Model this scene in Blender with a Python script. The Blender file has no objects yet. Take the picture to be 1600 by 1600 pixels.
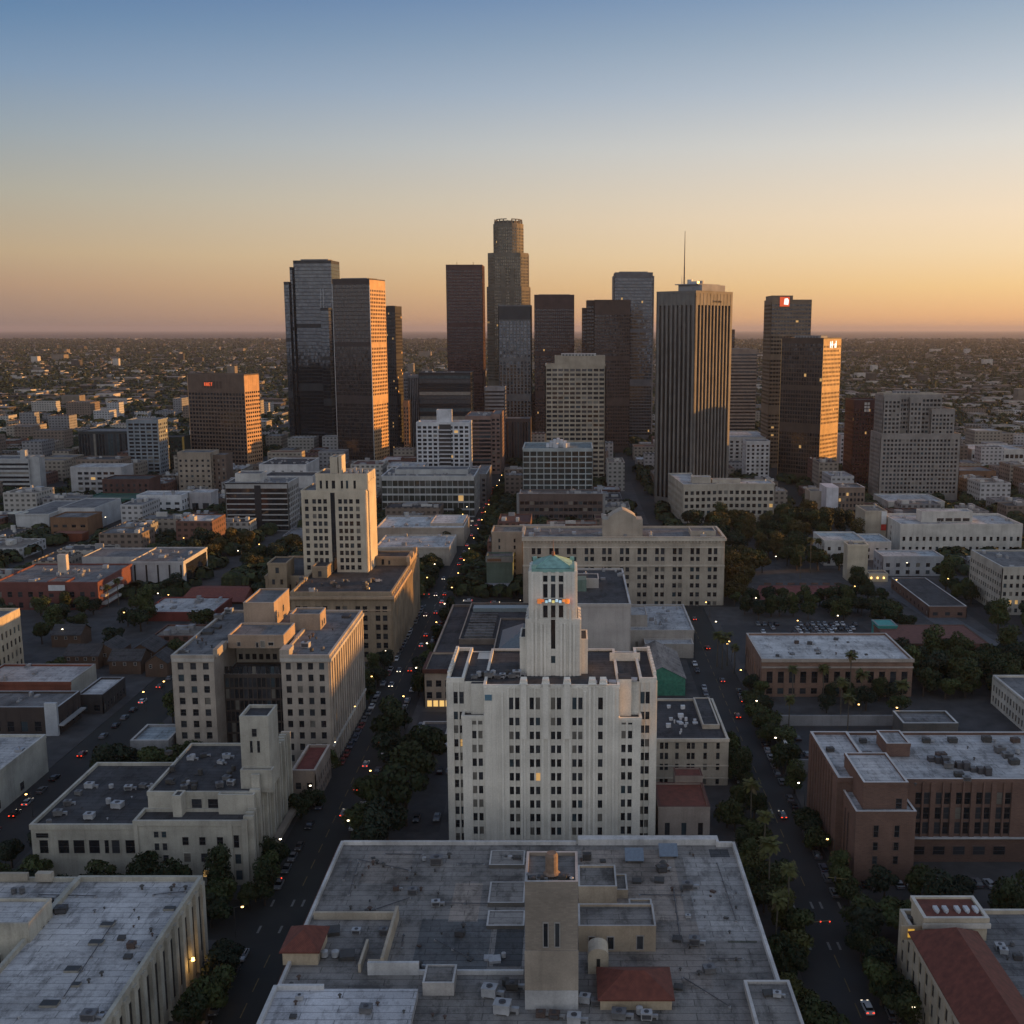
import bpy, math, random
from mathutils import Vector
random.seed(7)
R = random.Random(11)
rad = math.radians
SC = bpy.context.scene
COL = SC.collection

# ------------------------------------------------------------------ camera
HC = 140.0                      # height of the drone above the street
FP = 1700.0                     # focal length in pixels of the 1600 px photograph
PX, PY = 885.0, 800.0           # principal point
PITCH = math.atan(285.0 / FP)
cp, sp = math.cos(PITCH), math.sin(PITCH)
cam = bpy.data.cameras.new("camera")
cam.sensor_width = 36.0
cam.lens = FP / 1600 * 36.0
cam.shift_x = (800 - PX) / 1600
cam.clip_start, cam.clip_end = 1.0, 150000.0
camo = bpy.data.objects.new("camera", cam)
COL.objects.link(camo)
camo.location = (0, 0, HC)
camo.rotation_euler = (math.pi / 2 - PITCH, 0, 0)
SC.camera = camo

# ------------------------------------------------------------------ sky, sun, exposure
EXPOSURE = 0.48
SUN_AZ, SUN_EL = rad(77), rad(4.2)
w = bpy.data.worlds.new("World")
SC.world = w
w.use_nodes = True
nt = w.node_tree
bg = nt.nodes["Background"]
sky = nt.nodes.new("ShaderNodeTexSky")
sky.sky_type = 'NISHITA'
sky.sun_disc = False
sky.sun_elevation = SUN_EL
sky.sun_rotation = SUN_AZ
sky.altitude = 100
sky.air_density = 1.0
sky.dust_density = 2.6
sky.ozone_density = 2.2
# dusk colours of the clear sky: bands by height above the horizon, warmer towards the sun, laid over the Sky Texture
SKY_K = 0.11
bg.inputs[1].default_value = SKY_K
def _lin(c):
    return tuple(((v / 255 + .055) / 1.055) ** 2.4 if v > 10 else v / 3294 for v in c)
def sky_ramp(stops):
    r = nt.nodes.new("ShaderNodeValToRGB")
    e = r.color_ramp.elements
    while len(e) < len(stops):
        e.new(0.5)
    for el, (p_, c_) in zip(e, stops):
        el.position = p_
        el.color = (*_lin(c_), 1)
    return r
tcw = nt.nodes.new("ShaderNodeTexCoord")
sxyz = nt.nodes.new("ShaderNodeSeparateXYZ")
nt.links.new(tcw.outputs["Generated"], sxyz.inputs[0])
elev = nt.nodes.new("ShaderNodeMath"); elev.operation = 'MULTIPLY'; elev.inputs[1].default_value = 1.0
nt.links.new(sxyz.outputs[2], elev.inputs[0])
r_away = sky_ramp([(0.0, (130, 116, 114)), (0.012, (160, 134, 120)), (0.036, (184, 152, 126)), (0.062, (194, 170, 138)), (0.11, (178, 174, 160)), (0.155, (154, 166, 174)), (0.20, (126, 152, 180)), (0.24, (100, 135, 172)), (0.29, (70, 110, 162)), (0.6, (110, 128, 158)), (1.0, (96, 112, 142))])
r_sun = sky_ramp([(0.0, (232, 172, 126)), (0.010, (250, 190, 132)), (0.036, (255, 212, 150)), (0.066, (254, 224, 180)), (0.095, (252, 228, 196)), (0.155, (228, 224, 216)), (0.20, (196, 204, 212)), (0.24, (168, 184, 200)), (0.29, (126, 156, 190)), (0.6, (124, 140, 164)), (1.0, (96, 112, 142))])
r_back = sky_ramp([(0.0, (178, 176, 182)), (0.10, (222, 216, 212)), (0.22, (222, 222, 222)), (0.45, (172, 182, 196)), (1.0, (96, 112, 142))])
for r_ in (r_away, r_sun, r_back):
    nt.links.new(elev.outputs[0], r_.inputs[0])
vd = nt.nodes.new("ShaderNodeVectorMath"); vd.operation = 'DOT_PRODUCT'
vd.inputs[1].default_value = (math.sin(SUN_AZ), math.cos(SUN_AZ), 0)
nt.links.new(tcw.outputs["Generated"], vd.inputs[0])
def map_range(sock, a_, b_):
    mr = nt.nodes.new("ShaderNodeMapRange")
    mr.inputs["From Min"].default_value = a_
    mr.inputs["From Max"].default_value = b_
    mr.interpolation_type = 'SMOOTHSTEP' if a_ > b_ else 'LINEAR'
    nt.links.new(sock, mr.inputs["Value"])
    return mr.outputs[0]
def mixw(f, a_, b_, mode='MIX'):
    x_ = nt.nodes.new("ShaderNodeMix"); x_.data_type = 'RGBA'; x_.blend_type = mode
    x_.clamp_result = False
    for s_, v_ in ((0, f), (6, a_), (7, b_)):
        if isinstance(v_, (int, float)): x_.inputs[s_].default_value = v_
        elif isinstance(v_, tuple): x_.inputs[s_].default_value = v_
        else: nt.links.new(v_, x_.inputs[s_])
    return x_.outputs[2]
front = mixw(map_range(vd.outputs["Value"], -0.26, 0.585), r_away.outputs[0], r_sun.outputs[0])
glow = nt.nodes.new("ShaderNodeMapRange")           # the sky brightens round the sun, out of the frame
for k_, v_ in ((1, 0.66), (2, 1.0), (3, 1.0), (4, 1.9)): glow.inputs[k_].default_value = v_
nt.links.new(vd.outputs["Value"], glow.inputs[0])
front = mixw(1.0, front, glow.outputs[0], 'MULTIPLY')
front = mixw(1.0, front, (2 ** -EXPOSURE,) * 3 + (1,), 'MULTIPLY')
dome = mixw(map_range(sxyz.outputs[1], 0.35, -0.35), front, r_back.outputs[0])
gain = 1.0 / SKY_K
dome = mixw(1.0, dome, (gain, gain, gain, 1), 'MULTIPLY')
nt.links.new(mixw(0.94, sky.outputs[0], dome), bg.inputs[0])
sl = bpy.data.lights.new("sun", 'SUN')
sl.energy = 5.0
sl.angle = rad(0.5)
sl.color = (1.0, 0.46, 0.10)
so = bpy.data.objects.new("sun", sl)
COL.objects.link(so)
so.rotation_euler = Vector((math.sin(SUN_AZ), math.cos(SUN_AZ), math.tan(SUN_EL))).to_track_quat('Z', 'Y').to_euler()
so.location = (400, 100, 300)
SC.view_settings.view_transform = 'Standard'
SC.view_settings.look = 'None'
SC.view_settings.exposure = EXPOSURE
SC.view_settings.gamma = 1.0
cy = SC.cycles
cy.max_bounces = 5
cy.diffuse_bounces = 3
cy.glossy_bounces = 3
cy.transmission_bounces = 2
cy.volume_bounces = 0
cy.transparent_max_bounces = 4
cy.use_denoising = True
cy.sample_clamp_indirect = 4.0
cy.caustics_reflective = False
cy.caustics_refractive = False

# ------------------------------------------------------------------ picture <-> world
def zat(py, Y):
    q = (PY - py) / FP
    return HC + Y * (q * cp - sp) / (cp + q * sp)
def yat(py, z=0.0):
    q = (PY - py) / FP
    return (z - HC) * (cp + q * sp) / (q * cp - sp)
def zc(Y, z):
    return Y * cp + (HC - z) * sp
def xat(px, Y, z=0.0):
    return (px - PX) * zc(Y, z) / FP
def gp(px, py, z=0.0):
    Y = yat(py, z)
    return xat(px, Y, z), Y

# ------------------------------------------------------------------ materials
MATS = {}
def _mat(name):
    m = bpy.data.materials.new(name)
    m.use_nodes = True
    n = m.node_tree.nodes
    return m, n, m.node_tree.links, n["Principled BSDF"]
def _noise(n, l, vec, scale, detail=4.0, rough=0.55):
    t = n.new("ShaderNodeTexNoise")
    t.inputs["Scale"].default_value = scale
    t.inputs["Detail"].default_value = detail
    t.inputs["Roughness"].default_value = rough
    l.new(vec, t.inputs["Vector"])
    return t.outputs["Fac"]
def _ramp(n, l, fac, stops):
    r = n.new("ShaderNodeValToRGB")
    e = r.color_ramp.elements
    while len(e) > len(stops):
        e.remove(e[-1])
    while len(e) < len(stops):
        e.new(0.5)
    for el, (p, c) in zip(e, stops):
        el.position = p
        el.color = (c, c, c, 1) if isinstance(c, (int, float)) else (*c, 1)
    l.new(fac, r.inputs[0])
    return r.outputs[0]
def _mul(n, l, a, b):
    x = n.new("ShaderNodeMix")
    x.data_type = 'RGBA'
    x.blend_type = 'MULTIPLY'
    x.inputs[0].default_value = 1.0
    for s, v in ((6, a), (7, b)):
        if isinstance(v, tuple):
            x.inputs[s].default_value = (*v, 1)
        else:
            l.new(v, x.inputs[s])
    return x.outputs[2]
def _mixc(n, l, f, a, b):
    x = n.new("ShaderNodeMix")
    x.data_type = 'RGBA'
    if isinstance(f, float):
        x.inputs[0].default_value = f
    else:
        l.new(f, x.inputs[0])
    for s, v in ((6, a), (7, b)):
        if isinstance(v, tuple):
            x.inputs[s].default_value = (*v, 1)
        else:
            l.new(v, x.inputs[s])
    return x.outputs[2]
def _vec(n, l, scale=(1, 1, 1)):
    tc = n.new("ShaderNodeTexCoord")
    mp = n.new("ShaderNodeMapping")
    mp.inputs["Scale"].default_value = scale
    l.new(tc.outputs["Object"], mp.inputs["Vector"])
    return mp.outputs[0]
def _bump(n, l, p, h, strength=0.3, dist=0.1):
    b = n.new("ShaderNodeBump")
    b.inputs["Strength"].default_value = strength
    b.inputs["Distance"].default_value = dist
    l.new(h, b.inputs["Height"])
    l.new(b.outputs[0], p.inputs["Normal"])

def wall(col, rough=0.85, dirt=0.25):
    """painted or stone wall: blotches, rain streaks, fine grain"""
    k = ("wall", col, rough, dirt)
    if k in MATS:
        return MATS[k]
    m, n, l, p = _mat("wall_finish")
    a = _ramp(n, l, _noise(n, l, _vec(n, l), 0.12), [(0.3, 1 - dirt), (0.7, 1 + dirt * .55)])
    s = _ramp(n, l, _noise(n, l, _vec(n, l, (0.7, 0.7, 0.05)), 1.0, 5, .7), [(0.30, 1 - dirt * 0.5), (0.5, 1.06)])
    g = _ramp(n, l, _noise(n, l, _vec(n, l), 2.6, 3), [(0.3, 0.80), (0.7, 0.95)])
    c = _mul(n, l, _mul(n, l, _mul(n, l, a, s), g), col)
    l.new(c, p.inputs["Base Color"])
    p.inputs["Roughness"].default_value = rough
    p.inputs["Specular IOR Level"].default_value = 0.25
    MATS[k] = m
    return m
def brick(col, col2):
    k = ("brick", col)
    if k in MATS:
        return MATS[k]
    m, n, l, p = _mat("brickwork")
    tc = n.new("ShaderNodeTexCoord")
    # bricks laid in courses on both wall directions: u = x + y
    sx = n.new("ShaderNodeSeparateXYZ")
    l.new(tc.outputs["Object"], sx.inputs[0])
    ad = n.new("ShaderNodeMath")
    l.new(sx.outputs[0], ad.inputs[0])
    l.new(sx.outputs[1], ad.inputs[1])
    cb = n.new("ShaderNodeCombineXYZ")
    l.new(ad.outputs[0], cb.inputs[0])
    l.new(sx.outputs[2], cb.inputs[1])
    b = n.new("ShaderNodeTexBrick")
    b.inputs["Scale"].default_value = 1.0
    b.inputs["Brick Width"].default_value = 0.9
    b.inputs["Row Height"].default_value = 0.32
    b.inputs["Mortar Size"].default_value = 0.03
    b.inputs["Color1"].default_value = (*col, 1)
    b.inputs["Color2"].default_value = (*col2, 1)
    b.inputs["Mortar"].default_value = (col[0] * .6 + .06, col[1] * .6 + .06, col[2] * .6 + .06, 1)
    l.new(cb.outputs[0], b.inputs["Vector"])
    a = _ramp(n, l, _noise(n, l, _vec(n, l), 0.15), [(0.3, 0.72), (0.7, 1.0)])
    c = _mul(n, l, b.outputs["Color"], a)
    l.new(c, p.inputs["Base Color"])
    p.inputs["Roughness"].default_value = 0.9
    MATS[k] = m
    return m
def roofing(col, dark=0.45, seam=True):
    """felt or painted flat roof: ponding stains, patches, sheet seams"""
    k = ("roof", col, dark, seam)
    if k in MATS:
        return MATS[k]
    m, n, l, p = _mat("roof_felt")
    a = _ramp(n, l, _noise(n, l, _vec(n, l), 0.085, 6, 0.62), [(0.34, dark + .1), (0.47, 0.86), (0.62, 1.08)])
    b = _ramp(n, l, _noise(n, l, _vec(n, l, (1, 1.6, 1)), 0.5, 6, 0.7), [(0.30, 0.62), (0.48, 1.0)])
    g = _ramp(n, l, _noise(n, l, _vec(n, l), 4.0, 3), [(0.25, 0.8), (0.75, 1.1)])
    st = _ramp(n, l, _noise(n, l, _vec(n, l, (0.35, 0.12, 1)), 1.0, 6, .75), [(0.36, 0.55), (0.50, 1.0)])
    c = _mul(n, l, _mul(n, l, _mul(n, l, a, b), _mul(n, l, g, st)), col)
    if seam:
        br = n.new("ShaderNodeTexBrick")
        br.inputs["Scale"].default_value = 1.0
        br.inputs["Brick Width"].default_value = 13.0
        br.inputs["Row Height"].default_value = 2.1
        br.inputs["Mortar Size"].default_value = 0.09
        br.inputs["Color1"].default_value = (1, 1, 1, 1)
        br.inputs["Color2"].default_value = (.80, .80, .80, 1)
        br.inputs["Mortar"].default_value = (.45, .45, .45, 1)
        l.new(_vec(n, l), br.inputs["Vector"])
        c = _mul(n, l, c, br.outputs["Color"])
    l.new(c, p.inputs["Base Color"])
    p.inputs["Roughness"].default_value = 0.88
    p.inputs["Specular IOR Level"].default_value = 0.3
    MATS[k] = m
    return m
def tiles(col):
    k = ("tiles", col)
    if k in MATS:
        return MATS[k]
    m, n, l, p = _mat("roof_tiles")
    wv = n.new("ShaderNodeTexWave")
    wv.wave_type = 'BANDS'
    wv.bands_direction = 'DIAGONAL'
    wv.inputs["Scale"].default_value = 1.5
    wv.inputs["Distortion"].default_value = 0.6
    l.new(_vec(n, l), wv.inputs["Vector"])
    a = _ramp(n, l, wv.outputs["Fac"], [(0.1, 0.7), (0.6, 1.05)])
    b = _ramp(n, l, _noise(n, l, _vec(n, l), 0.7, 6), [(0.3, 0.6), (0.7, 1.1)])
    l.new(_mul(n, l, _mul(n, l, a, b), col), p.inputs["Base Color"])
    p.inputs["Roughness"].default_value = 0.85
    MATS[k] = m
    return m
def plain(col, rough=0.6, metal=0.0, var=0.25, scale=1.2):
    k = ("plain", col, rough, metal, var, scale)
    if k in MATS:
        return MATS[k]
    m, n, l, p = _mat("coated_surface")
    a = _ramp(n, l, _noise(n, l, _vec(n, l), scale, 4), [(0.3, 1 - var), (0.7, 1.0)])
    l.new(_mul(n, l, a, col), p.inputs["Base Color"])
    p.inputs["Roughness"].default_value = rough
    p.inputs["Metallic"].default_value = metal
    MATS[k] = m
    return m
def glass(col, rough=0.08, metal=0.0, spec=0.9):
    k = ("glass", col, rough, metal, spec)
    if k in MATS:
        return MATS[k]
    m, n, l, p = _mat("window_glass")
    a = _ramp(n, l, _noise(n, l, _vec(n, l), 0.35, 3), [(0.35, 0.65), (0.7, 1.1)])
    l.new(_mul(n, l, a, col), p.inputs["Base Color"])
    p.inputs["Roughness"].default_value = rough
    p.inputs["Metallic"].default_value = metal
    p.inputs["Specular IOR Level"].default_value = spec
    MATS[k] = m
    return m
def lamp(col, strength):
    k = ("lamp", col, strength)
    if k in MATS:
        return MATS[k]
    m, n, l, p = _mat("lamp_light")
    p.inputs["Base Color"].default_value = (*[min(1, c) for c in col], 1)
    p.inputs["Emission Color"].default_value = (*col, 1)
    p.inputs["Emission Strength"].default_value = strength
    m.cycles.emission_sampling = 'NONE'
    MATS[k] = m
    return m

G_DARK = glass((0.020, 0.022, 0.026))
G_MID = glass((0.045, 0.050, 0.058), 0.15)
G_BLIND = glass((0.16, 0.15, 0.13), 0.35)
G_BLUE = glass((0.05, 0.075, 0.09), 0.1)
G_LIT = lamp((1.0, 0.58, 0.20), 0.21)
G_LIT2 = lamp((1.0, 0.78, 0.45), 0.12)
GLASS = [G_DARK, G_MID, G_BLIND, G_BLUE, G_LIT]

# ------------------------------------------------------------------ object helpers
def tag(o, label=None, cat=None, group=None, kind=None):
    if label: o["label"] = label
    if cat: o["category"] = cat
    if group: o["group"] = group
    if kind: o["kind"] = kind
    return o
def empty(name, loc, rz=0.0):
    o = bpy.data.objects.new(name, None)
    o.empty_display_size = 1.0
    o.location = loc
    o.rotation_euler = (0, 0, rz)
    COL.objects.link(o)
    return o
def link(name, me, parent=None, loc=(0, 0, 0), rz=0.0, sc=None):
    o = bpy.data.objects.new(name, me)
    o.location = loc
    o.rotation_euler = (0, 0, rz)
    if sc: o.scale = sc
    o.parent = parent
    COL.objects.link(o)
    return o
def kids(o):
    return [c for c in o.children]
def copy_tree(o, parent=None):
    c = o.copy()
    COL.objects.link(c)
    c.parent = parent
    for ch in list(o.children):
        copy_tree(ch, c)
    return c
ORD = ["", "first", "second", "third", "fourth", "fifth", "sixth", "seventh", "eighth", "ninth", "tenth", "eleventh", "twelfth",
       "thirteenth", "fourteenth", "fifteenth", "sixteenth", "seventeenth", "eighteenth", "nineteenth", "twentieth"]
def ordi(k):
    if k <= 20: return ORD[k]
    t = {20: "twenty", 30: "thirty", 40: "forty", 50: "fifty", 60: "sixty"}[k // 10 * 10]
    return t + ("" if k % 10 else "th") + ("-" + ORD[k % 10] if k % 10 else "")
def tint(o, mat):
    """give this object its own material in slot 0 (mesh data stays shared)"""
    o.material_slots[0].link = 'OBJECT'
    o.material_slots[0].material = mat

class MB:
    def __init__(s):
        s.v, s.f, s.m = [], [], []
    def poly(s, pts, mi=0):
        i = len(s.v)
        s.v += [tuple(p) for p in pts]
        s.f.append(tuple(range(i, i + len(pts))))
        s.m.append(mi)
    def box(s, x0, y0, z0, x1, y1, z1, mi=0, mt=None, bottom=True):
        i = len(s.v)
        s.v += [(x0, y0, z0), (x1, y0, z0), (x1, y1, z0), (x0, y1, z0), (x0, y0, z1), (x1, y0, z1), (x1, y1, z1), (x0, y1, z1)]
        fs = [(0, 1, 5, 4), (1, 2, 6, 5), (2, 3, 7, 6), (3, 0, 4, 7), (4, 5, 6, 7)]
        ms = [mi] * 4 + [mi if mt is None else mt]
        if bottom:
            fs.append((3, 2, 1, 0)); ms.append(mi)
        s.f += [tuple(i + k for k in f) for f in fs]
        s.m += ms
    def prism(s, pts, z0, z1, mi=0, mt=None, caps=True):
        n = len(pts)
        i = len(s.v)
        s.v += [(x, y, z0) for x, y in pts] + [(x, y, z1) for x, y in pts]
        for k in range(n):
            j = (k + 1) % n
            s.f.append((i + k, i + j, i + n + j, i + n + k)); s.m.append(mi)
        if caps:
            s.f.append(tuple(i + n + k for k in range(n))); s.m.append(mi if mt is None else mt)
            s.f.append(tuple(i + n - 1 - k for k in range(n))); s.m.append(mi)
    def cyl(s, cx, cy_, z0, z1, r0, r1=None, n=10, mi=0, mt=None):
        r1 = r0 if r1 is None else r1
        i = len(s.v)
        for z, r in ((z0, r0), (z1, r1)):
            s.v += [(cx + r * math.cos(2 * math.pi * k / n), cy_ + r * math.sin(2 * math.pi * k / n), z) for k in range(n)]
        for k in range(n):
            j = (k + 1) % n
            s.f.append((i + k, i + j, i + n + j, i + n + k)); s.m.append(mi)
        s.f.append(tuple(i + n + k for k in range(n))); s.m.append(mi if mt is None else mt)
        s.f.append(tuple(i + n - 1 - k for k in range(n))); s.m.append(mi)
    def tube(s, a, b, r, n=6, mi=0, r1=None):
        a, b = Vector(a), Vector(b)
        d = (b - a).normalized()
        u = d.orthogonal().normalized()
        w_ = d.cross(u)
        i = len(s.v)
        for p, q in ((a, r), (b, r if r1 is None else r1)):
            s.v += [tuple(p + q * (math.cos(2 * math.pi * k / n) * u + math.sin(2 * math.pi * k / n) * w_)) for k in range(n)]
        for k in range(n):
            j = (k + 1) % n
            s.f.append((i + k, i + j, i + n + j, i + n + k)); s.m.append(mi)
        s.f.append(tuple(i + n + k for k in range(n))); s.m.append(mi)
        s.f.append(tuple(i + n - 1 - k for k in range(n))); s.m.append(mi)
    def hip(s, x0, y0, x1, y1, z, h, along='y', ins=None, mi=0, lip=0.25):
        """hipped roof on a thin eave slab"""
        s.box(x0, y0, z - lip, x1, y1, z, mi)
        z += 0.01
        if along == 'y':
            xm = (x0 + x1) / 2
            ins = (x1 - x0) / 2 if ins is None else ins
            a, b = (xm, y0 + ins, z + h), (xm, y1 - ins, z + h)
            c = [(x0, y0, z), (x1, y0, z), (x1, y1, z), (x0, y1, z)]
            s.poly([c[0], c[1], a], mi); s.poly([c[1], c[2], b, a], mi); s.poly([c[2], c[3], b], mi); s.poly([c[3], c[0], a, b], mi)
        else:
            ym = (y0 + y1) / 2
            ins = (y1 - y0) / 2 if ins is None else ins
            a, b = (x0 + ins, ym, z + h), (x1 - ins, ym, z + h)
            c = [(x0, y0, z), (x1, y0, z), (x1, y1, z), (x0, y1, z)]
            s.poly([c[0], c[1], b, a], mi); s.poly([c[1], c[2], b], mi); s.poly([c[2], c[3], a, b], mi); s.poly([c[3], c[0], a], mi)
    def islands(s):
        root = list(range(len(s.v)))
        def find(a):
            while root[a] != a:
                root[a] = root[root[a]]; a = root[a]
            return a
        for f in s.f:
            for k in f[1:]:
                root[find(k)] = find(f[0])
        out = {}
        for f, m in zip(s.f, s.m):
            g = out.setdefault(find(f[0]), MB())
            g.poly([s.v[k] for k in f], m)
        return list(out.values())
    def build(s, name, parent, mats, loc=(0, 0, 0), rz=0.0, smooth=False):
        me = bpy.data.meshes.new(name)
        me.from_pydata(s.v, [], s.f)
        for m in mats:
            me.materials.append(m)
        if len(mats) > 1:
            me.polygons.foreach_set("material_index", s.m)
        if smooth:
            me.polygons.foreach_set("use_smooth", [True] * len(s.f))
        me.update()
        return link(name, me, parent, loc, rz)

# ------------------------------------------------------------------ buildings
OCC = []                                        # footprints taken (world AABB)
def occ(x0, y0, x1, y1): OCC.append((x0, y0, x1, y1))
def free(x, y, m=0.0):
    return not any(a - m < x < c + m and b - m < y < d + m for a, b, c, d in OCC)

class Face:
    """an upright wall plane: u along it, z up, o outwards"""
    def __init__(s, p0, p1):
        s.p0, s.p1 = Vector(p0), Vector(p1)
        d = s.p1 - s.p0
        s.W = d.length
        s.t = d / s.W
        s.n = Vector((s.t.y, -s.t.x))
        s.rz = math.atan2(s.t.y, s.t.x)
    def P(s, u, z, o=0.0):
        q = s.p0 + s.t * u + s.n * o
        return (q.x, q.y, z)
    def box(s, mb, u0, u1, z0, z1, o0, o1, mi=0):
        i = len(mb.v)
        P = s.P
        mb.v += [P(u0, z0, o1), P(u1, z0, o1), P(u1, z1, o1), P(u0, z1, o1), P(u0, z0, o0), P(u1, z0, o0), P(u1, z1, o0), P(u0, z1, o0)]
        for f in ((0, 1, 2, 3), (1, 5, 6, 2), (5, 4, 7, 6), (4, 0, 3, 7), (3, 2, 6, 7), (4, 5, 1, 0)):
            mb.f.append(tuple(i + k for k in f)); mb.m.append(mi)

def even(n, a, b, frac):
    c = (b - a) / n
    return [(a + c * (k + 0.5 - frac / 2), a + c * (k + 0.5 + frac / 2)) for k in range(n)]
def pairs(n, a, b, w_, gap):
    c = (b - a) / n
    out = []
    for k in range(n):
        m = a + c * (k + 0.5)
        out += [(m - gap / 2 - w_, m - gap / 2), (m + gap / 2, m + gap / 2 + w_)]
    return out

SPLIT = {'pilaster', 'parapet', 'parapet_cap', 'cornice', 'skylight', 'felt_patch', 'shutter', 'edge_fin', 'roof_equipment', 'sign_letters', 'string_course', 'yard_wall', 'roof_clutter', 'parapet_block', 'balcony', 'tile_eave', 'corner_column', 'corner_bay'}
WIN_MESH = {}
def window_mesh(w_, h, gi, frame):
    k = (round(w_, 2), round(h, 2), gi, frame)
    if k not in WIN_MESH:
        mb = MB()
        t = R.uniform(-.012, .012)
        mb.poly([(-w_ / 2, -.02 + t, 0), (w_ / 2, -.02 - t, 0), (w_ / 2, -.02 - t, h), (-w_ / 2, -.02 + t, h)], 0)
        f = min(.09, w_ * .09)
        for x0, x1, z0, z1 in ((-w_ / 2, -w_ / 2 + f, 0, h), (w_ / 2 - f, w_ / 2, 0, h), (-w_ / 2 + f, w_ / 2 - f, 0, f), (-w_ / 2 + f, w_ / 2 - f, h - f, h), (-w_ / 2 + f, w_ / 2 - f, h * .5 - f * .4, h * .5 + f * .4)):
            mb.box(x0, -.09, z0, x1, -.0, z1, 1)
        me = bpy.data.meshes.new("window")
        me.from_pydata(mb.v, [], mb.f)
        me.materials.append(GLASS[gi]); me.materials.append(frame)
        me.polygons.foreach_set("material_index", mb.m)
        me.update()
        WIN_MESH[k] = me
    return WIN_MESH[k]

FRAME_D = plain((0.06, 0.06, 0.065), 0.5)
FRAME_L = plain((0.45, 0.43, 0.40), 0.6)

class Bld:
    def __init__(s, name, label, cat, org, mats, th=0.0, frame=FRAME_D, gw=(60, 24, 9, 6, 1), glass=None, roof=None):
        """mats: [wall, trim]; gw: how often each kind of pane turns up"""
        s.root = tag(empty(name, (org[0], org[1], 0), -th), label, cat)
        s.mb, s.rmb, s.rlist = MB(), MB(), []
        s.mats, s.roof = mats, roof or ROOF_GREY
        s.wins, s.frame, s.gw, s.glass = [], frame, gw, glass or GLASS
        s.org, s.th = org, th
        s.parts = []
    def world(s, x, y):
        c, n = math.cos(-s.th), math.sin(-s.th)
        return s.org[0] + x * c - y * n, s.org[1] + x * n + y * c
    def vol(s, x0, y0, x1, y1, z0, z1, par=0.9, pd=0.0, roof=True, mi=0, t=0.45):
        s.poly([(x0, y0), (x1, y0), (x1, y1), (x0, y1)], z0, z1, par, pd, roof, mi, t)
        return {'F': Face((x0, y0), (x1, y0)), 'R': Face((x1, y0), (x1, y1)), 'B': Face((x1, y1), (x0, y1)), 'L': Face((x0, y1), (x0, y0)), 'z': (z0, z1)}
    def poly(s, pts, z0, z1, par=0.9, pd=0.0, roof=True, mi=0, t=0.45):
        s.mb.prism(pts, z0, z1, mi, caps=False)
        if z0 < 0.5:
            ws = [s.world(*p) for p in pts]
            occ(min(p[0] for p in ws), min(p[1] for p in ws), max(p[0] for p in ws), max(p[1] for p in ws))
        if roof:
            q_ = MB(); q_.poly([(x, y, z1) for x, y in pts], 0); s.rlist.append(q_)
            if par:
                n = len(pts)
                def off(k, d):
                    a, b, c = Vector(pts[k - 1]), Vector(pts[k]), Vector(pts[(k + 1) % n])
                    t0, t1 = (b - a).normalized(), (c - b).normalized()
                    n0, n1 = Vector((t0.y, -t0.x)), Vector((t1.y, -t1.x))
                    m = (n0 + n1)
                    m = m / max(0.3, (1 + n0.dot(n1)))
                    q = b + m * d
                    return q.x, q.y
                o = [off(k, pd + .04) for k in range(n)]
                i_ = [off(k, -t) for k in range(n)]
                zb = z1 - (.5 if pd else .0)
                zt = z1 + par
                for k in range(n):
                    j = (k + 1) % n
                    s.mb.poly([(*o[k], zb), (*o[j], zb), (*o[j], zt), (*o[k], zt)], mi)
                    s.mb.poly([(*i_[j], z1), (*i_[k], z1), (*i_[k], zt), (*i_[j], zt)], mi)
                    s.mb.poly([(*o[k], zt), (*o[j], zt), (*i_[j], zt), (*i_[k], zt)], 1)
                    if pd:
                        s.mb.poly([(*pts[k], zb), (*pts[j], zb), (*o[j], zb), (*o[k], zb)], mi)
        return [Face(pts[k], pts[(k + 1) % len(pts)]) for k in range(len(pts))]
    def grid(s, face, z0, z1, cols, rows, pd=0.3, sd=None, mi=0, ms=None, wrap=False, lo=None):
        """piers between the window columns, spandrels between the window rows, panes set back behind both"""
        sd = pd - 0.06 if sd is None else sd
        ms = mi if ms is None else ms
        W = face.W
        e = pd if wrap else 0.0
        edges = [-e] + [c for col in cols for c in col] + [W + e]
        for k in range(0, len(edges), 2):
            if edges[k + 1] - edges[k] > 0.02:
                face.box(s.mb, edges[k], edges[k + 1], z0, z1, -.05, pd, mi)
        zs = [z0] + [z for r in rows for z in r] + [z1]
        for u0, u1 in cols:
            for k in range(0, len(zs), 2):
                if zs[k + 1] - zs[k] > 0.02:
                    face.box(s.mb, u0, u1, zs[k], zs[k + 1], -.05, sd, ms)
        for r0, r1 in rows:
            for u0, u1 in cols:
                s.wins.append((face, (u0 + u1) / 2, r0, u1 - u0, r1 - r0))
    def holes(s, face, wins, proud=0.0):
        """single windows in a plain wall: a surround with the pane set back inside it"""
        for u, z, w_, h in wins:
            f = .18
            for a, b, c, d in ((u - w_ / 2 - f, u - w_ / 2, z - f, z + h + f), (u + w_ / 2, u + w_ / 2 + f, z - f, z + h + f), (u - w_ / 2, u + w_ / 2, z - f, z), (u - w_ / 2, u + w_ / 2, z + h, z + h + f)):
                face.box(s.mb, a, b, c, d, -.02, .14 + proud, 0)
            s.wins.append((face, u, z, w_, h))
    def part(s, name, mb, mats, smooth=False):
        if name in SPLIT:
            for q in mb.islands():
                o = q.build(name, s.root, mats, smooth=smooth)
            return o
        o = mb.build(name, s.root, mats, smooth=smooth)
        s.parts.append(o)
        return o
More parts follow.
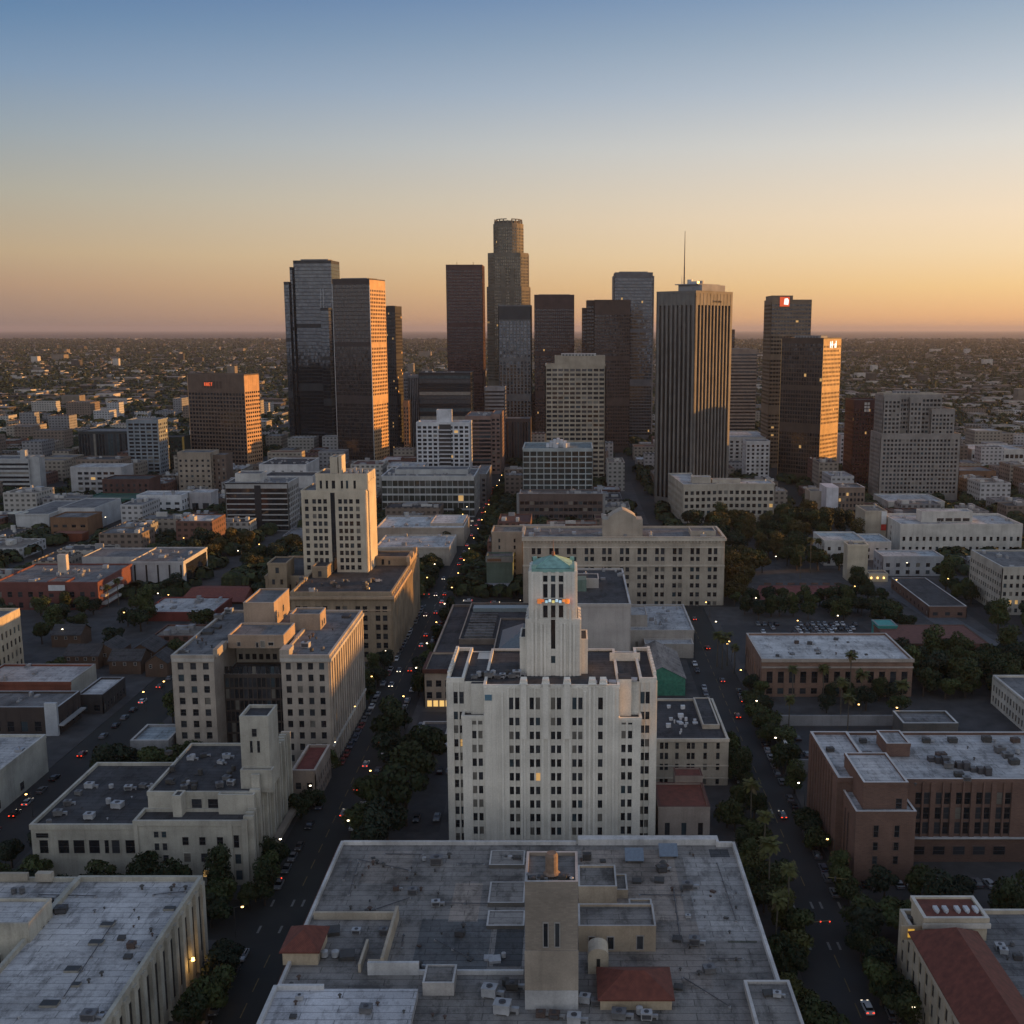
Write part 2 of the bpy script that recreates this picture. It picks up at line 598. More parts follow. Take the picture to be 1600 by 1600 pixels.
    def done(s, n_ind=0, wname="wall"):
        s.mb.build(wname, s.root, s.mats)
        for q in s.rlist + ([s.rmb] if s.rmb.f else []):
            q.build("roof", s.root, [s.roof])
        tot = [k for k, g in enumerate(s.gw) for _ in range(g)]
        mb = MB()
        for k, (fc, u, z, w_, h) in enumerate(s.wins):
            gi = R.choice(tot)
            if gi == 4 and R.random() < .4: gi = 0
            if k < n_ind:
                link("window", window_mesh(w_, h, gi, s.frame) if s.glass is GLASS else window_mesh(w_, h, gi, s.frame), s.root, fc.P(u, z, 0.02), fc.rz)
            else:
                t = R.uniform(-.012, .012) * min(1, w_)
                q = R.uniform(-.012, .012)
                mb.poly([fc.P(u - w_ / 2, z, .03 + t + q), fc.P(u + w_ / 2, z, .03 - t + q), fc.P(u + w_ / 2, z + h, .03 - t - q), fc.P(u - w_ / 2, z + h, .03 + t - q)], gi)
        if mb.f:
            tag(mb.build("window", s.root, s.glass), kind='stuff')
        return s

def box_px(xl, xr, yt, Y):
    """front face from picture columns and the row of its roof line, at depth Y"""
    z = zat(yt, Y)
    return xat(xl, Y, z), xat(xr, Y, z), z
def corner_px(xl, xc, xr, yt, Y, th):
    """footprint from the picture columns of a turned block's left end, near corner and right end"""
    z = zat(yt, Y)
    X = xat(xc, Y, z)
    Z = zc(Y, z)
    c, s_ = math.cos(th), math.sin(th)
    kl, kr = (xl - PX) / FP, (xr - PX) / FP
    A = (X - kl * Z) / (c + kl * s_ * cp)
    B = (kr * Z - X) / (s_ - kr * c * cp)
    return (X - A * c, Y + A * s_), A, B, z

ROOF_GREY = roofing((0.20, 0.20, 0.205))
ROOF_LIGHT = roofing((0.52, 0.52, 0.525), 0.5)
ROOF_WHITE = roofing((0.62, 0.62, 0.62), 0.6)
ROOF_DARK = roofing((0.075, 0.075, 0.08))
ROOF_TAN = roofing((0.26, 0.23, 0.20))
TILE_RED = tiles((0.155, 0.045, 0.030))
TILE_DULL = tiles((0.11, 0.045, 0.034))
METAL = plain((0.42, 0.43, 0.45), 0.45, 0.6)
METAL_D = plain((0.10, 0.10, 0.11), 0.5, 0.5)
WHITE = wall((0.62, 0.61, 0.58))
CREAM = wall((0.55, 0.50, 0.41))
BEIGE = wall((0.40, 0.345, 0.27))
SAND = wall((0.36, 0.29, 0.205))
TAN = wall((0.30, 0.225, 0.15))
GREYW = wall((0.28, 0.28, 0.29))
PALE = wall((0.50, 0.49, 0.47))
DARKW = wall((0.06, 0.058, 0.06))
BROWN = wall((0.115, 0.075, 0.055))
GREENW = wall((0.05, 0.20, 0.15))
BRICK = brick((0.165, 0.092, 0.068), (0.125, 0.068, 0.052))
BRICK_R = brick((0.17, 0.05, 0.04), (0.13, 0.04, 0.033))
BRICK_T = brick((0.29, 0.25, 0.205), (0.235, 0.20, 0.165))
COPPER = plain((0.25, 0.44, 0.39), 0.6, 0.0, 0.45, 0.6)

# ------------------------------------------------------------------ ground and added shade ridge
def ground_material():
    m, n, l, p = _mat("city_ground")
    v = _vec(n, l)
    a = _ramp(n, l, _noise(n, l, v, 0.004, 5), [(0.38, (0.016, 0.018, 0.015)), (0.55, (0.028, 0.028, 0.029)), (0.7, (0.042, 0.041, 0.040))])
    b = _ramp(n, l, _noise(n, l, v, 0.06, 5), [(0.3, 0.6), (0.7, 1.2)])
    l.new(_mul(n, l, a, b), p.inputs["Base Color"])
    p.inputs["Roughness"].default_value = 0.9
    return m
mb = MB()
mb.poly([(-60000, -3000, 0), (60000, -3000, 0), (60000, 90000, 0), (-60000, 90000, 0)])
tag(mb.build("ground", None, [ground_material()]), kind='structure')

# unseen ridge added right of the frame to keep low sun off the streets
SHADE_RIDGE_X = 640.0
mb = MB()
nh = 40
prof = [(R.random() - .5) * 6 for _ in range(nh + 1)]
for k in range(nh):
    ya, yb_ = -700 + 1500 * k / nh, -700 + 1500 * (k + 1) / nh
    def hz(y, p_):
        e = min(1.0, max(0.0, (800 - y) / 160.0)) * min(1, (y + 700) / 100.0)
        return (80 + p_) * e
    za, zb = hz(ya, prof[k]), hz(yb_, prof[k + 1])
    mb.poly([(SHADE_RIDGE_X - 160, ya, 0), (SHADE_RIDGE_X, ya, za), (SHADE_RIDGE_X, yb_, zb), (SHADE_RIDGE_X - 160, yb_, 0)])
    mb.poly([(SHADE_RIDGE_X, ya, za), (SHADE_RIDGE_X + 260, ya, 0), (SHADE_RIDGE_X + 260, yb_, 0), (SHADE_RIDGE_X, yb_, zb)])
tag(mb.build("unseen_shade_ridge", None, [plain((0.05, 0.055, 0.03), 0.95, 0, .4, .05)]), kind='structure')

# ------------------------------------------------------------------ skyline towers
GT = [glass((0.040, 0.042, 0.050), 0.10, 0.55), glass((0.065, 0.068, 0.075), 0.14, 0.6), glass((0.028, 0.028, 0.032), 0.08, 0.4), glass((0.085, 0.082, 0.080), 0.16, 0.6), G_LIT]
GB = [glass((0.10, 0.115, 0.135), 0.07, 0.8), glass((0.13, 0.145, 0.165), 0.08, 0.85), glass((0.08, 0.09, 0.11), 0.06, 0.75), glass((0.11, 0.12, 0.13), 0.1, 0.8), G_LIT]

def facade(B, face, z0, z1, fh=3.9, cs=3.0, wf=.7, rf=.6, pd=.25, sd=None, top=4.0, base=5.0, ms=None, mi=0, ribbon=False, full=False, off=0.0, wrap=True):
    W = face.W
    nz = max(1, int((z1 - z0 - top - base) / fh))
    rows = [(z0 + base + k * (z1 - top - z0 - base) / nz, z0 + base + (k + rf) * (z1 - top - z0 - base) / nz) for k in range(nz)]
    if nz > 26 and not full:
        rows = [r for k, r in enumerate(rows) if k not in (nz // 3, nz // 3 + 1, 2 * nz // 3)]
    if full:
        rows = [(z0 + base, z1 - top)]
    nx = max(1, int(round((W - 2 * off) / cs)))
    cols = [(.25, W - .25)] if ribbon else even(nx, off, W - off, wf)
    B.grid(face, z0, z1, cols, rows, pd, sd, mi, ms, wrap)

def tower(name, label, xl, xc, xr, yt, Y, th, mats, gl=GT, gw=(50, 26, 12, 8, .0), st={}, stl=None, roof=None, base_z=0, group=None, cat="skyscraper", par=1.2, wname="wall"):
    org, A, Bd, h = corner_px(xl, xc, xr, yt, Y, rad(th))
    gw = [int(g) for g in gw]
    b = Bld(name, label, cat, org, mats, rad(th), gw=gw, glass=gl, roof=roof or ROOF_DARK)
    v = b.vol(0, 0, A, Bd, base_z, h, par, st.get('pd', .25))
    facade(b, v['F'], base_z, h, **st)
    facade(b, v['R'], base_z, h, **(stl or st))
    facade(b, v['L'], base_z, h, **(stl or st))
    b.A, b.B, b.h = A, Bd, h
    return b
def boxtower(name, label, xl, xr, yt, Y, depth, mats, gl=GT, gw=(50, 26, 12, 8, 0), st={}, sts=None, roof=None, cat="skyscraper", par=1.2):
    x0, x1, h = box_px(xl, xr, yt, Y)
    b = Bld(name, label, cat, (x0, Y), mats, 0.0, gw=gw, glass=gl, roof=roof or ROOF_DARK)
    A = x1 - x0
    v = b.vol(0, 0, A, depth, 0, h, par, st.get('pd', .25))
    facade(b, v['F'], 0, h, **st)
    for f in 'RL':
        facade(b, v[f], 0, h, **(sts or st))
    b.A, b.B, b.h = A, depth, h
    return b
STEEL_D = wall((0.045, 0.047, 0.052), 0.5)
BRONZE = wall((0.085, 0.058, 0.045), 0.55)
REDSTONE = wall((0.10, 0.055, 0.050), 0.6)
GOLDST = wall((0.30, 0.21, 0.13), 0.6)
STONE = wall((0.42, 0.37, 0.30))
CONC = wall((0.30, 0.28, 0.27))

def plant(b, x0, y0, x1, y1, z, h, name="plant_room", mats=None):
    mb = MB()
    mb.box(x0, y0, z, x1, y1, z + h, 0, 1, bottom=False)
    for k in range(int((x1 - x0) / 3)):
        u = x0 + 1.0 + k * 3
        mb.box(u, y0 - .12, z + h * .2, u + 1.7, y0, z + h * .8, 2)
    mb.box(x0 - .15, y0 - .15, z + h, x1 + .15, y1 + .15, z + h + .25, 1)
    b.part(name, mb, mats or [GREYW, ROOF_GREY, METAL_D])

# black stepped glass tower and its bronze neighbour
org, A, Bd, h = corner_px(458, 517, 530, 408, 1250, rad(6))
b = Bld("glass_tower", "tall blue-black stepped glass tower, tallest of the dark trio", "skyscraper", org, [STEEL_D, METAL], rad(6), gw=(50, 26, 12, 8, 0), glass=GB, roof=ROOF_DARK)
st = dict(cs=1.6, wf=.93, rf=.86, pd=.08, sd=.04, top=2.0, base=4)
v = b.vol(0, 0, A, Bd, 0, h, 1.0, .08)
for f in 'FRL': facade(b, v[f], 0, h, **st)
zz = zat(418, 1246); v = b.vol(-3.0, -4, -.3, 30, 0, zz, .8, .08)
for f in 'FL': facade(b, v[f], 0, zz, **st)
zz = zat(441, 1242); v = b.vol(-9.0, -8, -3.3, 26, 0, zz, .8, .08)
for f in 'FL': facade(b, v[f], 0, zz, **st)
zz = zat(482, 1240); v = b.vol(A - 10, -12, A - 1, -.1, 0, zz, .8, .08)
for f in 'FRL': facade(b, v[f], 0, zz, **st)
mb = MB()
for x in (-3.1, A - 13.5, A - 10.1):
    mb.box(x, -.7, 0, x + .5, -.12, h - 30, 0)
b.part("edge_fin", mb, [METAL])
plant(b, 6, 8, A - 6, Bd - 6, h, 2.5)
b.done(wname="wall")

b = tower("bronze_tower", "square bronze glass tower with a side coloured sunlit gold, before the stepped glass tower", 519, 577, 601, 437, 1130, 15, [wall((.05, .040, .040), .5), METAL_D, wall((.55, .35, .19), .7)], gl=[glass((0.036, 0.032, 0.034), .1, .2), glass((0.048, 0.042, 0.042), .12, .25), glass((0.024, 0.022, 0.024), .08, .15), glass((.07, .055, .05), .15, .5), G_LIT], gw=(60, 30, 30, 6, 0),  # last wall colour is for the sides: sunlight put in as pale gold
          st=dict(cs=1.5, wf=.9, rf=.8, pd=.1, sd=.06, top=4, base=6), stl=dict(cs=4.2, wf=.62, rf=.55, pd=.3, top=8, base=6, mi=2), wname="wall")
mb = MB(); mb.box(-.35, -.45, 0, .25, -.12, b.h * .98, 0); mb.box(b.A - .3, -.5, 0, b.A + .4, -.12, b.h * .97, 0); b.part("edge_fin", mb, [METAL])
plant(b, 6, 8, b.A - 6, b.B - 6, b.h, 2.0)
b.done()
b = tower("dark_tower", "dark slab tower with rows of amber windows behind the bronze tower", 597, 617, 627, 480, 1250, 20, [DARKW, DARKW], gw=(50, 26, 12, 8, 8), st=dict(cs=2.4, wf=.55, rf=.5, pd=.25, top=4), wname="wall")
mb = MB(); mb.box(4, 4, b.h, b.A - 4, b.B - 4, b.h + 1.8); b.part("plant_room", mb, [DARKW]); b.done()

b = boxtower("redstone_tower", "plain dark red slab tower with two tiny roof masts, beside the tallest round tower", 697, 753, 415, 1400, 40, [REDSTONE, REDSTONE], st=dict(cs=1.9, wf=.55, rf=.55, pd=.35, top=4, base=8), sts=dict(cs=1.9, wf=.55, rf=.55, pd=.35, top=4, base=8))
for u in (.28, .74):
    mb = MB(); mb.tube((b.A * u, 10, b.h), (b.A * u, 10, b.h + 5), .35); b.part("mast", mb, [METAL_D])
b.done()

# the tallest: round stepped tower with a crown
Yt = 1500.0
xc = xat(793.5, Yt, 200)
b = Bld("round_tower", "tallest tower of the skyline, stepped and rounded with an open crown on top", "skyscraper", (xc, Yt + 26), [wall((0.165, 0.145, 0.115), .7), wall((0.19, 0.16, .13))], 0.0, gw=(50, 26, 12, 8, 1), glass=[glass((.12, .11, .09), .12, .85), glass((.10, .09, .08), .1, .85), glass((.15, .135, .11), .14, .85), glass((.09, .085, .075), .1, .8), G_LIT], roof=ROOF_DARK)
def ring(r, n, a0=0.0): return [(r * math.cos(a0 + 2 * math.pi * k / n), r * math.sin(a0 + 2 * math.pi * k / n)) for k in range(n)]
zs = [0, zat(449, Yt), zat(396, Yt), zat(349, Yt)]
for (hw, z0, z1, n, sq) in ((28.8, 0, zs[1], 4, 1), (27.0, zs[1] - 60, zs[2], 4, 1), (19.8, zs[2], zs[3], 20, 0)):
    if sq:
        c = hw * .36
        pts = [(-hw + c, -hw), (hw - c, -hw), (hw, -hw + c), (hw, hw - c), (hw - c, hw), (-hw + c, hw), (-hw, hw - c), (-hw, -hw + c)]
    else:
        pts = ring(hw + .5, n)
    for fc in b.poly(pts, z0, z1, 1.0, .3):
        facade(b, fc, z0, z1, fh=4.0, cs=2.6 if sq else 3.1, wf=.58, rf=.62, pd=.35, top=3, base=2, wrap=False)
for sx in (-1, 1):
    fcs = b.poly([(sx * 6 - 3 + k[0], k[1]) for k in ((0, -29.5), (6, -29.5), (6, -28), (0, -28))], 0, zs[2] - 20, .6, .2)
mb = MB()
for k in range(20):
    a = 2 * math.pi * k / 20
    mb.tube((18.5 * math.cos(a), 18.5 * math.sin(a), zs[3]), (18.5 * math.cos(a), 18.5 * math.sin(a), zs[3] + 7.0 - (k % 5 == 0) * 2), .9, 5)
mb.cyl(0, 0, zs[3], zs[3] + 5.0, 14.5, n=20)
for k in range(20):
    a, a2 = 2 * math.pi * k / 20, 2 * math.pi * (k + .8) / 20
    if k % 4 != 3:
        mb.tube((18.5 * math.cos(a), 18.5 * math.sin(a), zs[3] + 6.6), (18.5 * math.cos(a2), 18.5 * math.sin(a2), zs[3] + 6.6), .7, 5)
b.part("crown", mb, [wall((0.17, 0.15, .12))])
b.done()

b = boxtower("slate_tower", "grey glass slab with pale upright stripes standing before the round tower", 779, 829, 478, 1320, 36, [wall((0.15, 0.15, .155), .6), STEEL_D], gl=GB, st=dict(cs=4.4, wf=.6, rf=.75, pd=.5, sd=.12, top=17, base=8))
mb = MB(); mb.box(0, -.55, b.h - 16, b.A, -.3, b.h - .4); b.part("plant_screen", mb, [STEEL_D]); b.done()
b = boxtower("maroon_tower", "dark maroon tower with a plain head band, behind the beige grid tower", 835, 897, 462, 1320, 40, [wall((0.075, 0.048, .045), .6), BROWN], gw=(50, 26, 12, 8, 1), st=dict(cs=2.5, wf=.6, rf=.6, pd=.25, top=14, base=8))
plant(b, 5, 5, b.A - 5, b.B - 5, b.h, 1.5); b.done()

b = boxtower("beige_grid_tower", "beige concrete office tower with a regular grid of square dark windows", 853, 945, 571, 1000, 34, [wall((0.40, 0.34, .265)), CREAM], gl=GLASS, gw=(60, 30, 4, 4, 0), st=dict(cs=5.25, wf=.80, rf=.56, pd=.7, sd=.66, top=1.2, base=6, fh=4.05), roof=ROOF_GREY)
z2 = zat(557, 1000); v = b.vol(8, -.75, b.A + .3, 30, b.h + .02, z2, .6, 0, t=.4)
plant(b, 14, 6, b.A - 8, 24, z2, 2.2, "rooftop_plant", [PALE, ROOF_LIGHT, METAL_D]); b.done()

b = boxtower("umber_tower", "dark umber tower with an orange-brown head band, right behind the beige grid tower", 929, 985, 470, 1250, 42, [wall((0.075, 0.052, .045), .6), BROWN], st=dict(cs=1.9, wf=.6, rf=.6, pd=.3, top=14, base=8))
z2 = zat(470, 1262); v = b.vol(-8.5, 14, -.3, 42, 0, z2, .8, .2); facade(b, v['F'], 0, z2, cs=3, wf=.8, rf=.5, pd=.2); facade(b, v['L'], 0, z2, cs=3, wf=.8, rf=.5, pd=.2)
z2 = zat(482, 1266); v = b.vol(-13.5, 18, -8.6, 40, 0, z2, .8, .2); facade(b, v['F'], 0, z2, cs=3, wf=.8, rf=.5, pd=.2); facade(b, v['L'], 0, z2, cs=3, wf=.8, rf=.5, pd=.2)
b.done()
b = boxtower("blue_grey_tower", "tall blue-grey glass tower with chamfered edges, second tallest near the antenna tower", 961, 1020, 427, 1400, 40, [wall((0.13, 0.13, .14), .6), METAL_D], gl=GB, gw=(50, 26, 12, 8, 1), st=dict(cs=2.0, wf=.86, rf=.7, pd=.15, top=5, base=6))
mb = MB(); mb.box(-2.2, 3, 0, -.05, 36, b.h - 3); mb.box(b.A + .05, 3, 0, b.A + 2.2, 36, b.h - 3); b.part("corner_bay", mb, [wall((0.19, 0.185, .19), .6)])
plant(b, 6, 6, b.A - 6, 30, b.h, 2.2); b.done()

# black ribbed tower, turned, with the roof mast
b = tower("ribbed_tower", "black tower with pale upright ribs, a broad roof band and a tall antenna", 1029, 1087, 1142, 457, 860, 43, [wall((0.17, 0.158, .145), .7), wall((0.2, 0.17, .14))], gl=[glass((0.012, 0.012, 0.013), .12, 0), glass((0.016, 0.016, 0.018), .15, 0), glass((.01, .01, .01), .1), G_MID, G_LIT],
          gw=(60, 30, 10, 0, 0), st=dict(cs=4.35, wf=.66, full=True, pd=1.1, sd=.9, top=9.5, base=5, off=1.0), wname="wall", par=1.5)
mb = MB()
mb.box(12, 10, b.h, b.A - 1.5, b.B - 6, b.h + 6.5); mb.box(b.A - 9, 6, b.h + 1.5, b.A + 1.5, 22, b.h + 4.6)
mb.box(10, 8, b.h + 6.5, b.A - 4, b.B - 10, b.h + 7.2); b.part("plant_room", mb, [GREYW])
mb = MB(); mb.cyl(16, 20, b.h + 7, b.h + 11, 2.2, 2.2, 12); mb.cyl(24, 24, b.h + 7, b.h + 10, 1.8, 2.4, 12); mb.box(20, 12, b.h + 7, 29, 15, b.h + 9.2); mb.tube((14, 12, b.h + 6), (14, 12, b.h + 14), .25); b.part("roof_equipment", mb, [METAL])
mb = MB(); mb.tube((11, 19, b.h), (11, 19, b.h + 22), .75, 6, 0, .5); mb.tube((11, 19, b.h + 22), (11, 19, b.h + 49), .45, 6, 0, .22); b.part("antenna", mb, [METAL_D])
mb = MB(); f = Face((b.A, 0), (b.A, b.B))
u = 22.0
for k, wd in enumerate((1.1, .9, 1.0, .5, 1.0, .9, 1.2, .9, 1.0)):
    f.box(mb, u, u + wd * .8, b.h - 7.2, b.h - 5.6 - (k % 3) * .15, 1.1, 1.2); u += wd + .35
b.part("name_sign", mb, [DARKW])
b.done()

b = boxtower("striped_tower", "brown office tower banded with horizontal pale stripes, right behind the ribbed tower", 1136, 1183, 547, 1480, 42, [wall((0.26, 0.20, .165)), STONE], st=dict(ribbon=True, rf=.5, pd=.3, top=3, base=5, fh=4.4))
plant(b, 5, 5, b.A - 8, 30, b.h, 1.8); b.done()
b = boxtower("chimney_block", "slim brown tower head peeping beside the ribbed tower", 1138, 1148, 516, 1560, 20, [BROWN, BROWN], st=dict(cs=3, pd=.2)); b.done()

b = boxtower("sign_tower", "brown tower of lit horizontal rows with a glowing red and white rooftop sign", 1206, 1268, 470, 1110, 40, [wall((0.19, 0.14, .10), .6), BROWN], gl=GT, gw=(40, 26, 10, 24, 1), st=dict(cs=3.0, wf=.85, rf=.5, pd=.3, top=1.5, base=5))
z2 = zat(463, 1110); v = b.vol(0, -.35, 21, 34, b.h + .02, z2, .8, 0)
mb = MB(); mb.box(8, -.95, b.h - 5.6, 17.6, -.36, b.h + 3.8); b.part("sign_panel", mb, [lamp((0.75, 0.10, 0.03), .42)])
mb = MB(); mb.prism([(12.0, b.h - 3.6), (16.4, b.h - 4.0), (16.8, b.h + .6), (15.4, b.h + 2.6), (12.6, b.h + 2.0)], 0, .12); mb.v = [(x, -1.0 - z, y) for x, y, z in mb.v]; b.part("sign_emblem", mb, [lamp((1.0, 0.88, .8), .8)])
b.done()
b = tower("amber_tower", "dark tower whose turned side is coloured sunlit amber, with white sign letters", 1222, 1287, 1314, 530, 1010, 40, [wall((0.075, 0.055, 0.045), .6), BROWN, wall((.58, .38, .18), .7)], gl=[glass((0.036, 0.032, 0.034), .1, .2), glass((0.048, 0.042, 0.042), .12, .3), glass((0.024, 0.022, 0.024), .08, .2), glass((.06, .05, .045), .15, .45), G_LIT], gw=(60, 30, 30, 6, 1),  # sides take the amber wall, with the sun's light in its colour
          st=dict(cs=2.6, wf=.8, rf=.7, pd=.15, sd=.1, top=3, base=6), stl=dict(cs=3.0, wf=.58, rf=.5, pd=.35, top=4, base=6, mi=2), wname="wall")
f = Face((b.A, 0), (b.A, b.B)); mb = MB()
for u0, u1, z0, z1 in ((12.4, 14.0, -8, -2.2), (14.6, 18.6, -5.8, -4.4), (15.9, 17.3, -8.4, -1.8), (21.5, 23, -8, -5), (23.6, 25, -8, -1.6), (21.5, 25, -5.4, -4.2)):
    f.box(mb, u0, u1, b.h + z0, b.h + z1, .38, .6)
b.part("sign_letters", mb, [lamp((.85, .88, 1.0), .5)])
plant(b, 8, 10, b.A - 8, b.B - 12, b.h, 3.0); b.done()

b = boxtower("wine_tower", "dark wine-coloured tower with a pale roof vent panel, against the grey hotel slab", 1335, 1379, 627, 960, 30, [wall((0.065, 0.03, .03), .6), BROWN], gw=(50, 26, 12, 8, 1), st=dict(cs=2.4, wf=.55, rf=.55, pd=.2, top=5, base=5))
mb = MB()
for k in range(2):
    for j in range(3): mb.box(9 + k * 2.6, -.5, b.h - 3.2 - j * 3, 11 + k * 2.6, -.22, b.h - 1.0 - j * 3)
b.part("vent_panel", mb, [PALE]); b.done()
# grey hotel slab in two stages
x0, x1, h = box_px(1377, 1501, 679, 895)
b = Bld("hotel_slab", "broad grey hotel slab with a stepped upper stage and hundreds of small windows", "skyscraper", (x0, 895), [wall((0.26, 0.24, .225)), STONE], 0.0, gw=(60, 30, 6, 6, 0), roof=ROOF_GREY)
A = x1 - x0
v = b.vol(0, 0, A, 30, 0, h, .8, .35)
st = dict(cs=3.05, wf=.62, rf=.55, pd=.35, top=2.4, base=6, fh=3.35, off=1.5)
facade(b, v['F'], 0, h, **st); facade(b, v['L'], 0, h, **st); facade(b, v['R'], 0, h, **st)
z2 = zat(618, 898)
for xa, xb, yt in ((1.5, 15.5, 619), (23, 33, 622), (41, 60, 640)):
    zz = zat(yt, 898); v = b.vol(xa, 2, xb, 27, h + .02, zz, .8, .35); facade(b, v['F'], h, zz, **{**st, 'base': 1.0, 'off': .5}); facade(b, v['L'], h, zz, **{**st, 'base': 1.0, 'off': .5})
zz = zat(616, 902); v = b.vol(2.2, 5.5, 50, 25, h + .03, zz, .8, .2, mi=1); facade(b, v['F'], h, zz, **{**st, 'base': 1.0, 'off': .5, 'wf': .75})
plant(b, 14, 12, 34, 22, zz, 2.4); plant(b, 40, 10, 56, 22, z2 - 2, 2.0)
b.done()

# ------------------------------------------------------------------ white setback tower in the middle
Y0 = 275.0
def X_(px, Y, z): return xat(px, Y, z)
zr = zat(1072, Y0)                               # main roof
xl, xr = X_(697, Y0, zr), X_(1026.5, Y0, zr)
W_TOWER = wall((0.70, 0.665, 0.59), 0.85, 0.17)
W_TRIM = wall((0.74, 0.705, 0.63), 0.85, 0.15)
b = Bld("setback_tower", "white ribbed office block with a stepped central tower under a green copper pyramid roof", "office building", (xl, Y0), [W_TOWER, W_TRIM], frame=FRAME_D, gw=(44, 26, 18, 10, 2), roof=ROOF_DARK)
A = xr - xl
U = lambda px, z=30.0, Y=Y0: X_(px, Y, z) - xl    # picture column -> metres along the front
FL = 3.85
nfl = 12
def rowz(k): return zr - 10.6 - 3.86 * k           # sill heights of the ordinary storeys, from the top
rows = [(rowz(k), rowz(k) + 2.15) for k in range(9, -1, -1)] + [(zr - 6.2, zr - 2.9)]
# main block: two outer wings stand back, the centre and two bays stand forward
xa, xb_, xc_, xd = U(723), U(758), U(966), U(1001)
cb0, cb1 = 0.0, A
v = b.vol(0, 4.0, xa, 32, 0, zr, 1.0, .25)
wl = []
def wcols(*pxs, w_=1.15):
    return [(U(p) - w_ / 2, U(p) + w_ / 2) for p in pxs]
def sub(cols, x0): return [(p - x0, q - x0) for p, q in cols]
b.grid(v['F'], 0, zr, sub(wcols(711, 720.2), 0), rows, .45, .12)
b.grid(v['L'], 0, zr, pairs(4, 0, 28, 1.15, .9), rows, .45, .12)
zb_ = zat(1123, Y0 - 1)
v = b.vol(xa + .02, 0.0, xb_, 3.99, 0, zb_, .5, .25)
b.grid(v['F'], 0, zb_, sub(wcols(741.5, 751.0), xa), rows[:-2] + [(rowz(0), zb_ - .9)], .45, .12)
b.vol(U(736), 2.4, xb_ - .02, 7.5, zb_, zat(1069, Y0 + 2), 0, 0, t=.2)
b.vol(xa + .03, 4.02, xb_ - .03, 31.9, 0, zr - .02, 0, 0)
b.vol(xc_ + .03, 4.02, xd - .03, 31.9, 0, zr - .02, 0, 0)
zb2 = zat(1126, Y0 - 1)
v = b.vol(xc_, 0.0, xd, 3.99, 0, zb2, .5, .25)
b.grid(v['F'], 0, zb2, sub(wcols(974, 984.2), xc_), rows[:-2] + [(rowz(0), zb2 - .9)], .45, .12)
b.vol(xc_ + .02, 2.4, U(986.5), 7.5, zb2, zat(1062, Y0 + 2), 0, 0, t=.2)
v = b.vol(xd + .02, 4.0, A, 32, 0, zr, 1.0, .25)
b.grid(v['F'], 0, zr, sub(wcols(1004.6, 1012.4), xd), rows, .45, .12)
b.grid(v['R'], 0, zr, pairs(4, 0, 28, 1.15, .9), rows, .45, .12)
# centre: tall piers between the window pairs
zt = zr + .6
v = b.vol(xb_ + .01, -.6, xc_ - .01, 32, 0, zr, .6, .25)
cc = wcols(799.6, 809, 831.3, 840.8, 864.3, 873.5, 897.4, 906.6) + wcols(937.7, w_=1.25)
b.grid(v['F'], 0, zr, sub(cc, xb_), rows, .55, .1)
mb = MB()
for p in (786, 815.5, 819.5, 848, 857.5, 881, 890.5, 914, 921, 928, 947, 958):
    u = U(p)
    mb.box(u - .28, -1.45, 0, u + .28, -1.14, zr - (1.2 if p in (786, 914) else -.2))
for p in (819, 853, 886):
    u = U(p)
    mb.box(u - .75, -1.75, zr - 14, u + .75, -1.46, zr + 1.2, 0)
for p in (768, 778):
    u = U(p)
    mb.box(u - .12, -1.3, 0, u + .12, -1.14, zr - 1.0)
b.part("pilaster", mb, [W_TRIM])
mb = MB()
for p in (819, 853, 886, 925, 942):
    u = U(p)
    mb.poly([(u - 1.1, -1.5, zr + .9), (u + 1.1, -1.5, zr + .9), (u + .8, .8, zr + 2.3), (u - .8, .8, zr + 2.3)]); mb.box(u - .8, -1.0, zr + .6, u + .8, .8, zr + 1.9)
b.part("parapet_cap", mb, [W_TRIM])
mb = MB(); mb.box(U(757.5) + .3, -1.35, zat(1092, Y0), U(770), -1.16, zat(1083, Y0)); b.part("blue_plaque", mb, [plain((.10, .20, .27), .5)])
# back parapets and penthouse walls behind the tower
zk = zat(1022, Y0 + 32)
mb = MB()
mb.box(1.5, 30.6, zr, U(815), 31.6, zk); mb.box(U(918), 30.6, zr, A - 1.5, 31.6, zk)
mb.box(U(736), 24, zr, U(757), 30.2, zk - 1.4); mb.box(U(957), 22, zr, A - 3, 22.6, zr + 2.3)
for k in range(9):                                 # stepped battlements along both side parapets
    y = 6 + k * 2.8
    mb.box(-.3, y, zr + .9, .5, y + 1.7, zr + 2.0); mb.box(A - .5, y, zr + .9, A + .3, y + 1.7, zr + 2.0)
b.part("parapet", mb, [W_TOWER])
# the tower shaft in stages
def shaft(px0, px1, yt, ya, yb2, zlow, cols=(), rw=(), pd=.4):
    Yf = Y0 + ya
    z1 = zat(yt, Yf)
    x0, x1 = X_(px0, Yf, z1) - xl, X_(px1, Yf, z1) - xl
    vv = b.vol(x0, ya, x1, yb2, zlow, z1, .25, 0, t=.4)
    cw = 1.2
    cs_ = [(X_(p, Yf, z1) - xl - x0 - cw / 2, X_(p, Yf, z1) - xl - x0 + cw / 2) for p in cols]
    if cs_:
        b.grid(vv['F'], zlow, z1, cs_, rw, pd, .1)
        b.grid(vv['R'], zlow, z1, even(3, 1.5, yb2 - ya - 1.5, .35), rw, pd, .1)
        b.grid(vv['L'], zlow, z1, even(3, 1.5, yb2 - ya - 1.5, .35), rw, pd, .1)
    return vv, x0, x1, z1
_, s0, s1, z1 = shaft(812, 825, 997, 10.5, 20, zr)
_, s2, s3, _z = shaft(904, 918.5, 1000, 10.5, 20, zr)
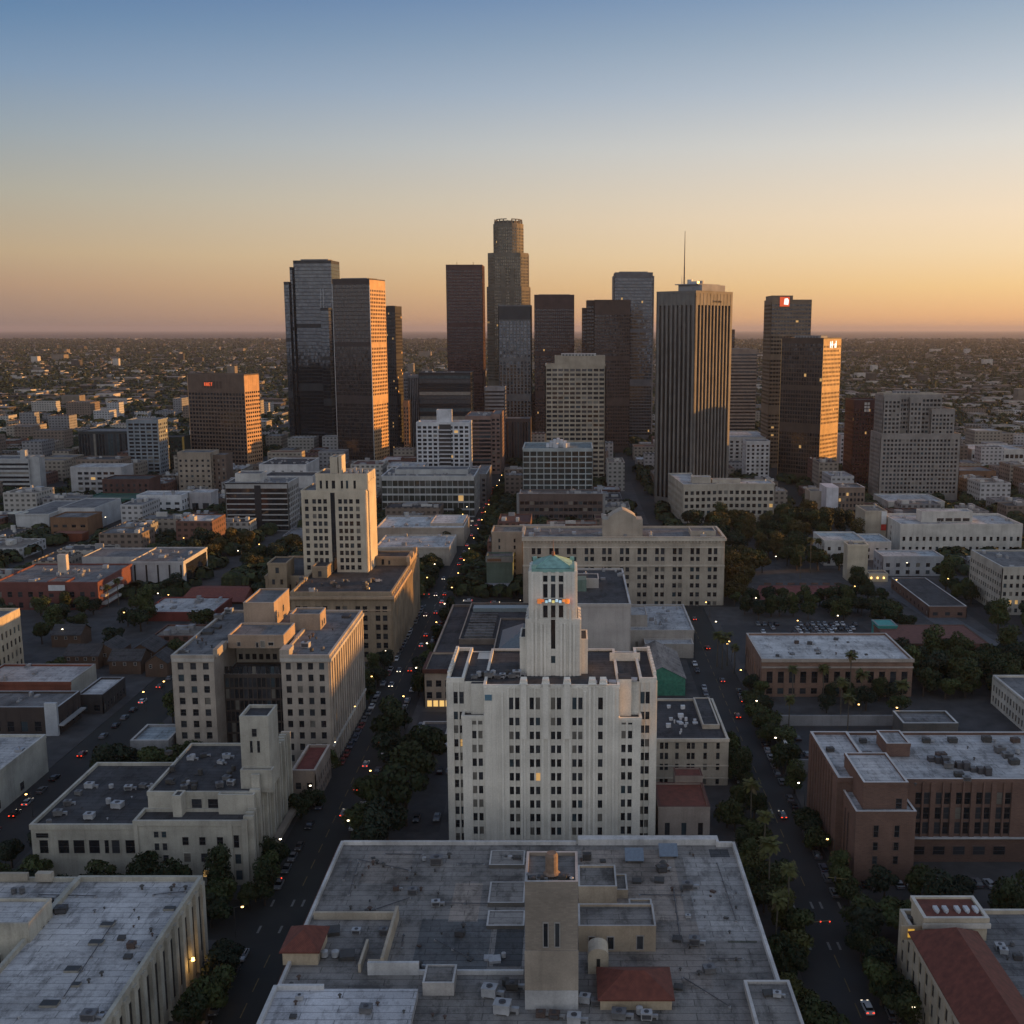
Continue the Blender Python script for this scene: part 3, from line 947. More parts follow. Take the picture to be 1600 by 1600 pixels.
vv, m0, m1, z2 = shaft(823, 906, 968, 9, 22, zr, (864.3,), [(zr + 3.5, zr + 5.5), (zr + 7.5, zr + 16)])
z3w = zat(893, Y0 + 9.6)
vt, t0, t1, z3 = shaft(828, 900, 893, 9.6, 21.4, z2, (852, 864.3, 876.6), [(z2 + .4, z3w - 9.3), (z3w - 7.2, z3w - 3.4), (z3w - 2.8, z3w - 1.1)])
mb = MB()
for p in (832, 838, 846, 851.5, 877, 882.5, 891, 897):
    u = X_(p, Y0 + 9, z1) - xl
    mb.box(u - .3, 8.3, zr, u + .3, 8.62, z2 + (3 if p in (838, 891) else -1))
for p in (832, 845.5, 883, 896):
    u = X_(p, Y0 + 9, z2) - xl
    mb.box(u - .35, 9.0, z2, u + .35, 9.25, z3 - .4)
b.part("pilaster", mb, [W_TRIM])
mb = MB()
xm = (t0 + t1) / 2
zap = zat(867, Y0 + 15.5)
mb.box(t0 + .5, 9.3, z3 - .2, t1 - .5, 21.2, z3 + .7)
r = [(t0 + 1.0, 10.2), (t1 - 1.0, 10.2), (t1 - 1.0, 20.8), (t0 + 1.0, 20.8)]
for k in range(4):
    mb.poly([(*r[k], z3 + .8), (*r[(k + 1) % 4], z3 + .8), (xm, 15.5, zap)])
for k in range(4):
    mb.tube((*r[k], z3 + .9), (xm, 15.5, zap), .16, 4)
for q in r:
    mb.box(q[0] - .6, q[1] - .6, z3 + .8, q[0] + .6, q[1] + .6, z3 + 1.7)
b.part("pyramid_roof", mb, [COPPER])
mb = MB(); mb.cyl(xm, 15.5, zap - .4, zap + 1.0, .55, .4, 8); mb.cyl(xm, 15.5, zap + 1.0, zap + 4.4, .09, .05, 6); b.part("finial", mb, [plain((.25, .10, .06), .5)])
# rope of coloured lamps hung across the shaft
yl = 8.1
zl = zat(938, Y0 + 8)
x0l, x1l = X_(843, Y0 + 8, zl) - xl, X_(886, Y0 + 8, zl) - xl
mb = MB(); mb.tube((x0l, yl, zl), (x1l, yl, zl), .3, 8); mb.tube((x0l + 1, yl, zl), (x0l + 1, 9.6, zl), .12); mb.tube((x1l - 1, yl, zl), (x1l - 1, 9.6, zl), .12); sg = b.part("lamp_sign", mb, [METAL_D])
for k in range(9):
    u = x0l + (x1l - x0l) * k / 8
    c = [(1, .28, .06), (.8, .2, .05), (.5, .8, .9), (.7, .9, 1), (1, .8, .25), (.6, .85, 1), (.55, .8, 1), (1, .35, .1), (1, .3, .05)][k]
    mb = MB(); mb.cyl(0, 0, -.5 if k in (0, 8) else -.35, .6 if k in (0, 8) else .3, .62 if k in (0, 8) else .36, None, 8); mb.build("lamp", sg, [lamp(c, .16 if k in (0, 8) else .26)], (u, yl - .35, zl - (.0 if k % 2 else .25)))
b.done(100)
WT = dict(x0=xl, x1=xr, zr=zr)

# ------------------------------------------------------------------ courtyard office block on the busy avenue
Y0 = 334.0
zr = zat(1027, Y0)
xl, xr = xat(269, Y0, zr), xat(513.5, Y0, zr)
A = xr - xl
W_LC = wall((0.385, 0.335, 0.285), 0.85, 0.3)
b = Bld("courtyard_block", "tan stone office block around a dark recessed court, rust-lit rooftop boxes on it", "office building", (xl, Y0), [W_LC, wall((.45, .42, .38))], gw=(60, 26, 7, 6, 1), roof=ROOF_GREY)
U = lambda px: xat(px, Y0, zr) - xl
xa, xc_ = U(334), U(439)
D = 56.0
rows = [(2.2 + k * 3.86, 2.2 + k * 3.86 + 2.25) for k in range(9)]
v = b.vol(0, 0, xa, D, 0, zr, .8, .3)
b.grid(v['F'], 0, zr, even(3, .6, xa - .6, .46), rows, .35, .3)
b.grid(v['L'], 0, zr, even(13, .6, D - .6, .46), rows, .35, .3)
v = b.vol(xc_, 0, A, D, 0, zr, .8, .3)
b.grid(v['F'], 0, zr, even(4, .5, A - xc_ - .5, .46), rows, .35, .3)
b.grid(v['R'], 0, zr, even(15, .5, D - .5, .45), rows, .55, .12)
# court: glazed low part with a terrace, recessed upper storey
zt = zat(1056, Y0 + 9)
v = b.vol(xa + .02, 9, xc_ - .02, 22, 0, zt, .7, .15, mi=2)
b.mats.append(wall((.075, .06, .052), .6))
b.mats.append(wall((.36, .32, .27)))
b.grid(v['F'], 0, zt, even(14, .2, xc_ - xa - .2, .8), [(1 + k * 3.86, 4.2 + k * 3.86) for k in range(8)], .2, .12, mi=2)
v = b.vol(xa + .4, 22, xc_ - .4, D - .1, 0, zr - .05, .7, .03, mi=3)
b.grid(v['F'], zt, zr, even(9, .3, xc_ - xa - .3, .62), [(zt + 1.6, zt + 3.6)], .25, .2, mi=3)
mb = MB()
f = Face((A, 0), (A, D)); f.box(mb, -.5, D, 7.2, 7.9, .3, 1.0)
f = Face((0, 0), (A, 0)); f.box(mb, 0, xa + .2, zr - 1.3, zr - .3, .3, .8); f.box(mb, xc_ - .2, A + 1, zr - 1.3, zr - .3, .3, .8)
f = Face((A, 0), (A, D)); f.box(mb, -.3, D, zr - 1.3, zr - .3, .3, 1.0)
b.part("cornice", mb, [wall((.45, .42, .38))])
mb = MB(); mb.prism([(U(333), 0), (U(340), 0), (U(340), 10), (U(333), 10)], zr, zr + 2.6); mb.prism([(U(437), 0), (U(452), 0), (U(452), 6), (U(437), 6)], zr, zr + 2.4); b.part("parapet_block", mb, [W_LC])
# rooftop boxes
W_PH = wall((0.36, 0.27, 0.20))
b.mats.append(W_PH)
def roofbox(px0, px1, yt, ybase, depth, mi=4, par=.6):
    Yf = yat(ybase, zr)
    z1 = zat(yt, Yf)
    x0, x1 = xat(px0, Yf, z1) - xl, xat(px1, Yf, z1) - xl
    v_ = b.vol(x0, Yf - Y0, x1, Yf - Y0 + depth, zr + .02, z1, par, 0, mi=mi)
    return v_, x0, x1, Yf - Y0, z1
v, x0, x1, yy, z1 = roofbox(356, 443, 995, 1013, 15)
b.holes(v['F'], [(3.5, zr + .8, 1.0, 1.3), (9.5, zr + .3, .7, 1.7), (11.3, zr + .3, 1.3, 2.2), (14, zr + 1, 1.6, 1)])
v, x0, x1, yy, z1 = roofbox(380, 428, 944, 980, 21)
b.holes(v['R'], [(5, z1 - 6, 1.0, 1.8), (12, z1 - 5.5, 1.4, 2.2)])
v, x0, x1, yy, z1 = roofbox(453, 500, 962, 985, 9)
b.holes(v['R'], [(3, zr + .8, 1.2, 2), (6, zr + .8, 1.2, 2)])
b.done(100)
LC = dict(x0=xl, x1=xr, y0=Y0, zr=zr)

# ------------------------------------------------------------------ tan block behind it and the tall cream tower standing over it
Y0 = 448.0
zr = zat(928, Y0)
xl, xr = xat(455, Y0, zr), xat(611, Y0, zr)
A = xr - xl
D = 84.0
W_F6 = wall((0.30, 0.235, 0.165), 0.85, .3)
b = Bld("tan_block", "brown-tan stone block with a sunlit stepped parapet, directly behind the courtyard office block", "office building", (xl, Y0), [W_F6, wall((.36, .28, .20))], gw=(60, 26, 7, 6, 2), roof=ROOF_DARK)
rows = [(2 + k * 4.0, 4.5 + k * 4.0) for k in range(int((zr - 4) / 4.0))]
v = b.vol(0, 0, A, D, 0, zr, .9, .35)
b.grid(v['F'], 0, zr, pairs(5, 0, A, 2.0, 1.0), rows, .5, .3)
b.grid(v['R'], 0, zr, even(20, .5, D - .5, .5), rows, .7, .15)
b.grid(v['L'], 0, zr, even(20, .5, D - .5, .5), rows, .5, .15)
mb = MB()
f = Face((A, 0), (A, D)); f.box(mb, -.4, D * .62, zr - 2.0, zr - .8, .5, 1.6); f.box(mb, D * .62, D, zr + .9, zr + 3.0, -.5, .7)
for k in range(3): f.box(mb, D * (.6 + .13 * k), D * (.6 + .13 * k) + 3.5, zr + 2.9, zr + 5.2, -.8, .9)
f = Face((0, 0), (A, 0)); f.box(mb, -1, A + 1.6, zr - 2.0, zr - .8, .5, 1.6); f.box(mb, 0, A, zr - 7.2, zr - 6.7, .5, .9)
b.part("cornice", mb, [wall((.40, .30, .21))])
# rear wing with three turrets on the left
zw = zat(893, Y0 + 46)
x0w = xat(420, Y0 + 46, zw) - xl
v = b.vol(x0w, 40, -.4, D, 0, zw - 1.5, .9, .3)
b.grid(v['F'], 0, zw - 1.5, even(5, .3, -.4 - x0w - .3, .5), [(r0, r1) for r0, r1 in rows if r1 < zw - 2.5], .4, .25)
for pa, pb_ in ((420, 449), (494, 517)):
    z1 = zat(880 if pa < 480 else 881, Y0 + 38)
    x0 = xat(pa, Y0 + 38, z1) - xl; x1 = xat(pb_, Y0 + 38, z1) - xl
    v = b.vol(x0, 36 if x1 < 0 else 30, x1, 50, 0 if x1 < 0 else zr + .02, z1, .6, .2)
    b.holes(v['F'], [((x1 - x0) * .5, z1 - 4.2, 1.6, 2.6)] + ([((x1 - x0) * .28, z1 - 9.5, 1.3, 2.4), ((x1 - x0) * .72, z1 - 9.5, 1.3, 2.4)] if x1 < 0 else []))
zz = zat(872, Y0 + 56); x0 = xat(575, Y0 + 56, zz) - xl
v = b.vol(x0, 56, A - 1, 70, zr + .02, zz, .7, .2); b.holes(v['F'], [(2, zr + .5, 1, 2.2), (7, zr + .4, 1.2, 3), (10, zr + .5, 1, 2)])
b.done(100)
F6 = dict(x0=xl, x1=xr, y0=Y0, zr=zr)

Yt = yat(894, zr)
zt = zat(768, Yt)
xl2, xr2 = xat(470.5, Yt, zt), xat(571, Yt, zt)
A2 = xr2 - xl2
dep = 24.0
W_DECO = wall((0.53, 0.465, 0.365), 0.85, .2)
b = Bld("cream_tower", "tall cream stone tower, gold where the sun catches its side, rising from the tan block", "tower block", (xl2, Yt), [W_DECO, W_DECO], gw=(70, 24, 6, 4, 1), roof=ROOF_GREY)
nr = 12
rows = [(zr + 1.2 + k * 3.42, zr + 1.2 + k * 3.42 + 2.1) for k in range(int((zt - zr - 3) / 3.42))]
v = b.vol(0, 0, A2, dep, 1.0, zt, .6, .2)
U = lambda px: xat(px, Yt, zt) - xl2
cl = [(U(p) - .85, U(p) + .85) for p in (478.5, 490.5, 499, 507.5)] + [(U(516), U(523))] + [(U(p) - .85, U(p) + .85) for p in (531, 539.5, 548, 558.5)]
b.grid(v['F'], zr - 5, zt, cl, rows, .4, .3)
cr = even(4, 3, dep - 3, .36)
zs_ = zat(757, Yt + 4)
b.grid(v['R'], zr - 5, zt, cr, rows, .3, .2)
v = b.vol(A2 - 1.2, 4, A2 + .9, dep - 2, zr - 3, zs_ + 1, .4, .1)
z2 = zat(742, Yt + 2.5)
v = b.vol(U(492), 2.5, U(573), dep - 2, zt + .02, z2, .6, .2)
b.grid(v['F'], zt, z2, sub([(U(p) - .55, U(p) + .55) for p in (500, 509.5)] + [(U(517), U(522.5))] + [(U(p) - .55, U(p) + .55) for p in (533, 541, 553)], U(492)), [(zt + 1.0, z2 - 2.6)], .35, .25)
b.grid(v['R'], zt, z2, even(3, 3, dep - 8, .3), [(zt + 1.0, z2 - 3.0)], .3, .2)
z3 = zat(714, Yt + 10)
v = b.vol(U(511), 8, U(523), 17, z2 + .02, z3, .3, 0)
b.vol(U(525), 7.5, U(530), 16, z2 + .02, z3 + .5, .3, 0)
mb = MB()
for k in range(7):
    u = U(536) + k * 1.6
    mb.box(u, 6 + (k % 3) * 2, z2, u + 1.1, 7.4 + (k % 3) * 2, z2 + 1.0 + (k * 37 % 5) * .35)
b.part("roof_clutter", mb, [METAL])
mb = MB(); mb.box(U(516), -.36, zr - 3, U(523), -.31, zt - .5); b.part("stair_glazing", mb, [G_DARK])
b.done(100)

# ------------------------------------------------------------------ white deco corner building with the stepped pylon
Y0 = 259.0
z17 = zat(1285, Y0)
xl, xr = xat(47, Y0, z17), xat(386, Y0, z17)
A = xr - xl
D = 40.0
W_F3 = wall((0.42, 0.40, 0.345), 0.9, .3)
b = Bld("stepped_corner_building", "cream stepped corner building with a ribbed avenue front and a square pylon tower", "building", (xl, Y0), [W_F3, wall((.46, .44, .39))], gw=(60, 20, 5, 5, 2), roof=ROOF_DARK)
U = lambda px, z=z17, Y=Y0: xat(px, Y, z) - xl
zlow = zat(1293, Y0)
xm = U(211)
v = b.vol(0, 0, xm, D, 0, zlow, .9, .2)
hz_ = zat(1333, Y0)
b.holes(v['F'], [(U(p), hz_, wd, 3.6) for p, wd in ((66, 2.2), (97, 2.7), (121, 2.8), (145, 2.7), (164.5, 1.1), (178.5, 2.0), (202, 2.6))] + [(U(64.5), zat(1309, Y0), 3.2, 1.3)])
v = b.vol(xm + .02, -.8, A, 6.5, 0, z17, .9, .2)
w1, w2, w3 = zat(1318, Y0), zat(1344, Y0), zat(1368, Y0)
ws = [(p, zat(1306, Y0), 1.2, 1.6) for p in (245, 257)] + [(p, zat(1326, Y0), 1.2, 1.9) for p in (245, 257.5)] + [(258, zat(1342, Y0), 1.4, 1.5)]
ws += [(p, w1, 1.6, 2.2) for p in (290, 316.5, 344)] + [(p, w2, 1.6, 2.3) for p in (291.5, 318, 345)] + [(p, w3, 1.6, 2.0) for p in (293, 319, 346.5)]
ws += [(369.5, zat(1322, Y0), 1.4, 3.4), (371, zat(1347, Y0), 1.5, 2.6), (371.5, zat(1372, Y0), 1.7, 2.6)]
b.holes(v['F'], [(U(p) - xm, z, wd, h) for p, z, wd, h in ws])
mb = MB(); mb.box(U(356), -1.15, 0, U(364), -.82, z17 + .5); mb.box(U(379), -1.2, 0, A + .3, -.82, z17 + 1.2); mb.box(U(211), -1.1, 0, U(217), -.82, z17 + .6); b.part("pilaster", mb, [W_F3])
# upper stage, set back
z22 = zat(1242, Y0 + 6)
v = b.vol(U(217), 6.52, A - .3, D, z17 - 4, z22, .7, .1)
b.holes(v['F'], [(U(295) - U(217), z17 + .4, 2.6, 3.0), (U(321) - U(217), z17 + .4, 2.6, 3.0), (U(353) - U(217), z17 + .8, 1.7, 2.6)])
b.vol(U(264), 3.0, U(278), 6.5, z17, z22 + .9, .2, 0)
b.vol(U(333), 4.6, U(390), 6.5, z17, z22 + .2, .5, 0)
# pylon and the ribs that step down from it along the avenue
Yp = Y0 + 12
zp = zat(1124, Yp)
x0p, x1p = xat(374, Yp, zp) - xl, xat(419, Yp, zp) - xl
v = b.vol(x0p, 12, x1p, 21, z22 - 1, zp, .9, 0)
um = (x1p - x0p) / 2
zz = zat(1176, Yp)
b.holes(v['F'], [(um, zat(1151, Yp), 1.3, 2.2), (um - .95, zz, .75, 3.3), (um + .95, zz, .75, 3.3)])
b.vol(x0p + .2, 9.8, x1p + 1, 11.98, z22 - 1, zat(1200, Yp), .4, 0)
mb = MB()
fr = Face((A, -.8), (A, D))
for k in range(19):
    u = .6 + k * (D + .4) / 19
    y_ = u - .8
    top = 18.5 if u < 5 else 22.8 if u < 8.4 else 26 if u < 12 else zp - .2 if u < 21 else zp - 5 if u < 24.5 else zp - 11 if u < 30 else zp - 13.5
    fr.box(mb, u, u + .95, 0, top, -.9, 1.15 if k % 3 else 1.7)
    fr.box(mb, u + .95, u + 2.15, 0, top - .7, -.9, .06)
b.part("avenue_ribs", mb, [W_F3])
mb = MB(); fr.box(mb, 3, D + 1.2, 3.6, 4.7, 1.75, 3.6); b.part("awning", mb, [wall((.24, .20, .16))])
b.done(60)
F3 = dict(x0=xl, x1=xr, y0=Y0, z=zlow, z2=z22)

# ------------------------------------------------------------------ pale flat roof block at the lower left
zr = zat(1376, 226)
xr = xat(314, 226, zr)
xl = -150.0
A = xr - xl
b = Bld("pilaster_block", "pale block with a stained whitish roof and a pilastered side on the avenue", "building", (xl, 160), [wall((.42, .40, .34), .9, .35), wall((.40, .39, .34))], gw=(60, 20, 5, 5, 0), roof=ROOF_LIGHT)
# wings round a light court
cx0, cx1, cy0, cy1 = A - 46, A - 27, 33.0, 51.0
v = b.vol(cx1, 0, A, 66, 0, zr, 1.1, .3)
b.grid(v['R'], 0, zr, even(15, 1, 65, .62), [(3, zr - 2.6)], .8, .1)
v = b.vol(0, cy1 + .02, cx1 - .4, 66, 0, zr - .07, 1.0, .03)
b.holes(v['F'], [(A - 31 - k * 3.2, zr - 6.5, 1.8, 3.4) for k in range(5)])
v = b.vol(0, 0, cx1 - .4, cy0, 0, zr - .6, .8, .03)
zz = zr - 6
x0, x1 = xat(-40, 204, zr + 4) - xl, xat(37, 204, zr + 4) - xl
v = b.vol(x0, 41, x1 + 2.4, 50.9, 0, zat(1447, 201), .6, .0)
b.holes(v['F'], [(x1 - x0 - 4.5, zr - 5, 1.6, 2.4)]); b.holes(v['R'], [(5.5, 2, .6, 17), (7.5, 2, .6, 17)])
v = b.vol(x0 - 8, 37.5, x1 + 1, 40.98, 0, zr - 7.5, .3, 0)
for px, py in ((470, 1110), (410, 1190)): pass
mb = MB()
for k, (px, py, sx, sy) in enumerate(((168, 1446, 2.6, 1.5), (151, 1474, 2.8, 1.6), (114, 1516, 2.8, 1.8), (119, 1540, 1.6, 1.2), (78, 1570, 3.2, 1.8), (265, 1421, 2.3, 1.3))):
    X, Y = gp(px, py, zr)
    mb.box(X - sx / 2 - xl, Y - sy / 2 - 160, zr + .02, X + sx / 2 - xl, Y + sy / 2 - 160, zr + .45, 0, 1)
b.part("skylight", mb, [wall((.25, .24, .21)), plain((.03, .028, .025), .4)])
mb = MB(); X, Y = gp(30, 1372, zr); mb.box(X - 6 - xl, 65, zr + .5, X + 3 - xl, 65.8, zr + 2.2); mb.box(X + 5 - xl, 64.5, zr + .5, X + 8.5 - xl, 66, zr + 2.4); b.part("parapet_block", mb, [wall((.38, .34, .28))])
b.done(30)
F4 = dict(x0=xl, x1=xr, zr=zr)

# ------------------------------------------------------------------ the large flat-roofed block below the camera
z = 17.0
Yb = yat(1319, z)
xl, xr = xat(535, Yb, z), xat(1145, Yb, z)
Yn = 168.0
W_F1 = wall((.36, .345, .33), .9, .35)
b = Bld("flat_roof_block", "large flat-roofed block with patched grey roofs and a brick stair tower, before the white tower", "building", (xl, Yn), [W_F1, wall((.46, .45, .44)), BRICK_T, wall((.42, .35, .265), .9, .35), wall((.12, .115, .11))], roof=roofing((.265, .25, .235), .3), gw=(60, 20, 5, 5, 0))
A, D = xr - xl, Yb - Yn
LX = lambda px, py, zz=z: (gp(px, py, zz)[0] - xl, gp(px, py, zz)[1] - Yn)
v = b.vol(0, 0, A, D, 0, z, 0, .2)
b.grid(v['L'], 0, z, even(16, 1, D - 1, .5), [(1.5, 5.5), (8, 10.6), (12.4, 15)], .3, .2)
b.grid(v['R'], 0, z, even(16, 1, D - 1, .5), [(1.5, 5.5), (8, 10.6), (12.4, 15)], .3, .2)
xs = LX(903, 1319)[0]
mb = MB()
# parapets: left, back (grey half), back (white half, higher), right with its step
ps = LX(1118, 1313)
mb.box(-.3, 0, z, .35, D, z + .9); mb.box(.35, D - .5, z, xs - .4, D + .2, z + .9)
mb.box(xs, D - .6, z, ps[0] + .3, D + 1.6, z + 1.5); mb.box(ps[0] - .3, D - 1.6, z, ps[0] + .3, D - .6, z + 1.5); mb.box(ps[0] + .3, D - 1.6, z, A - .4, D - .9, z + 1.2)
mb.box(A - .4, 0, z, A + .3, D - .9, z + 1.1)
b.part("parapet", mb, [wall((.52, .51, .50), .9, .4)])
mb = MB(); mb.box(0, D + .25, z - 1, xs - .5, D + 1.4, z + .35); mb.box(-1.0, 20, z - 3.5, -.32, D, z - .2); b.part("tile_eave", mb, [TILE_DULL])
# brick stair tower
Yf = yat(1575, z)
zt = zat(1383, Yf)
x0, x1 = xat(820, Yf, zt) - xl, xat(903, Yf, zt) - xl
yf = Yf - Yn
v = b.vol(x0, yf, x1, yf + 11.5, z + .02, zt, .7, .0, mi=2)
um = (x1 - x0) / 2
for du in (-1.05, 1.05):
    b.holes(v['F'], [(um + du, zat(1479, Yf), .75, 4.6)])
mb = MB(); mb.box(x0 - .12, yf - .3, z, x1 + .12, yf - .02, zat(1483, Yf) - .2); b.part("tower_base_course", mb, [wall((.33, .285, .235), .9, .3)])
mb = MB(); mb.box(x0 - .1, yf - .45, z, x1 + .1, yf - .31, zat(1546, Yf)); b.part("tower_plinth", mb, [wall((.42, .42, .42), .9, .4)])
# tan stepped stair halls to the right of the tower
def rb(px0, px1, yt, ybase, dep, mi=3, par=.5, rmat=None, zb=None):
    zb = z if zb is None else zb
    Yf = yat(ybase, zb)
    z1 = zat(yt, Yf)
    x0, x1 = xat(px0, Yf, z1) - xl, xat(px1, Yf, z1) - xl
    return b.vol(x0, Yf - Yn, x1, Yf - Yn + dep, zb + .03, z1, par, 0, mi=mi, t=.35), x0, x1, Yf - Yn, z1
v, x0, x1, y0, z1 = rb(904, 1025, 1450, 1487, 8.5)
b.holes(v['F'], [(2.7, z + .6, 1.2, 2.6), (6.4, z + .6, 1.2, 2.6), (12.3, z + .6, 1.2, 2.8)])
v, x0, x1, y0, z1 = rb(904, 964, 1388, 1412, 9.5)
v, x0, x1, y0, z1 = rb(960, 981, 1392, 1404, 7, par=.3)
v, x0, x1, y0, z1 = rb(984, 1020, 1424, 1432, 4.5, par=.4)
# long low roof strips left of the tower
for px0, px1, yt, yb_, dp in ((762, 819, 1411, 1417, 9), (764, 819, 1352, 1357, 7), (760, 819, 1447, 1452, 6)):
    rb(px0, px1, yt, yb_, dp, mi=4, par=.12)
# sunken yard with raised walls on the avenue side
mb = MB()
p0, p1, p2 = LX(490, 1437), LX(619, 1437), LX(622, 1520)
mb.box(p0[0], p0[1], z, p1[0] + .6, p0[1] + .6, z + 1.6)
mb.box(p1[0], p2[1], z, p1[0] + .6, p1[1], z + 3.2)
q = LX(575, 1520); mb.box(q[0], q[1], z, p1[0], q[1] + .5, z + 2.6)
q = LX(575, 1480); mb.box(q[0] - .3, p2[1], z, q[0] + .2, q[1], z + 1.8)
b.part("yard_wall", mb, [wall((.44, .38, .30), .9, .3)])
# raised white roof at the near left, dull roof beside it
zz = 18.6
x1 = LX(650, 1560, zz)[0]; y1 = LX(560, 1545, zz)[1]
bb = MB(); bb.poly([(0.4, 0, zz), (x1, 0, zz), (x1, y1, zz), (.4, y1, zz)]); bb.poly([(0.4, y1, z), (.4, y1, zz), (x1, y1, zz), (x1, y1, z)]); bb.poly([(x1, 0, z), (x1, y1, z), (x1, y1, zz), (x1, 0, zz)])
b.part("upper_roof", bb, [roofing((.60, .60, .62), .7)])
mb = MB(); mb.box(.4, y1 - .4, z, x1 * .34, y1 + .2, zz + .9); q = LX(575, 1522); mb.box(q[0], q[1] - .4, z, LX(655, 1522)[0], q[1] + .3, zz + 1.0); mb.box(LX(655, 1522)[0], q[1] - .3, z, LX(818, 1522)[0], q[1] + .2, z + .9); mb.box(-.35, 0, z, .4, y1, zz + .8)
b.part("parapet", mb, [wall((.55, .55, .55), .9, .3)])
v, x0, x1, y0, z1 = rb(660, 709, 1537, 1556, 6, mi=0, par=.2)
# annex roof at the near right corner
zz = 18.5
a0, a1 = LX(1163, 1535, zz), LX(1232, 1535, zz)
v = b.vol(a0[0], 0, A + 1.6, a0[1], z + .04, zz, .45, .1)
# patches of newer felt on the roof
mb = MB()
for px0, px1, ya, yb_, k in ((770, 819, 1452, 1510, 0), (1138, 1176, 1450, 1473, 1), (1112, 1137, 1327, 1345, 0), (640, 770, 1436, 1520, 2), (912, 1050, 1328, 1450, 3), (1000, 1092, 1440, 1545, 4), (1095, 1150, 1340, 1470, 5), (560, 650, 1330, 1380, 4), (700, 755, 1380, 1440, 3)):
    a, c = LX(px0, yb_), LX(px1, ya)
    mb.poly([(a[0], a[1], z + .02 + k * .004), (c[0], a[1], z + .02 + k * .004), (c[0], c[1], z + .02 + k * .004), (a[0], c[1], z + .02 + k * .004)], k)
b.part("felt_patch", mb, [roofing((.075, .08, .085), .6), roofing((.10, .105, .085), .5), roofing((.15, .155, .16), .5), roofing((.36, .31, .27), .4), roofing((.29, .26, .235), .35), roofing((.37, .36, .35), .3)])
# tiled pavilions and the little domed hut
W_PAV = wall((.44, .36, .26))
for (px0, px1, ye, yb_, yr, dp, along) in ((441, 496, 1486, 1508, 1452, 8.5, 'y'), (938, 1050, 1560, 1578, 1510, 9.5, 'x')):
    Yf = yat(yb_, z); ze = zat(ye, Yf); X0, X1 = xat(px0, Yf, ze) - xl, xat(px1, Yf, ze) - xl
    mb = MB(); mb.box(X0, Yf - Yn, z, X1, Yf - Yn + dp, ze - .3); b.part("pavilion_wall", mb, [W_PAV])
    mb = MB(); mb.hip(X0 - .5, Yf - Yn - .5, X1 + .5, Yf - Yn + dp + .5, ze, 2.6, along); b.part("tiled_roof", mb, [TILE_RED])
Yf = yat(1522, z); zt2 = zat(1493, Yf); x0, x1 = xat(919, Yf, zt2) - xl, xat(951, Yf, zt2) - xl
mb = MB(); mb.box(x0, Yf - Yn, z, x1, Yf - Yn + 4, zt2)
n = 8; xm, r = (x0 + x1) / 2, (x1 - x0) / 2
for k in range(n):
    a, c = math.pi * k / n, math.pi * (k + 1) / n
    mb.poly([(xm + r * math.cos(a), Yf - Yn, zt2 + r * .7 * math.sin(a)), (xm + r * math.cos(a), Yf - Yn + 4, zt2 + r * .7 * math.sin(a)), (xm + r * math.cos(c), Yf - Yn + 4, zt2 + r * .7 * math.sin(c)), (xm + r * math.cos(c), Yf - Yn, zt2 + r * .7 * math.sin(c))])
mb.poly([(xm + r * math.cos(math.pi * k / n), Yf - Yn, zt2 + r * .7 * math.sin(math.pi * k / n)) for k in range(n + 1)])
b.part("vaulted_hut", mb, [wall((.52, .46, .36))])
mb = MB(); mb.box(xm - .35, Yf - Yn - .06, z + .4, xm + .35, Yf - Yn - .01, z + 3.2); b.part("hut_door", mb, [plain((.03, .03, .03), .5)])
b.done(60)
F1 = dict(x0=xl, x1=xr, y0=Yn, y1=Yb, z=z, zt=zt, tower=(820, 903))

# ------------------------------------------------------------------ mid-ground buildings
def mid(name, label, xl, xr, yt, Y, dep, mats, roof=None, fs=None, ss=None, gw=(60, 24, 7, 6, 1), n=0, par=.8, cat="building", rear=0, gl=None, frame=FRAME_D, fin=True):
    x0, x1, h = box_px(xl, xr, yt, Y)
    b = Bld(name, label, cat, (x0, Y), mats if isinstance(mats, list) else [mats, mats], 0, frame=frame, gw=gw, glass=gl, roof=roof)
    A = x1 - x0
    pd = (fs or {}).get('pd', .25)
    v = b.vol(0, 0, A, dep, 0, h, par, pd)
    dflt = dict(fh=3.7, cs=3.2, wf=.5, rf=.55, pd=.25, top=1.4, base=1.2)
    if fs is not None: facade(b, v['F'], 0, h, **{**dflt, **fs})
    if ss is not None:
        for f in 'RL': facade(b, v[f], 0, h, **{**dflt, **ss})
    b.A, b.D, b.h, b.x0, b.Y, b.v = A, dep, h, x0, Y, v
    if fin:
        b.done(n)
    return b
def units_part(b, n, seed=1, z=None, x0=2, x1=None, y0=2, y1=None, big=2.6):
    """far roofs: the heap of machinery seen only as specks"""
    r = random.Random(seed)
    x1 = b.A - 2 if x1 is None else x1; y1 = b.D - 2 if y1 is None else y1
    z = b.h if z is None else z
    for k in range(n):
        mb = MB()
        x, y = r.uniform(x0, x1), r.uniform(y0, y1)
        s, t, hh = r.uniform(.8, big), r.uniform(.8, big), r.uniform(.5, 1.9)
        mb.box(x, y, z, x + s, y + t, z + hh); mb.box(x + s * .2, y - .2, z, x + s * .5, y, z + hh * .6)
        if k % 3 == 0: mb.tube((x + s / 2, y + t / 2, z + hh), (x + s / 2, y + t / 2, z + hh + .9), .25)
        b.part("roof_unit", mb, [METAL if k % 2 else GREYW])
W_WHITE2 = wall((.60, .60, .60))

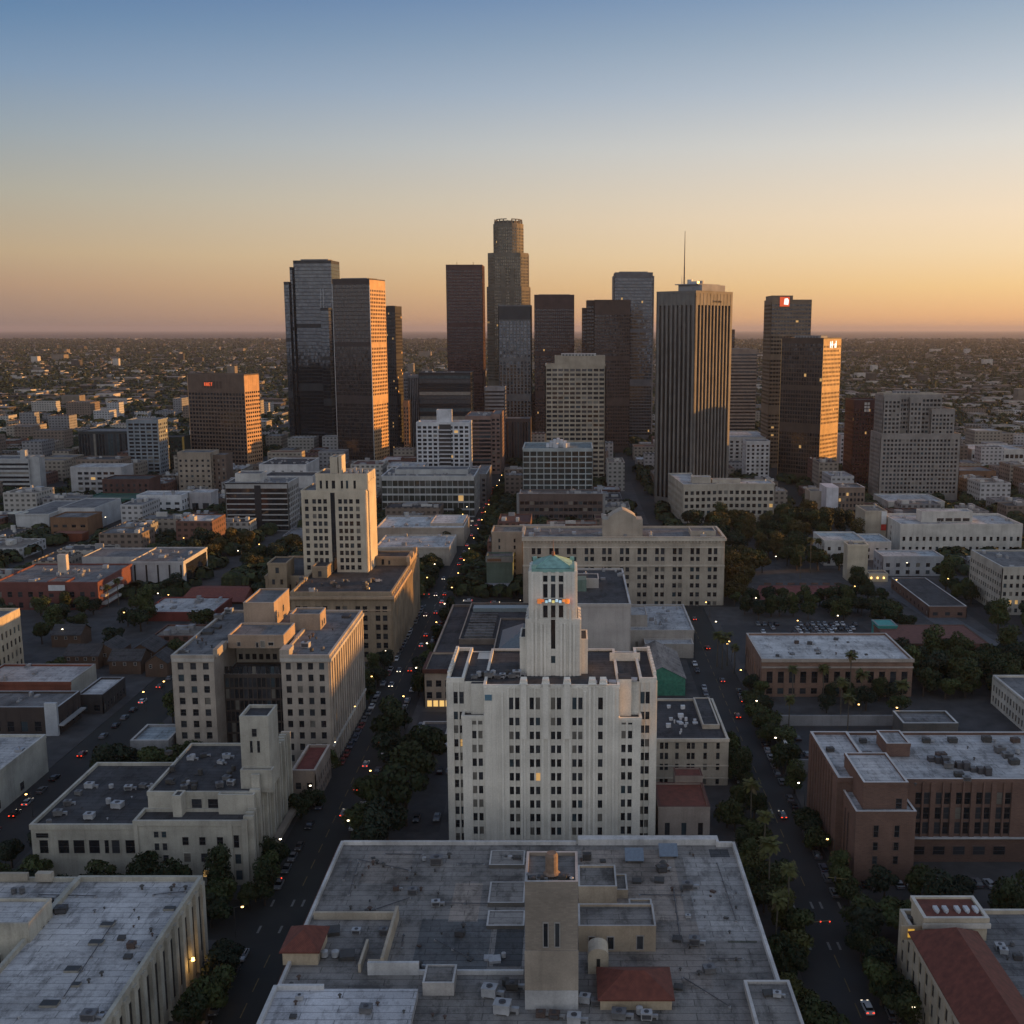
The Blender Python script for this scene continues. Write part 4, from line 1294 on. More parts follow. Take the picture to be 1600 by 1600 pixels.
# --- right-hand blocks beside the palm avenue
Y0 = 320.0
zr = zat(1157.5, Y0)
x1 = xat(1137.5, Y0, zr); x0 = 23.0
b = Bld("hotel", "cream four-storey hotel with a dark roof of white litter, right beside the white tower", "hotel", (x0, Y0), [wall((.50, .45, .37)), wall((.55, .50, .42))], gw=(60, 24, 5, 5, 3), roof=ROOF_DARK)
A = x1 - x0; D = 37.0
U = lambda px: xat(px, Y0, zr) - x0
v = b.vol(0, 0, A, D, 0, zr, .7, .25)
rw = [(zat(p, Y0), zat(p, Y0) + 2.1) for p in (1225, 1203, 1186, 1170)]
cl = sorted([(U(p) - .55, U(p) + .55) for p in (1034, 1041.5, 1058, 1076, 1083, 1102, 1122)])
b.grid(v['F'], 0, zr, cl, rw, .25, .15)
b.grid(v['R'], 0, zr, even(9, .8, D - .8, .4), rw, .25, .15)
mb = MB()
f = Face((0, 0), (A, 0))
for p in (1196, 1215): f.box(mb, 0, A + .3, zat(p, Y0) - .2, zat(p, Y0) + .15, .25, .5)
f.box(mb, 0, A + .4, zr - .1, zr + .9, .3, .7)
b.part("string_course", mb, [wall((.58, .53, .45))])
v = b.vol(U(1104), 10, A - 1.2, D - 1, zr + .02, zr + 1.2, .3, 0)
r = random.Random(5)
for k in range(16):
    mb = MB(); x, y = r.gauss(13, 3.5), r.gauss(17, 5); x = min(max(1.5, x), 21); y = min(max(3, y), 34)
    s = r.uniform(.5, 1.8); mb.box(x, y, zr, x + s, y + s * .8, zr + r.uniform(.3, 1.2)); mb.box(x + .1, y - .3, zr, x + s * .6, y, zr + .3)
    b.part("roof_unit", mb, [wall((.62, .63, .64))])
b.done(60)
# green gabled shed behind the hotel
Y0 = 404.0
b = Bld("green_shed", "gabled shed with a bright green end wall and a grey pitched roof, behind the hotel", "shed", (28, Y0), [plain((.055, .24, .165), .6, 0, .45, .8), GREYW], roof=ROOF_GREY)
mb = b.mb
mb.prism([(0, 0), (18, 0), (18, 36), (0, 36)], 0, 7, 0, caps=False)
for y in (0, 36): mb.poly([(0, y, 7), (18, y, 7), (9, y, 11.6)])
b.rmb.poly([(-.4, -.4, 6.9), (9, -.4, 11.75), (9, 36.4, 11.75), (-.4, 36.4, 6.9)]); b.rmb.poly([(18.4, -.4, 6.9), (18.4, 36.4, 6.9), (9, 36.4, 11.75), (9, -.4, 11.75)])
b.roof = roofing((.30, .27, .25), .6)
mb = MB()
for k in range(5): mb.box(2 + k * 3.2, -.15, 2.2, 3.8 + k * 3.2, -.02, 4.6)
b.part("shutter", mb, [plain((.05, .20, .14), .5)])
occ(28, Y0, 46, Y0 + 36); b.done()

# white wall block behind the white tower, lower annex on its right
b = mid("blank_block", "big block with a blank pale wall and dark flat roof just behind the white tower", 868, 985, 946, 430, 66, [wall((.44, .41, .385), .9, .2), wall((.5, .48, .46))], ROOF_DARK, None, dict(cs=5, wf=.3, pd=.15), fin=False)
units_part(b, 10, 3, y0=44); v = b.vol(b.A - 22, 30, b.A - 12, 40, b.h + .02, b.h + 4, .3, mi=0); b.part("green_box", (lambda m: (m.box(6, 24, b.h, 13, 32, b.h + 5), m)[1])(MB()), [wall((.14, .20, .17))]); b.done()
b = mid("annex_building", "low pale building with a whitish roof joined beside the blank pale wall", 985, 1084, 987, 462, 45, [wall((.42, .38, .34)), wall((.5, .47, .44))], ROOF_LIGHT, dict(cs=6, wf=.2), dict(cs=6, wf=.2), fin=False)
v = b.vol(0, 8, 8, 24, b.h + .02, b.h + 5, .4); b.vol(b.A - 22, -9, b.A - 1, -.4, 0, b.h - 3.4, .5)
units_part(b, 8, 9, x0=9); b.done()

# long cream civic building with the domed attic
Y0 = 545.0
zr = zat(842, Y0)
x0, x1 = xat(817, Y0, zr), xat(1131, Y0, zr)
A = x1 - x0
W_CIV = wall((.41, .36, .295))
b = Bld("civic_building", "long cream stone building of seven window bays with a rounded attic on its roof", "civic building", (x0, Y0), [W_CIV, wall((.52, .46, .38))], gw=(60, 26, 5, 5, 1), roof=ROOF_GREY)
v = b.vol(0, 0, A, 30, 0, zr, 1.2, .5)
U = lambda px: xat(px, Y0, zr) - x0
cl = []
for k in range(11):
    m = U(838 + 27.6 * k)
    cl += [(m - 2.4, m - .5), (m + .5, m + 2.4)]
cl = [c for c in cl if c[1] < A - .6 and c[0] > .3]
rw = [(zat(p, Y0), zat(p, Y0) + h) for p, h in ((945, 2.0), (932, 2.3), (918, 2.3), (905, 2.3), (893, 2.3), (876.5, 2.2), (866, 3.3))]
b.grid(v['F'], 0, zr, cl, rw, .6, .35)
b.grid(v['R'], 0, zr, even(8, 1, 29, .5), rw, .6, .35)
mb = MB(); f = Face((0, 0), (A, 0))
f.box(mb, -.4, A + .9, zr - .9, zr + .3, .5, 1.5); f.box(mb, -.2, A + .6, zat(883, Y0) - .5, zat(883, Y0) + .3, .6, 1.1); f.box(mb, 0, A + .4, zr - 4.6, zr - 4.0, .6, .9)
for k in range(60): f.box(mb, A * k / 60, A * k / 60 + .7, zr - 1.8, zr - .9, .55, 1.1)
f = Face((A, 0), (A, 30)); f.box(mb, -.4, 30, zr - .9, zr + .3, .5, 1.5)
b.part("cornice", mb, [wall((.54, .48, .40))])
xa, xb_ = U(942), U(1005)
zz = zat(812, Y0 + 5)
mb = MB(); mb.box(xa, 5, zr, xb_, 16, zz)
n = 10; xm, r0 = (xa + xb_) / 2, (xb_ - xa) / 2 - 1.2
zap = zat(797, Y0 + 5) - zz
pts = [(xm + r0 * .8 * u_, zz + zap * v_) for u_, v_ in ((1, 0), (.93, .3), (.72, .52), (.46, .72), (.2, .92), (0, 1), (-.2, .92), (-.46, .72), (-.72, .52), (-.93, .3), (-1, 0))]
for k in range(n):
    (xa2, za), (xb2, zb2) = pts[k], pts[k + 1]
    mb.poly([(xa2, 5, za), (xa2, 16, za), (xb2, 16, zb2), (xb2, 5, zb2)])
mb.poly([(x, 5, z_) for x, z_ in pts]); mb.poly([(x, 16, z_) for x, z_ in reversed(pts)])
b.part("rounded_attic", mb, [W_CIV])
b.h, b.A, b.D = zr, A, 30
units_part(b, 22, 12, y0=4, y1=26, big=3.4)
v = b.vol(A - 16, 8, A - 3, 20, zr + .02, zr + 2.2, .4)
b.done(100)
b = mid("civic_annex", "plain tan annex at the corner of the long cream building by the avenue", 768, 816, 833, 590, 20, [wall((.36, .30, .235)), wall((.42, .36, .29))], ROOF_TAN, dict(cs=9, wf=.12), dict(cs=5, wf=.3))
b = mid("mint_building", "small mint-green blank building with a grey lid roof beside the busy avenue", 760, 801, 871, 577, 11, [wall((.135, .185, .15)), wall((.20, .20, .19))], ROOF_GREY, None, None, fin=False)
mb = MB(); mb.box(-.4, -.5, b.h - 2.6, b.A + .4, -.02, b.h + .4); mb.box(.5, -.7, b.h - 2.0, 8, -.52, b.h - .6, 1); b.part("fascia", mb, [wall((.26, .25, .23)), wall((.22, .12, .07))])
mb = MB(); mb.box(-1, -7, 0, b.A + 2, -.1, 4.2); mb.box(b.A * .3, -7.1, 1, b.A * .4, -6.98, 3.2); b.part("porch", mb, [GREYW]); b.done()

# low roofs in the block left of the white tower
b = mid("courtyard_market", "low dark-roofed market hall around sunken courts, between the avenue and the white tower", 672, 845, 1036, 420, 90, [wall((.20, .165, .14)), wall((.40, .33, .27))], ROOF_DARK, dict(cs=4, wf=.5), dict(cs=5, wf=.4), par=1.0, fin=False)
v = b.vol(9, 26, b.A - 4, 88, b.h + .02, b.h + 1.6, .9)
v = b.vol(25, 4, b.A - 2, 54, b.h + 1.63, b.h + 3.2, .9)
mb = MB()
for k in range(9): mb.box(11, 30 + k * 4.5, b.h + 1.65, 23, 31.6 + k * 4.5, b.h + 2.7); mb.box(11, 31.6 + k * 4.5, b.h + 1.65, 11.6, 34.5 + k * 4.5, b.h + 2.2)
b.part("louvre_roof", mb, [ROOF_GREY])
mb = MB(); mb.box(11, 74, b.h + 1.62, 46, 80, b.h + 3.4); b.part("skylight", mb, [plain((.25, .30, .31), .3)])
mb = MB(); mb.hip(27, 8, 46, 36, b.h + 3.6, 5.5, 'y', 9); b.part("hipped_skylight", mb, [plain((.13, .16, .18), .35)])
b.done()
b = mid("corner_shop", "beige two-storey corner shop with a dark red cornice and lit shop windows", 663, 707, 1049, 391, 22, [wall((.40, .33, .26)), TILE_DULL], ROOF_DARK, dict(cs=3.2, wf=.6, base=3.6, fh=4), dict(cs=3.2, wf=.6, base=3.6, fh=4), fin=False)
mb = MB(); mb.box(-.6, -.7, b.h - .6, b.A + .6, -.3, b.h + 1.0); mb.box(-.7, -.3, b.h - .6, -.3, 22, b.h + 1.0); b.part("cornice", mb, [TILE_DULL])
for k in range(5):
    mb = MB(); mb.box(.9 + k * 2.3, -.34, .5, 2.6 + k * 2.3, -.26, 2.8); b.part("shop_window", mb, [lamp((1, .62, .2), .55)])
b.done(12)
b = mid("parking_canopy", "white flat canopy on a blank pier in the parking yard by the avenue", 655, 697, 1152, 352, 13, [wall((.30, .27, .25)), wall((.42, .40, .38))], ROOF_DARK, None, None, fin=False)
mb = MB(); mb.box(-1, -4, b.h - 1.8, b.A + 1, -.05, b.h - 1.2); mb.box(4, -3.4, 0, 5.5, -2.2, b.h - 1.8); mb.box(b.A - 1, -3.5, 0, b.A, -2.5, b.h - 1.8); b.part("canopy", mb, [wall((.50, .49, .48))]); b.done()
# tan-roofed little blocks between the white tower and the flat-roof block
b = mid("red_terrace_building", "low building with a red tiled terrace roof squeezed behind the flat-roof block", 1030, 1108, 1262, 284, 16, [wall((.36, .30, .26)), TILE_DULL], TILE_RED, dict(cs=4, wf=.3), None, par=.4, fin=False)
v = b.vol(6, 16.1, 14, 22, 0, b.h + 2.2, .3); b.done()

# --- brick office building on the right
Y0 = 271.0
zr = zat(1219, Y0)
x0 = xat(1311, Y0, zr)
b = Bld("brick_office", "long red-brick office building with a pale flat roof and a stepped brick corner block", "office building", (x0, Y0), [BRICK, wall((.56, .55, .54), .8, .2)], gw=(70, 24, 3, 5, 0), roof=ROOF_LIGHT)
A1 = xat(1372, Y0, zr) - x0
A = 66.0
D = 33.0
v = b.vol(0, 0, A1, D, 0, zr, .8, .3)
b.grid(v['L'], 0, zr, even(9, 2.0, D - 4, .55), [(5.6, zr - 3.4)], .55, .1)
Ym = 264.0
zm = zat(1237, Ym)
ym = Ym - Y0
v = b.vol(A1 + .02, ym + 6.5, A, D, 0, zm, .8, .3)
xm = xat(1443, Ym, zm) - x0
cl = []
for k in range(5):
    m = xat(1455 + 32.5 * k, Ym, zm) - x0 - A1
    cl += [(m - 2.0, m - .25), (m + .25, m + 2.0)]
zl = zat(1325, Ym)
hs = (zm - 2.0 - zl - 1.0) / 3
rw = [(zl + .8 + k * hs, zl + .8 + k * hs + hs * .8) for k in range(3)]
b.grid(v['F'], zl, zm, cl, rw, .6, .1)
b.holes(v['F'], [(c[0] + 1.8, 2.2, 3.2, 2.4) for c in cl[::2]])
mb = MB(); f = v['F']; f.box(mb, .5, f.W, zl - .3, zl + .15, .3, 1.0); b.part("ledge", mb, [wall((.45, .45, .46))])
# corner block and the higher box on it
Yp = 258.0
zp = zat(1271, Yp)
xa, xb_ = xat(1338, Yp, zp) - x0, xat(1431.5, Yp, zp) - x0
yp = Yp - Y0
v = b.vol(xa, yp, xb_, 6, 0, zp, .6, .1)
um = [xat(1370, Yp, zp) - x0 - xa, xat(1402.5, Yp, zp) - x0 - xa]
b.holes(v['F'], [(u, zat(p, Yp), 1.3, h) for u in um for p, h in ((1308, 3.2), (1328.5, 2.2), (1350, 2.2))])
b.holes(v['L'], [(3 + 3 * k, 3, .8, zp - 6) for k in range(4)])
zq = zat(1225, Yp + 2.5)
v = b.vol(xat(1350, Yp + 2.5, zq) - x0, yp + 2.5, xat(1419, Yp + 2.5, zq) - x0, 9, zp + .02, zq, .5, .1)
b.holes(v['F'], [((xb_ - xa) * .6, zp + .1, 1.6, 2.8)])
xs = xat(1369, Y0 + 26, zr) - x0
v = b.vol(xs, 16, xs + 6.5, 26, zr + .02, zr + 3.4, .5, .1)
mb = MB(); X, Y = gp(1488, 1200, zm)
for k in range(9): mb.box(X - x0 - 5 + k * 1.5, Y - Y0 + 4 - k * 1.2, zm, X - x0 - 3.4 + k * 1.5, Y - Y0 + 6 - k * 1.2, zm + 1.2 + (k % 3) * .5)
b.part("duct_run", mb, [METAL_D])
b.done(80)
BR = dict(x0=x0, y0=Y0, A=A, D=D, z=zr, zm=zm)

# --- cream building with the red hipped roof, near right corner
Yb = 217.0
zr = zat(1427, Yb)
x0 = xat(1408, Yb, zr)
b = Bld("red_roof_building", "cream arcaded building with a long red hipped roof and white attic, at the street corner", "building", (x0, 150), [wall((.50, .43, .33)), wall((.55, .52, .47))], gw=(60, 22, 5, 5, 1), roof=ROOF_GREY)
D = Yb - 150
v = b.vol(0, 0, 48, D, 0, zr, .9, .25)
b.grid(v['L'], 0, zr, even(17, 1, D - 1, .42), [(1.6, 4.6), (6.2, 9.0), (10.6, 13.2)], .35, .2)
LX = lambda px, py, zz=zr: (gp(px, py, zz)[0] - x0, gp(px, py, zz)[1] - 150)
q0, q1 = LX(1443, 1470), LX(1541, 1470)
za = zat(1437, q0[1] + 150)
v = b.vol(q0[0], q0[1], q1[0], q0[1] + 8.5, zr + .02, za, .5, .25)
b.rmb.poly([(q0[0] + .2, q0[1] + .2, za + .05), (q1[0] - .2, q0[1] + .2, za + .05), (q1[0] - .2, q0[1] + 8, za + .05), (q0[0] + .2, q0[1] + 8, za + .05)])
mb = MB(); mb.poly([(q0[0] + .6, q0[1] + .6, za + .08), (q1[0] - .6, q0[1] + .6, za + .08), (q1[0] - .6, q0[1] + 8, za + .08), (q0[0] + .6, q0[1] + 8, za + .08)]); b.part("red_deck", mb, [TILE_RED])
mb = MB(); mb.box(q0[0] - .5, q0[1] - .7, za - 1.6, q1[0] + .5, q0[1] - .28, za - .6); b.part("cornice", mb, [wall((.55, .52, .47))])
for k in range(5):
    mb = MB(); x = q0[0] + 3 + k * 1.9 + (k > 1) * .6; mb.box(x, q0[1] + 2.6, za + .1, x + .9, q0[1] + 4.4, za + .7); mb.box(x + .2, q0[1] + 2.2, za + .1, x + .6, q0[1] + 2.6, za + .4); b.part("roof_unit", mb, [wall((.55, .57, .6))])
mb = MB(); mb.box(q0[0] - 4.6, q0[1] + .4, zr, q0[0] - .3, q0[1] + .9, zr + 3.0); b.part("lit_wall", mb, [wall((.42, .34, .24))])
mb = MB(); mb.box(q0[0] - 3.2, q0[1] + .25, zr + .6, q0[0] - 1.9, q0[1] + .38, zr + 2.4); b.part("lit_window", mb, [lamp((1, .55, .08), .30)])
rx0, rx1 = LX(1444, 1500)[0], LX(1530, 1500)[0]
mb = MB(); mb.hip(rx0 - 1.5, -5, rx1 + 1.8, q0[1] - .8, zr + 2.6, 5.0, 'y', 7.0); b.part("hipped_roof", mb, [TILE_RED])
mb = MB(); mb.box(rx0 - .6, -4, zr, rx1 + .8, q0[1] - 1.8, zr + 2.4); b.part("attic_wall", mb, [wall((.50, .45, .37))])
b.done(60)
RR = dict(x0=x0, zr=zr)

# --- brick warehouse with palms before it
Y0 = 403.0
zr = zat(1033, Y0)
x0, x1 = xat(1191, Y0, zr), xat(1426, Y0, zr)
A = x1 - x0
b = Bld("brick_warehouse", "low brown-brick building with a broad whitish roof and palms along its front", "building", (x0, Y0), [brick((.26, .155, .11), (.21, .12, .085)), wall((.48, .45, .42))], gw=(60, 20, 6, 6, 4), roof=ROOF_WHITE)
v = b.vol(0, 0, A, 36, 0, zr, .9, .3)
b.grid(v['F'], 0, zr, even(13, .8, A - .8, .55), [(1.2, 3.6), (5.6, 10.2)], .4, .25)
b.grid(v['L'], 0, zr, even(7, .8, 35, .4), [(5.6, 10.2)], .4, .25)
mb = MB(); f = v['F']; f.box(mb, -.3, A + .3, zr - 2.6, zr - 2.0, .4, .8); f.box(mb, -.4, A + .4, zr - .2, zr + 1.1, .35, .9); b.part("cornice", mb, [wall((.38, .33, .29))])
b.done(40)
BW = dict(x0=x0, A=A, zr=zr, y0=Y0)

# walled parking yard and small house between the two brick buildings
Y0, Y1 = 330.0, 372.0
xa, xb_ = xat(1240, 330, 6), xat(1500, 330, 6)
wl_ = tag(empty("yard_wall", (xa, Y0, 0)), "low grey wall around the parking yard behind the brick office", "wall")
mb = MB(); mb.box(-.3, 0, 0, .3, Y1 - Y0, 5.0); mb.build("wall", wl_, [GREYW])
mb = MB(); mb.box(.3, 0, 0, xb_ - xa, .5, 4.4); mb.build("wall", wl_, [GREYW])
mb = MB(); mb.box(.3, Y1 - Y0 - .5, 0, xb_ - xa, Y1 - Y0, 4.0); mb.build("wall", wl_, [GREYW])
mb = MB(); mb.box(-.45, -.1, 5.0, .45, Y1 - Y0 + .1, 5.2); mb.build("coping", wl_, [PALE])
def house(name, label, x, y, w_, d, h, rh, wm, rm, along='x', group=None, cat="house", lit=0, th=0):
    r = tag(empty(name, (x, y, 0), th), label, cat, group)
    mb = MB(); mb.box(0, 0, 0, w_, d, h)
    if along == 'x':
        for xx in (0, w_): mb.poly([(xx, 0, h), (xx, d, h), (xx, d / 2, h + rh - .1)])
    else:
        for yy in (0, d): mb.poly([(0, yy, h), (w_, yy, h), (w_ / 2, yy, h + rh - .1)])
    mb.build("wall", r, [wm])
    mb = MB(); e = .5
    if along == 'x':
        mb.poly([(-e, -e, h - .2), (w_ + e, -e, h - .2), (w_ + e, d / 2, h + rh), (-e, d / 2, h + rh)]); mb.poly([(-e, d + e, h - .2), (-e, d / 2, h + rh), (w_ + e, d / 2, h + rh), (w_ + e, d + e, h - .2)])
    else:
        mb.poly([(-e, -e, h - .2), (w_ / 2, -e, h + rh), (w_ / 2, d + e, h + rh), (-e, d + e, h - .2)]); mb.poly([(w_ + e, -e, h - .2), (w_ + e, d + e, h - .2), (w_ / 2, d + e, h + rh), (w_ / 2, -e, h + rh)])
    mb.build("roof", r, [rm])
    n = max(2, int(w_ / 3.5))
    for k in range(n):
        u = (k + .5) * w_ / n
        link("window", window_mesh(1.2, 1.5, 4 if k < lit else R.choice((0, 0, 1)), FRAME_L), r, (u, -.02, h - 2.2))
    ws = [(x + a * math.cos(th) - c * math.sin(th), y + a * math.sin(th) + c * math.cos(th)) for a in (0, w_) for c in (0, d)]
    occ(min(p[0] for p in ws), min(p[1] for p in ws), max(p[0] for p in ws), max(p[1] for p in ws))
    return r
house("red_gabled_house", "small house with a red gabled roof inside the walled parking yard", xat(1362, 338, 5), 338, 10, 11, 4.2, 2.8, CREAM, TILE_RED, 'y')
mid("dark_hall", "dark-roofed brick hall end-on beside the open lot", 1452, 1510, 948, 520, 62, [brick((.16, .085, .06), (.12, .065, .05)), PALE], ROOF_DARK, dict(cs=6, wf=.4), dict(cs=6, wf=.3), par=.3)
mid("yard_shed", "long low grey shed standing along the far side of the walled yard", 1412, 1496, 1133, 356, 12, [wall((.12, .115, .11)), PALE], ROOF_GREY, dict(cs=3, wf=.75, base=.4, top=.7), None)

# --- right middle distance
Yc = 800.0
b = mid("curved_office", "cream office building bent along the street, below the ribbed tower", 1121, 1210, 757, 790, 20, [wall((.41, .37, .31)), wall((.47, .44, .39))], ROOF_LIGHT, dict(cs=4.0, wf=.62, fh=4.2, rf=.55, top=2.2, pd=.4), dict(cs=4, wf=.55, fh=4.2, top=2.2, pd=.4), fin=False)
zz = b.h
ptsb = [(xat(1045, 850, zz) - b.x0, 60), (xat(1068, 788, zz) - b.x0, -4), (-.05, 0), (-.05, 20), (xat(1086, 810, zz) - b.x0, 19), (xat(1078, 860, zz) - b.x0, 62)]
fcs = b.poly(ptsb, 0, zz - .2, .8, .4)
for k in (0, 1): facade(b, fcs[k], 0, zz - .2, fh=4.2, cs=4.0, wf=.6, rf=.55, top=2.2, pd=.4, base=1.2, wrap=False)
b.vol(-18, 6, -4, 15, zz + .02, zz + 4.5, .4); b.vol(-3, 7, 18, 14, zz + .02, zz + 2.5, .4)
units_part(b, 6, 4); b.done(60)
b = mid("white_long_office", "long white office with three rows of windows and a roof box, on the right flank", 1408, 1597, 822, 672, 40, [wall((.54, .52, .48)), wall((.6, .58, .55))], ROOF_LIGHT, dict(cs=4.3, wf=.42, fh=5.2, rf=.42, top=3.0, base=2.5, pd=.35), dict(cs=30, wf=.05), par=1.4, fin=False)
q = (1450 - 1408) / 189 * b.A, (1531 - 1408) / 189 * b.A
v = b.vol(q[0], 13, q[1], 24, b.h + .02, b.h + 6.8, .4); b.holes(v['F'], [(12 + k * 5.5, b.h + .8, 4.4, 2.0) for k in range(4)])
units_part(b, 9, 14); b.done(70)
b = mid("beige_backblock", "beige block carrying a red vertical sign, at the left end of the white long office", 1352, 1386, 800, 700, 24, [wall((.40, .35, .28)), BEIGE], ROOF_TAN, None, None, fin=False)
mb = MB(); mb.box(b.A - 3.6, -.6, b.h - 8, b.A - .2, -.3, b.h + .5); mb.box(b.A - 3.6, -.7, b.h - 12, b.A - .2, -.31, b.h - 8.2, 1); b.part("sign_panel", mb, [wall((.6, .6, .6)), plain((.45, .03, .02), .5)])
units_part(b, 4, 2); b.done()
b = mid("pink_block", "slim block with a blank white end wall and brown windowed front, below the amber tower", 1310, 1351, 763, 800, 22, [wall((.20, .15, .12)), wall((.6, .6, .62))], ROOF_GREY, dict(cs=2.6, wf=.6, fh=3.6), None, gw=(40, 20, 8, 8, 8), fin=False)
mb = MB(); mb.box(-9, -2, 0, -.3, 22, b.h + .8); b.part("end_wall", mb, [wall((.52, .52, .56))]); units_part(b, 5, 7); b.done()
mid("beige_cube", "plain beige cube of a building beside the slim block below the amber tower", 1266, 1291, 769, 815, 18, [wall((.38, .34, .29)), BEIGE], ROOF_TAN, None, None)
mid("light_blue_shed", "wide low building with a pale blue-white roof beyond the park", 1288, 1352, 846, 640, 28, [PALE, PALE], roofing((.45, .50, .52), .7), dict(cs=6, wf=.3), dict(cs=6, wf=.3))
mid("round_roof_hall", "low hall with a pale blue roof beside the white long office", 1350, 1392, 848, 655, 26, [PALE, PALE], roofing((.42, .48, .52), .7), dict(cs=6, wf=.3), None)
b = mid("cream_chapel", "small cream tower house with warm lights around its foot, by the wide road", 1325, 1357, 853, 600, 9, [wall((.50, .44, .34)), CREAM], ROOF_TAN, None, None, fin=False)
v = b.vol(b.A + .1, -3, b.A + 11, 6, 0, 4.6, .4); units_part(b, 2, 1, y0=1, x0=1)
for k in range(3):
    mb = MB(); mb.cyl(0, 0, 0, .9, .45, .45, 8); mb.build("lit_lantern", b.root, [lamp((1, .62, .18), 2.0)], (b.A + 1.5 + k * 3.5, -3.4, 2.0))
b.done()
mid("pale_roof_hall", "low hall with a pale roof and a lit strip before the white long office", 1380, 1474, 871, 612, 18, [wall((.35, .36, .38)), PALE], roofing((.46, .50, .53), .7), dict(cs=6, wf=.4), dict(cs=6, wf=.4))
# office block cut by the right edge: its long side faces the street
zr = zat(888, 525)
x0 = xat(1567, 525, zr)
b = Bld("grid_office", "cream office block with a regular window grid on its receding side, above the wide road", "office building", (x0, 525), [wall((.42, .39, .34)), PALE], roof=ROOF_GREY)
v = b.vol(0, 0, 40, 42, 0, zr, .8, .3)
facade(b, v['L'], 0, zr, cs=3.1, wf=.55, fh=3.7, rf=.5, pd=.35, top=1.4, base=1.4); facade(b, v['F'], 0, zr, cs=3.1, wf=.5, fh=3.7, rf=.5, pd=.35, top=1.4, base=1.4)
b.A, b.D, b.h = 40, 42, zr; units_part(b, 8, 3); b.done(80)
zr = zat(1058, 395)
x0 = xat(1553, 395, zr)
b = Bld("white_grid_block", "white block with a tight square grid of windows, among dark trees above the brick office", "building", (x0, 345), [wall((.56, .53, .47)), PALE], roof=ROOF_GREY)
v = b.vol(0, 0, 40, 50, 0, zr, .8, .3)
facade(b, v['L'], 0, zr, cs=2.6, wf=.6, fh=3.3, rf=.62, pd=.4, top=1.0, base=1.2); facade(b, v['F'], 0, zr, cs=2.6, wf=.6, fh=3.3, rf=.62, pd=.4, top=1.0, base=1.2); b.done(80)
# red sports court with a grey pavilion behind
mid("court_pavilion", "long grey-roofed pavilion behind the red sports court", 1190, 1318, 922, 590, 24, [wall((.16, .10, .085)), PALE], roofing((.17, .17, .18), .6), dict(cs=7, wf=.6), None)
mid("teal_kiosk", "teal awning kiosk at the end of the car park", 1372, 1402, 978, 476, 10, [plain((.04, .26, .24), .6), GREYW], plain((.05, .30, .28), .6), None, None, par=.2)
mid("rust_barn", "long low rust-roofed building behind the brick warehouse", 1396, 1545, 1006, 452, 30, [wall((.20, .10, .08)), BROWN], tiles((.16, .06, .045)), dict(cs=6, wf=.3), None, par=.2)
b = mid("apartment_slab", "small white apartment slab with even window rows left of the amber tower", 1166, 1203, 690, 1020, 20, [wall((.55, .54, .54)), PALE], ROOF_GREY, dict(cs=4.4, wf=.5, fh=3.6), dict(cs=4.4, wf=.5))
mid("roof_deck_building", "low white building with a broad deck roof behind the apartment slab", 1139, 1201, 684, 1120, 70, [wall((.5, .48, .46)), PALE], ROOF_LIGHT, dict(cs=6, wf=.5), None)
mid("white_strip_block", "narrow white apartment block between the amber tower and the wine-coloured tower", 1314, 1336, 681, 1090, 24, [wall((.56, .55, .57)), PALE], ROOF_GREY, dict(cs=4, wf=.5, fh=3.6), None)
mid("white_campus_block", "white office with a long window band, beyond the hotel slab on the right", 1519, 1600, 703, 1120, 46, [wall((.55, .53, .50)), PALE], ROOF_LIGHT, dict(cs=5, wf=.75, fh=5), None)
mid("brown_lowrise", "brown low-rise with a flat roof right behind the hotel slab", 1500, 1556, 737, 985, 34, [wall((.24, .14, .09)), BROWN], ROOF_GREY, dict(cs=6, wf=.3), None)
mid("podium_hall", "pale podium building with a stepped roof at the foot of the hotel slab", 1388, 1476, 785, 830, 40, [wall((.46, .44, .41)), PALE], ROOF_LIGHT, dict(cs=5, wf=.4), dict(cs=5, wf=.4))

# --- centre distance
b = mid("glass_cube", "blue-green glass office cube with a white crown of machinery, on a brown podium", 817, 926, 702, 800, 44, [wall((.34, .38, .39)), wall((.4, .45, .46))], roofing((.20, .25, .26), .7), dict(cs=5.0, wf=.88, fh=4.0, rf=.8, pd=.3, top=.8, base=1), dict(cs=5.0, wf=.88, fh=4.0, rf=.8, pd=.3, top=.8, base=1), gl=[glass((.035, .05, .055), .1, .3), glass((.05, .068, .07), .12, .3), glass((.028, .04, .042), .1, .3), glass((.06, .075, .075), .12, .3), G_LIT], gw=(40, 24, 20, 8, 1), fin=False)
mb = MB()
for k in range(7): mb.box(17 + k * 2.6, 14, b.h, 19.3 + k * 2.6, 22, b.h + (2.5, 4.2, 5.6, 6.4, 5.4, 4.4, 2.6)[k])
mb.cyl(24, 12, b.h, b.h + 3.5, 2.0, 2.0, 12); mb.cyl(31, 12, b.h, b.h + 3.2, 1.6, 1.6, 12)
b.part("rooftop_plant", mb, [wall((.52, .53, .56))]); b.done()
b = mid("brown_podium", "brown banded podium with rounded ends under the glass cube", 812, 941, 773, 776, 22, [wall((.115, .088, .08)), wall((.36, .35, .35))], ROOF_GREY, dict(cs=3.6, wf=.85, fh=4.2, rf=.5, pd=.3, top=2.4, base=.8), dict(cs=3.6, wf=.85, fh=4.2, rf=.5, top=2.4), fin=False)
mb = MB(); mb.cyl(-.2, 4, 0, b.h + .6, 2.2, 2.2, 12); mb.cyl(b.A + .2, 4, 0, b.h + .6, 2.2, 2.2, 12); b.part("corner_column", mb, [wall((.26, .26, .26))]); units_part(b, 10, 5, y0=1, y1=18, big=5); b.done()
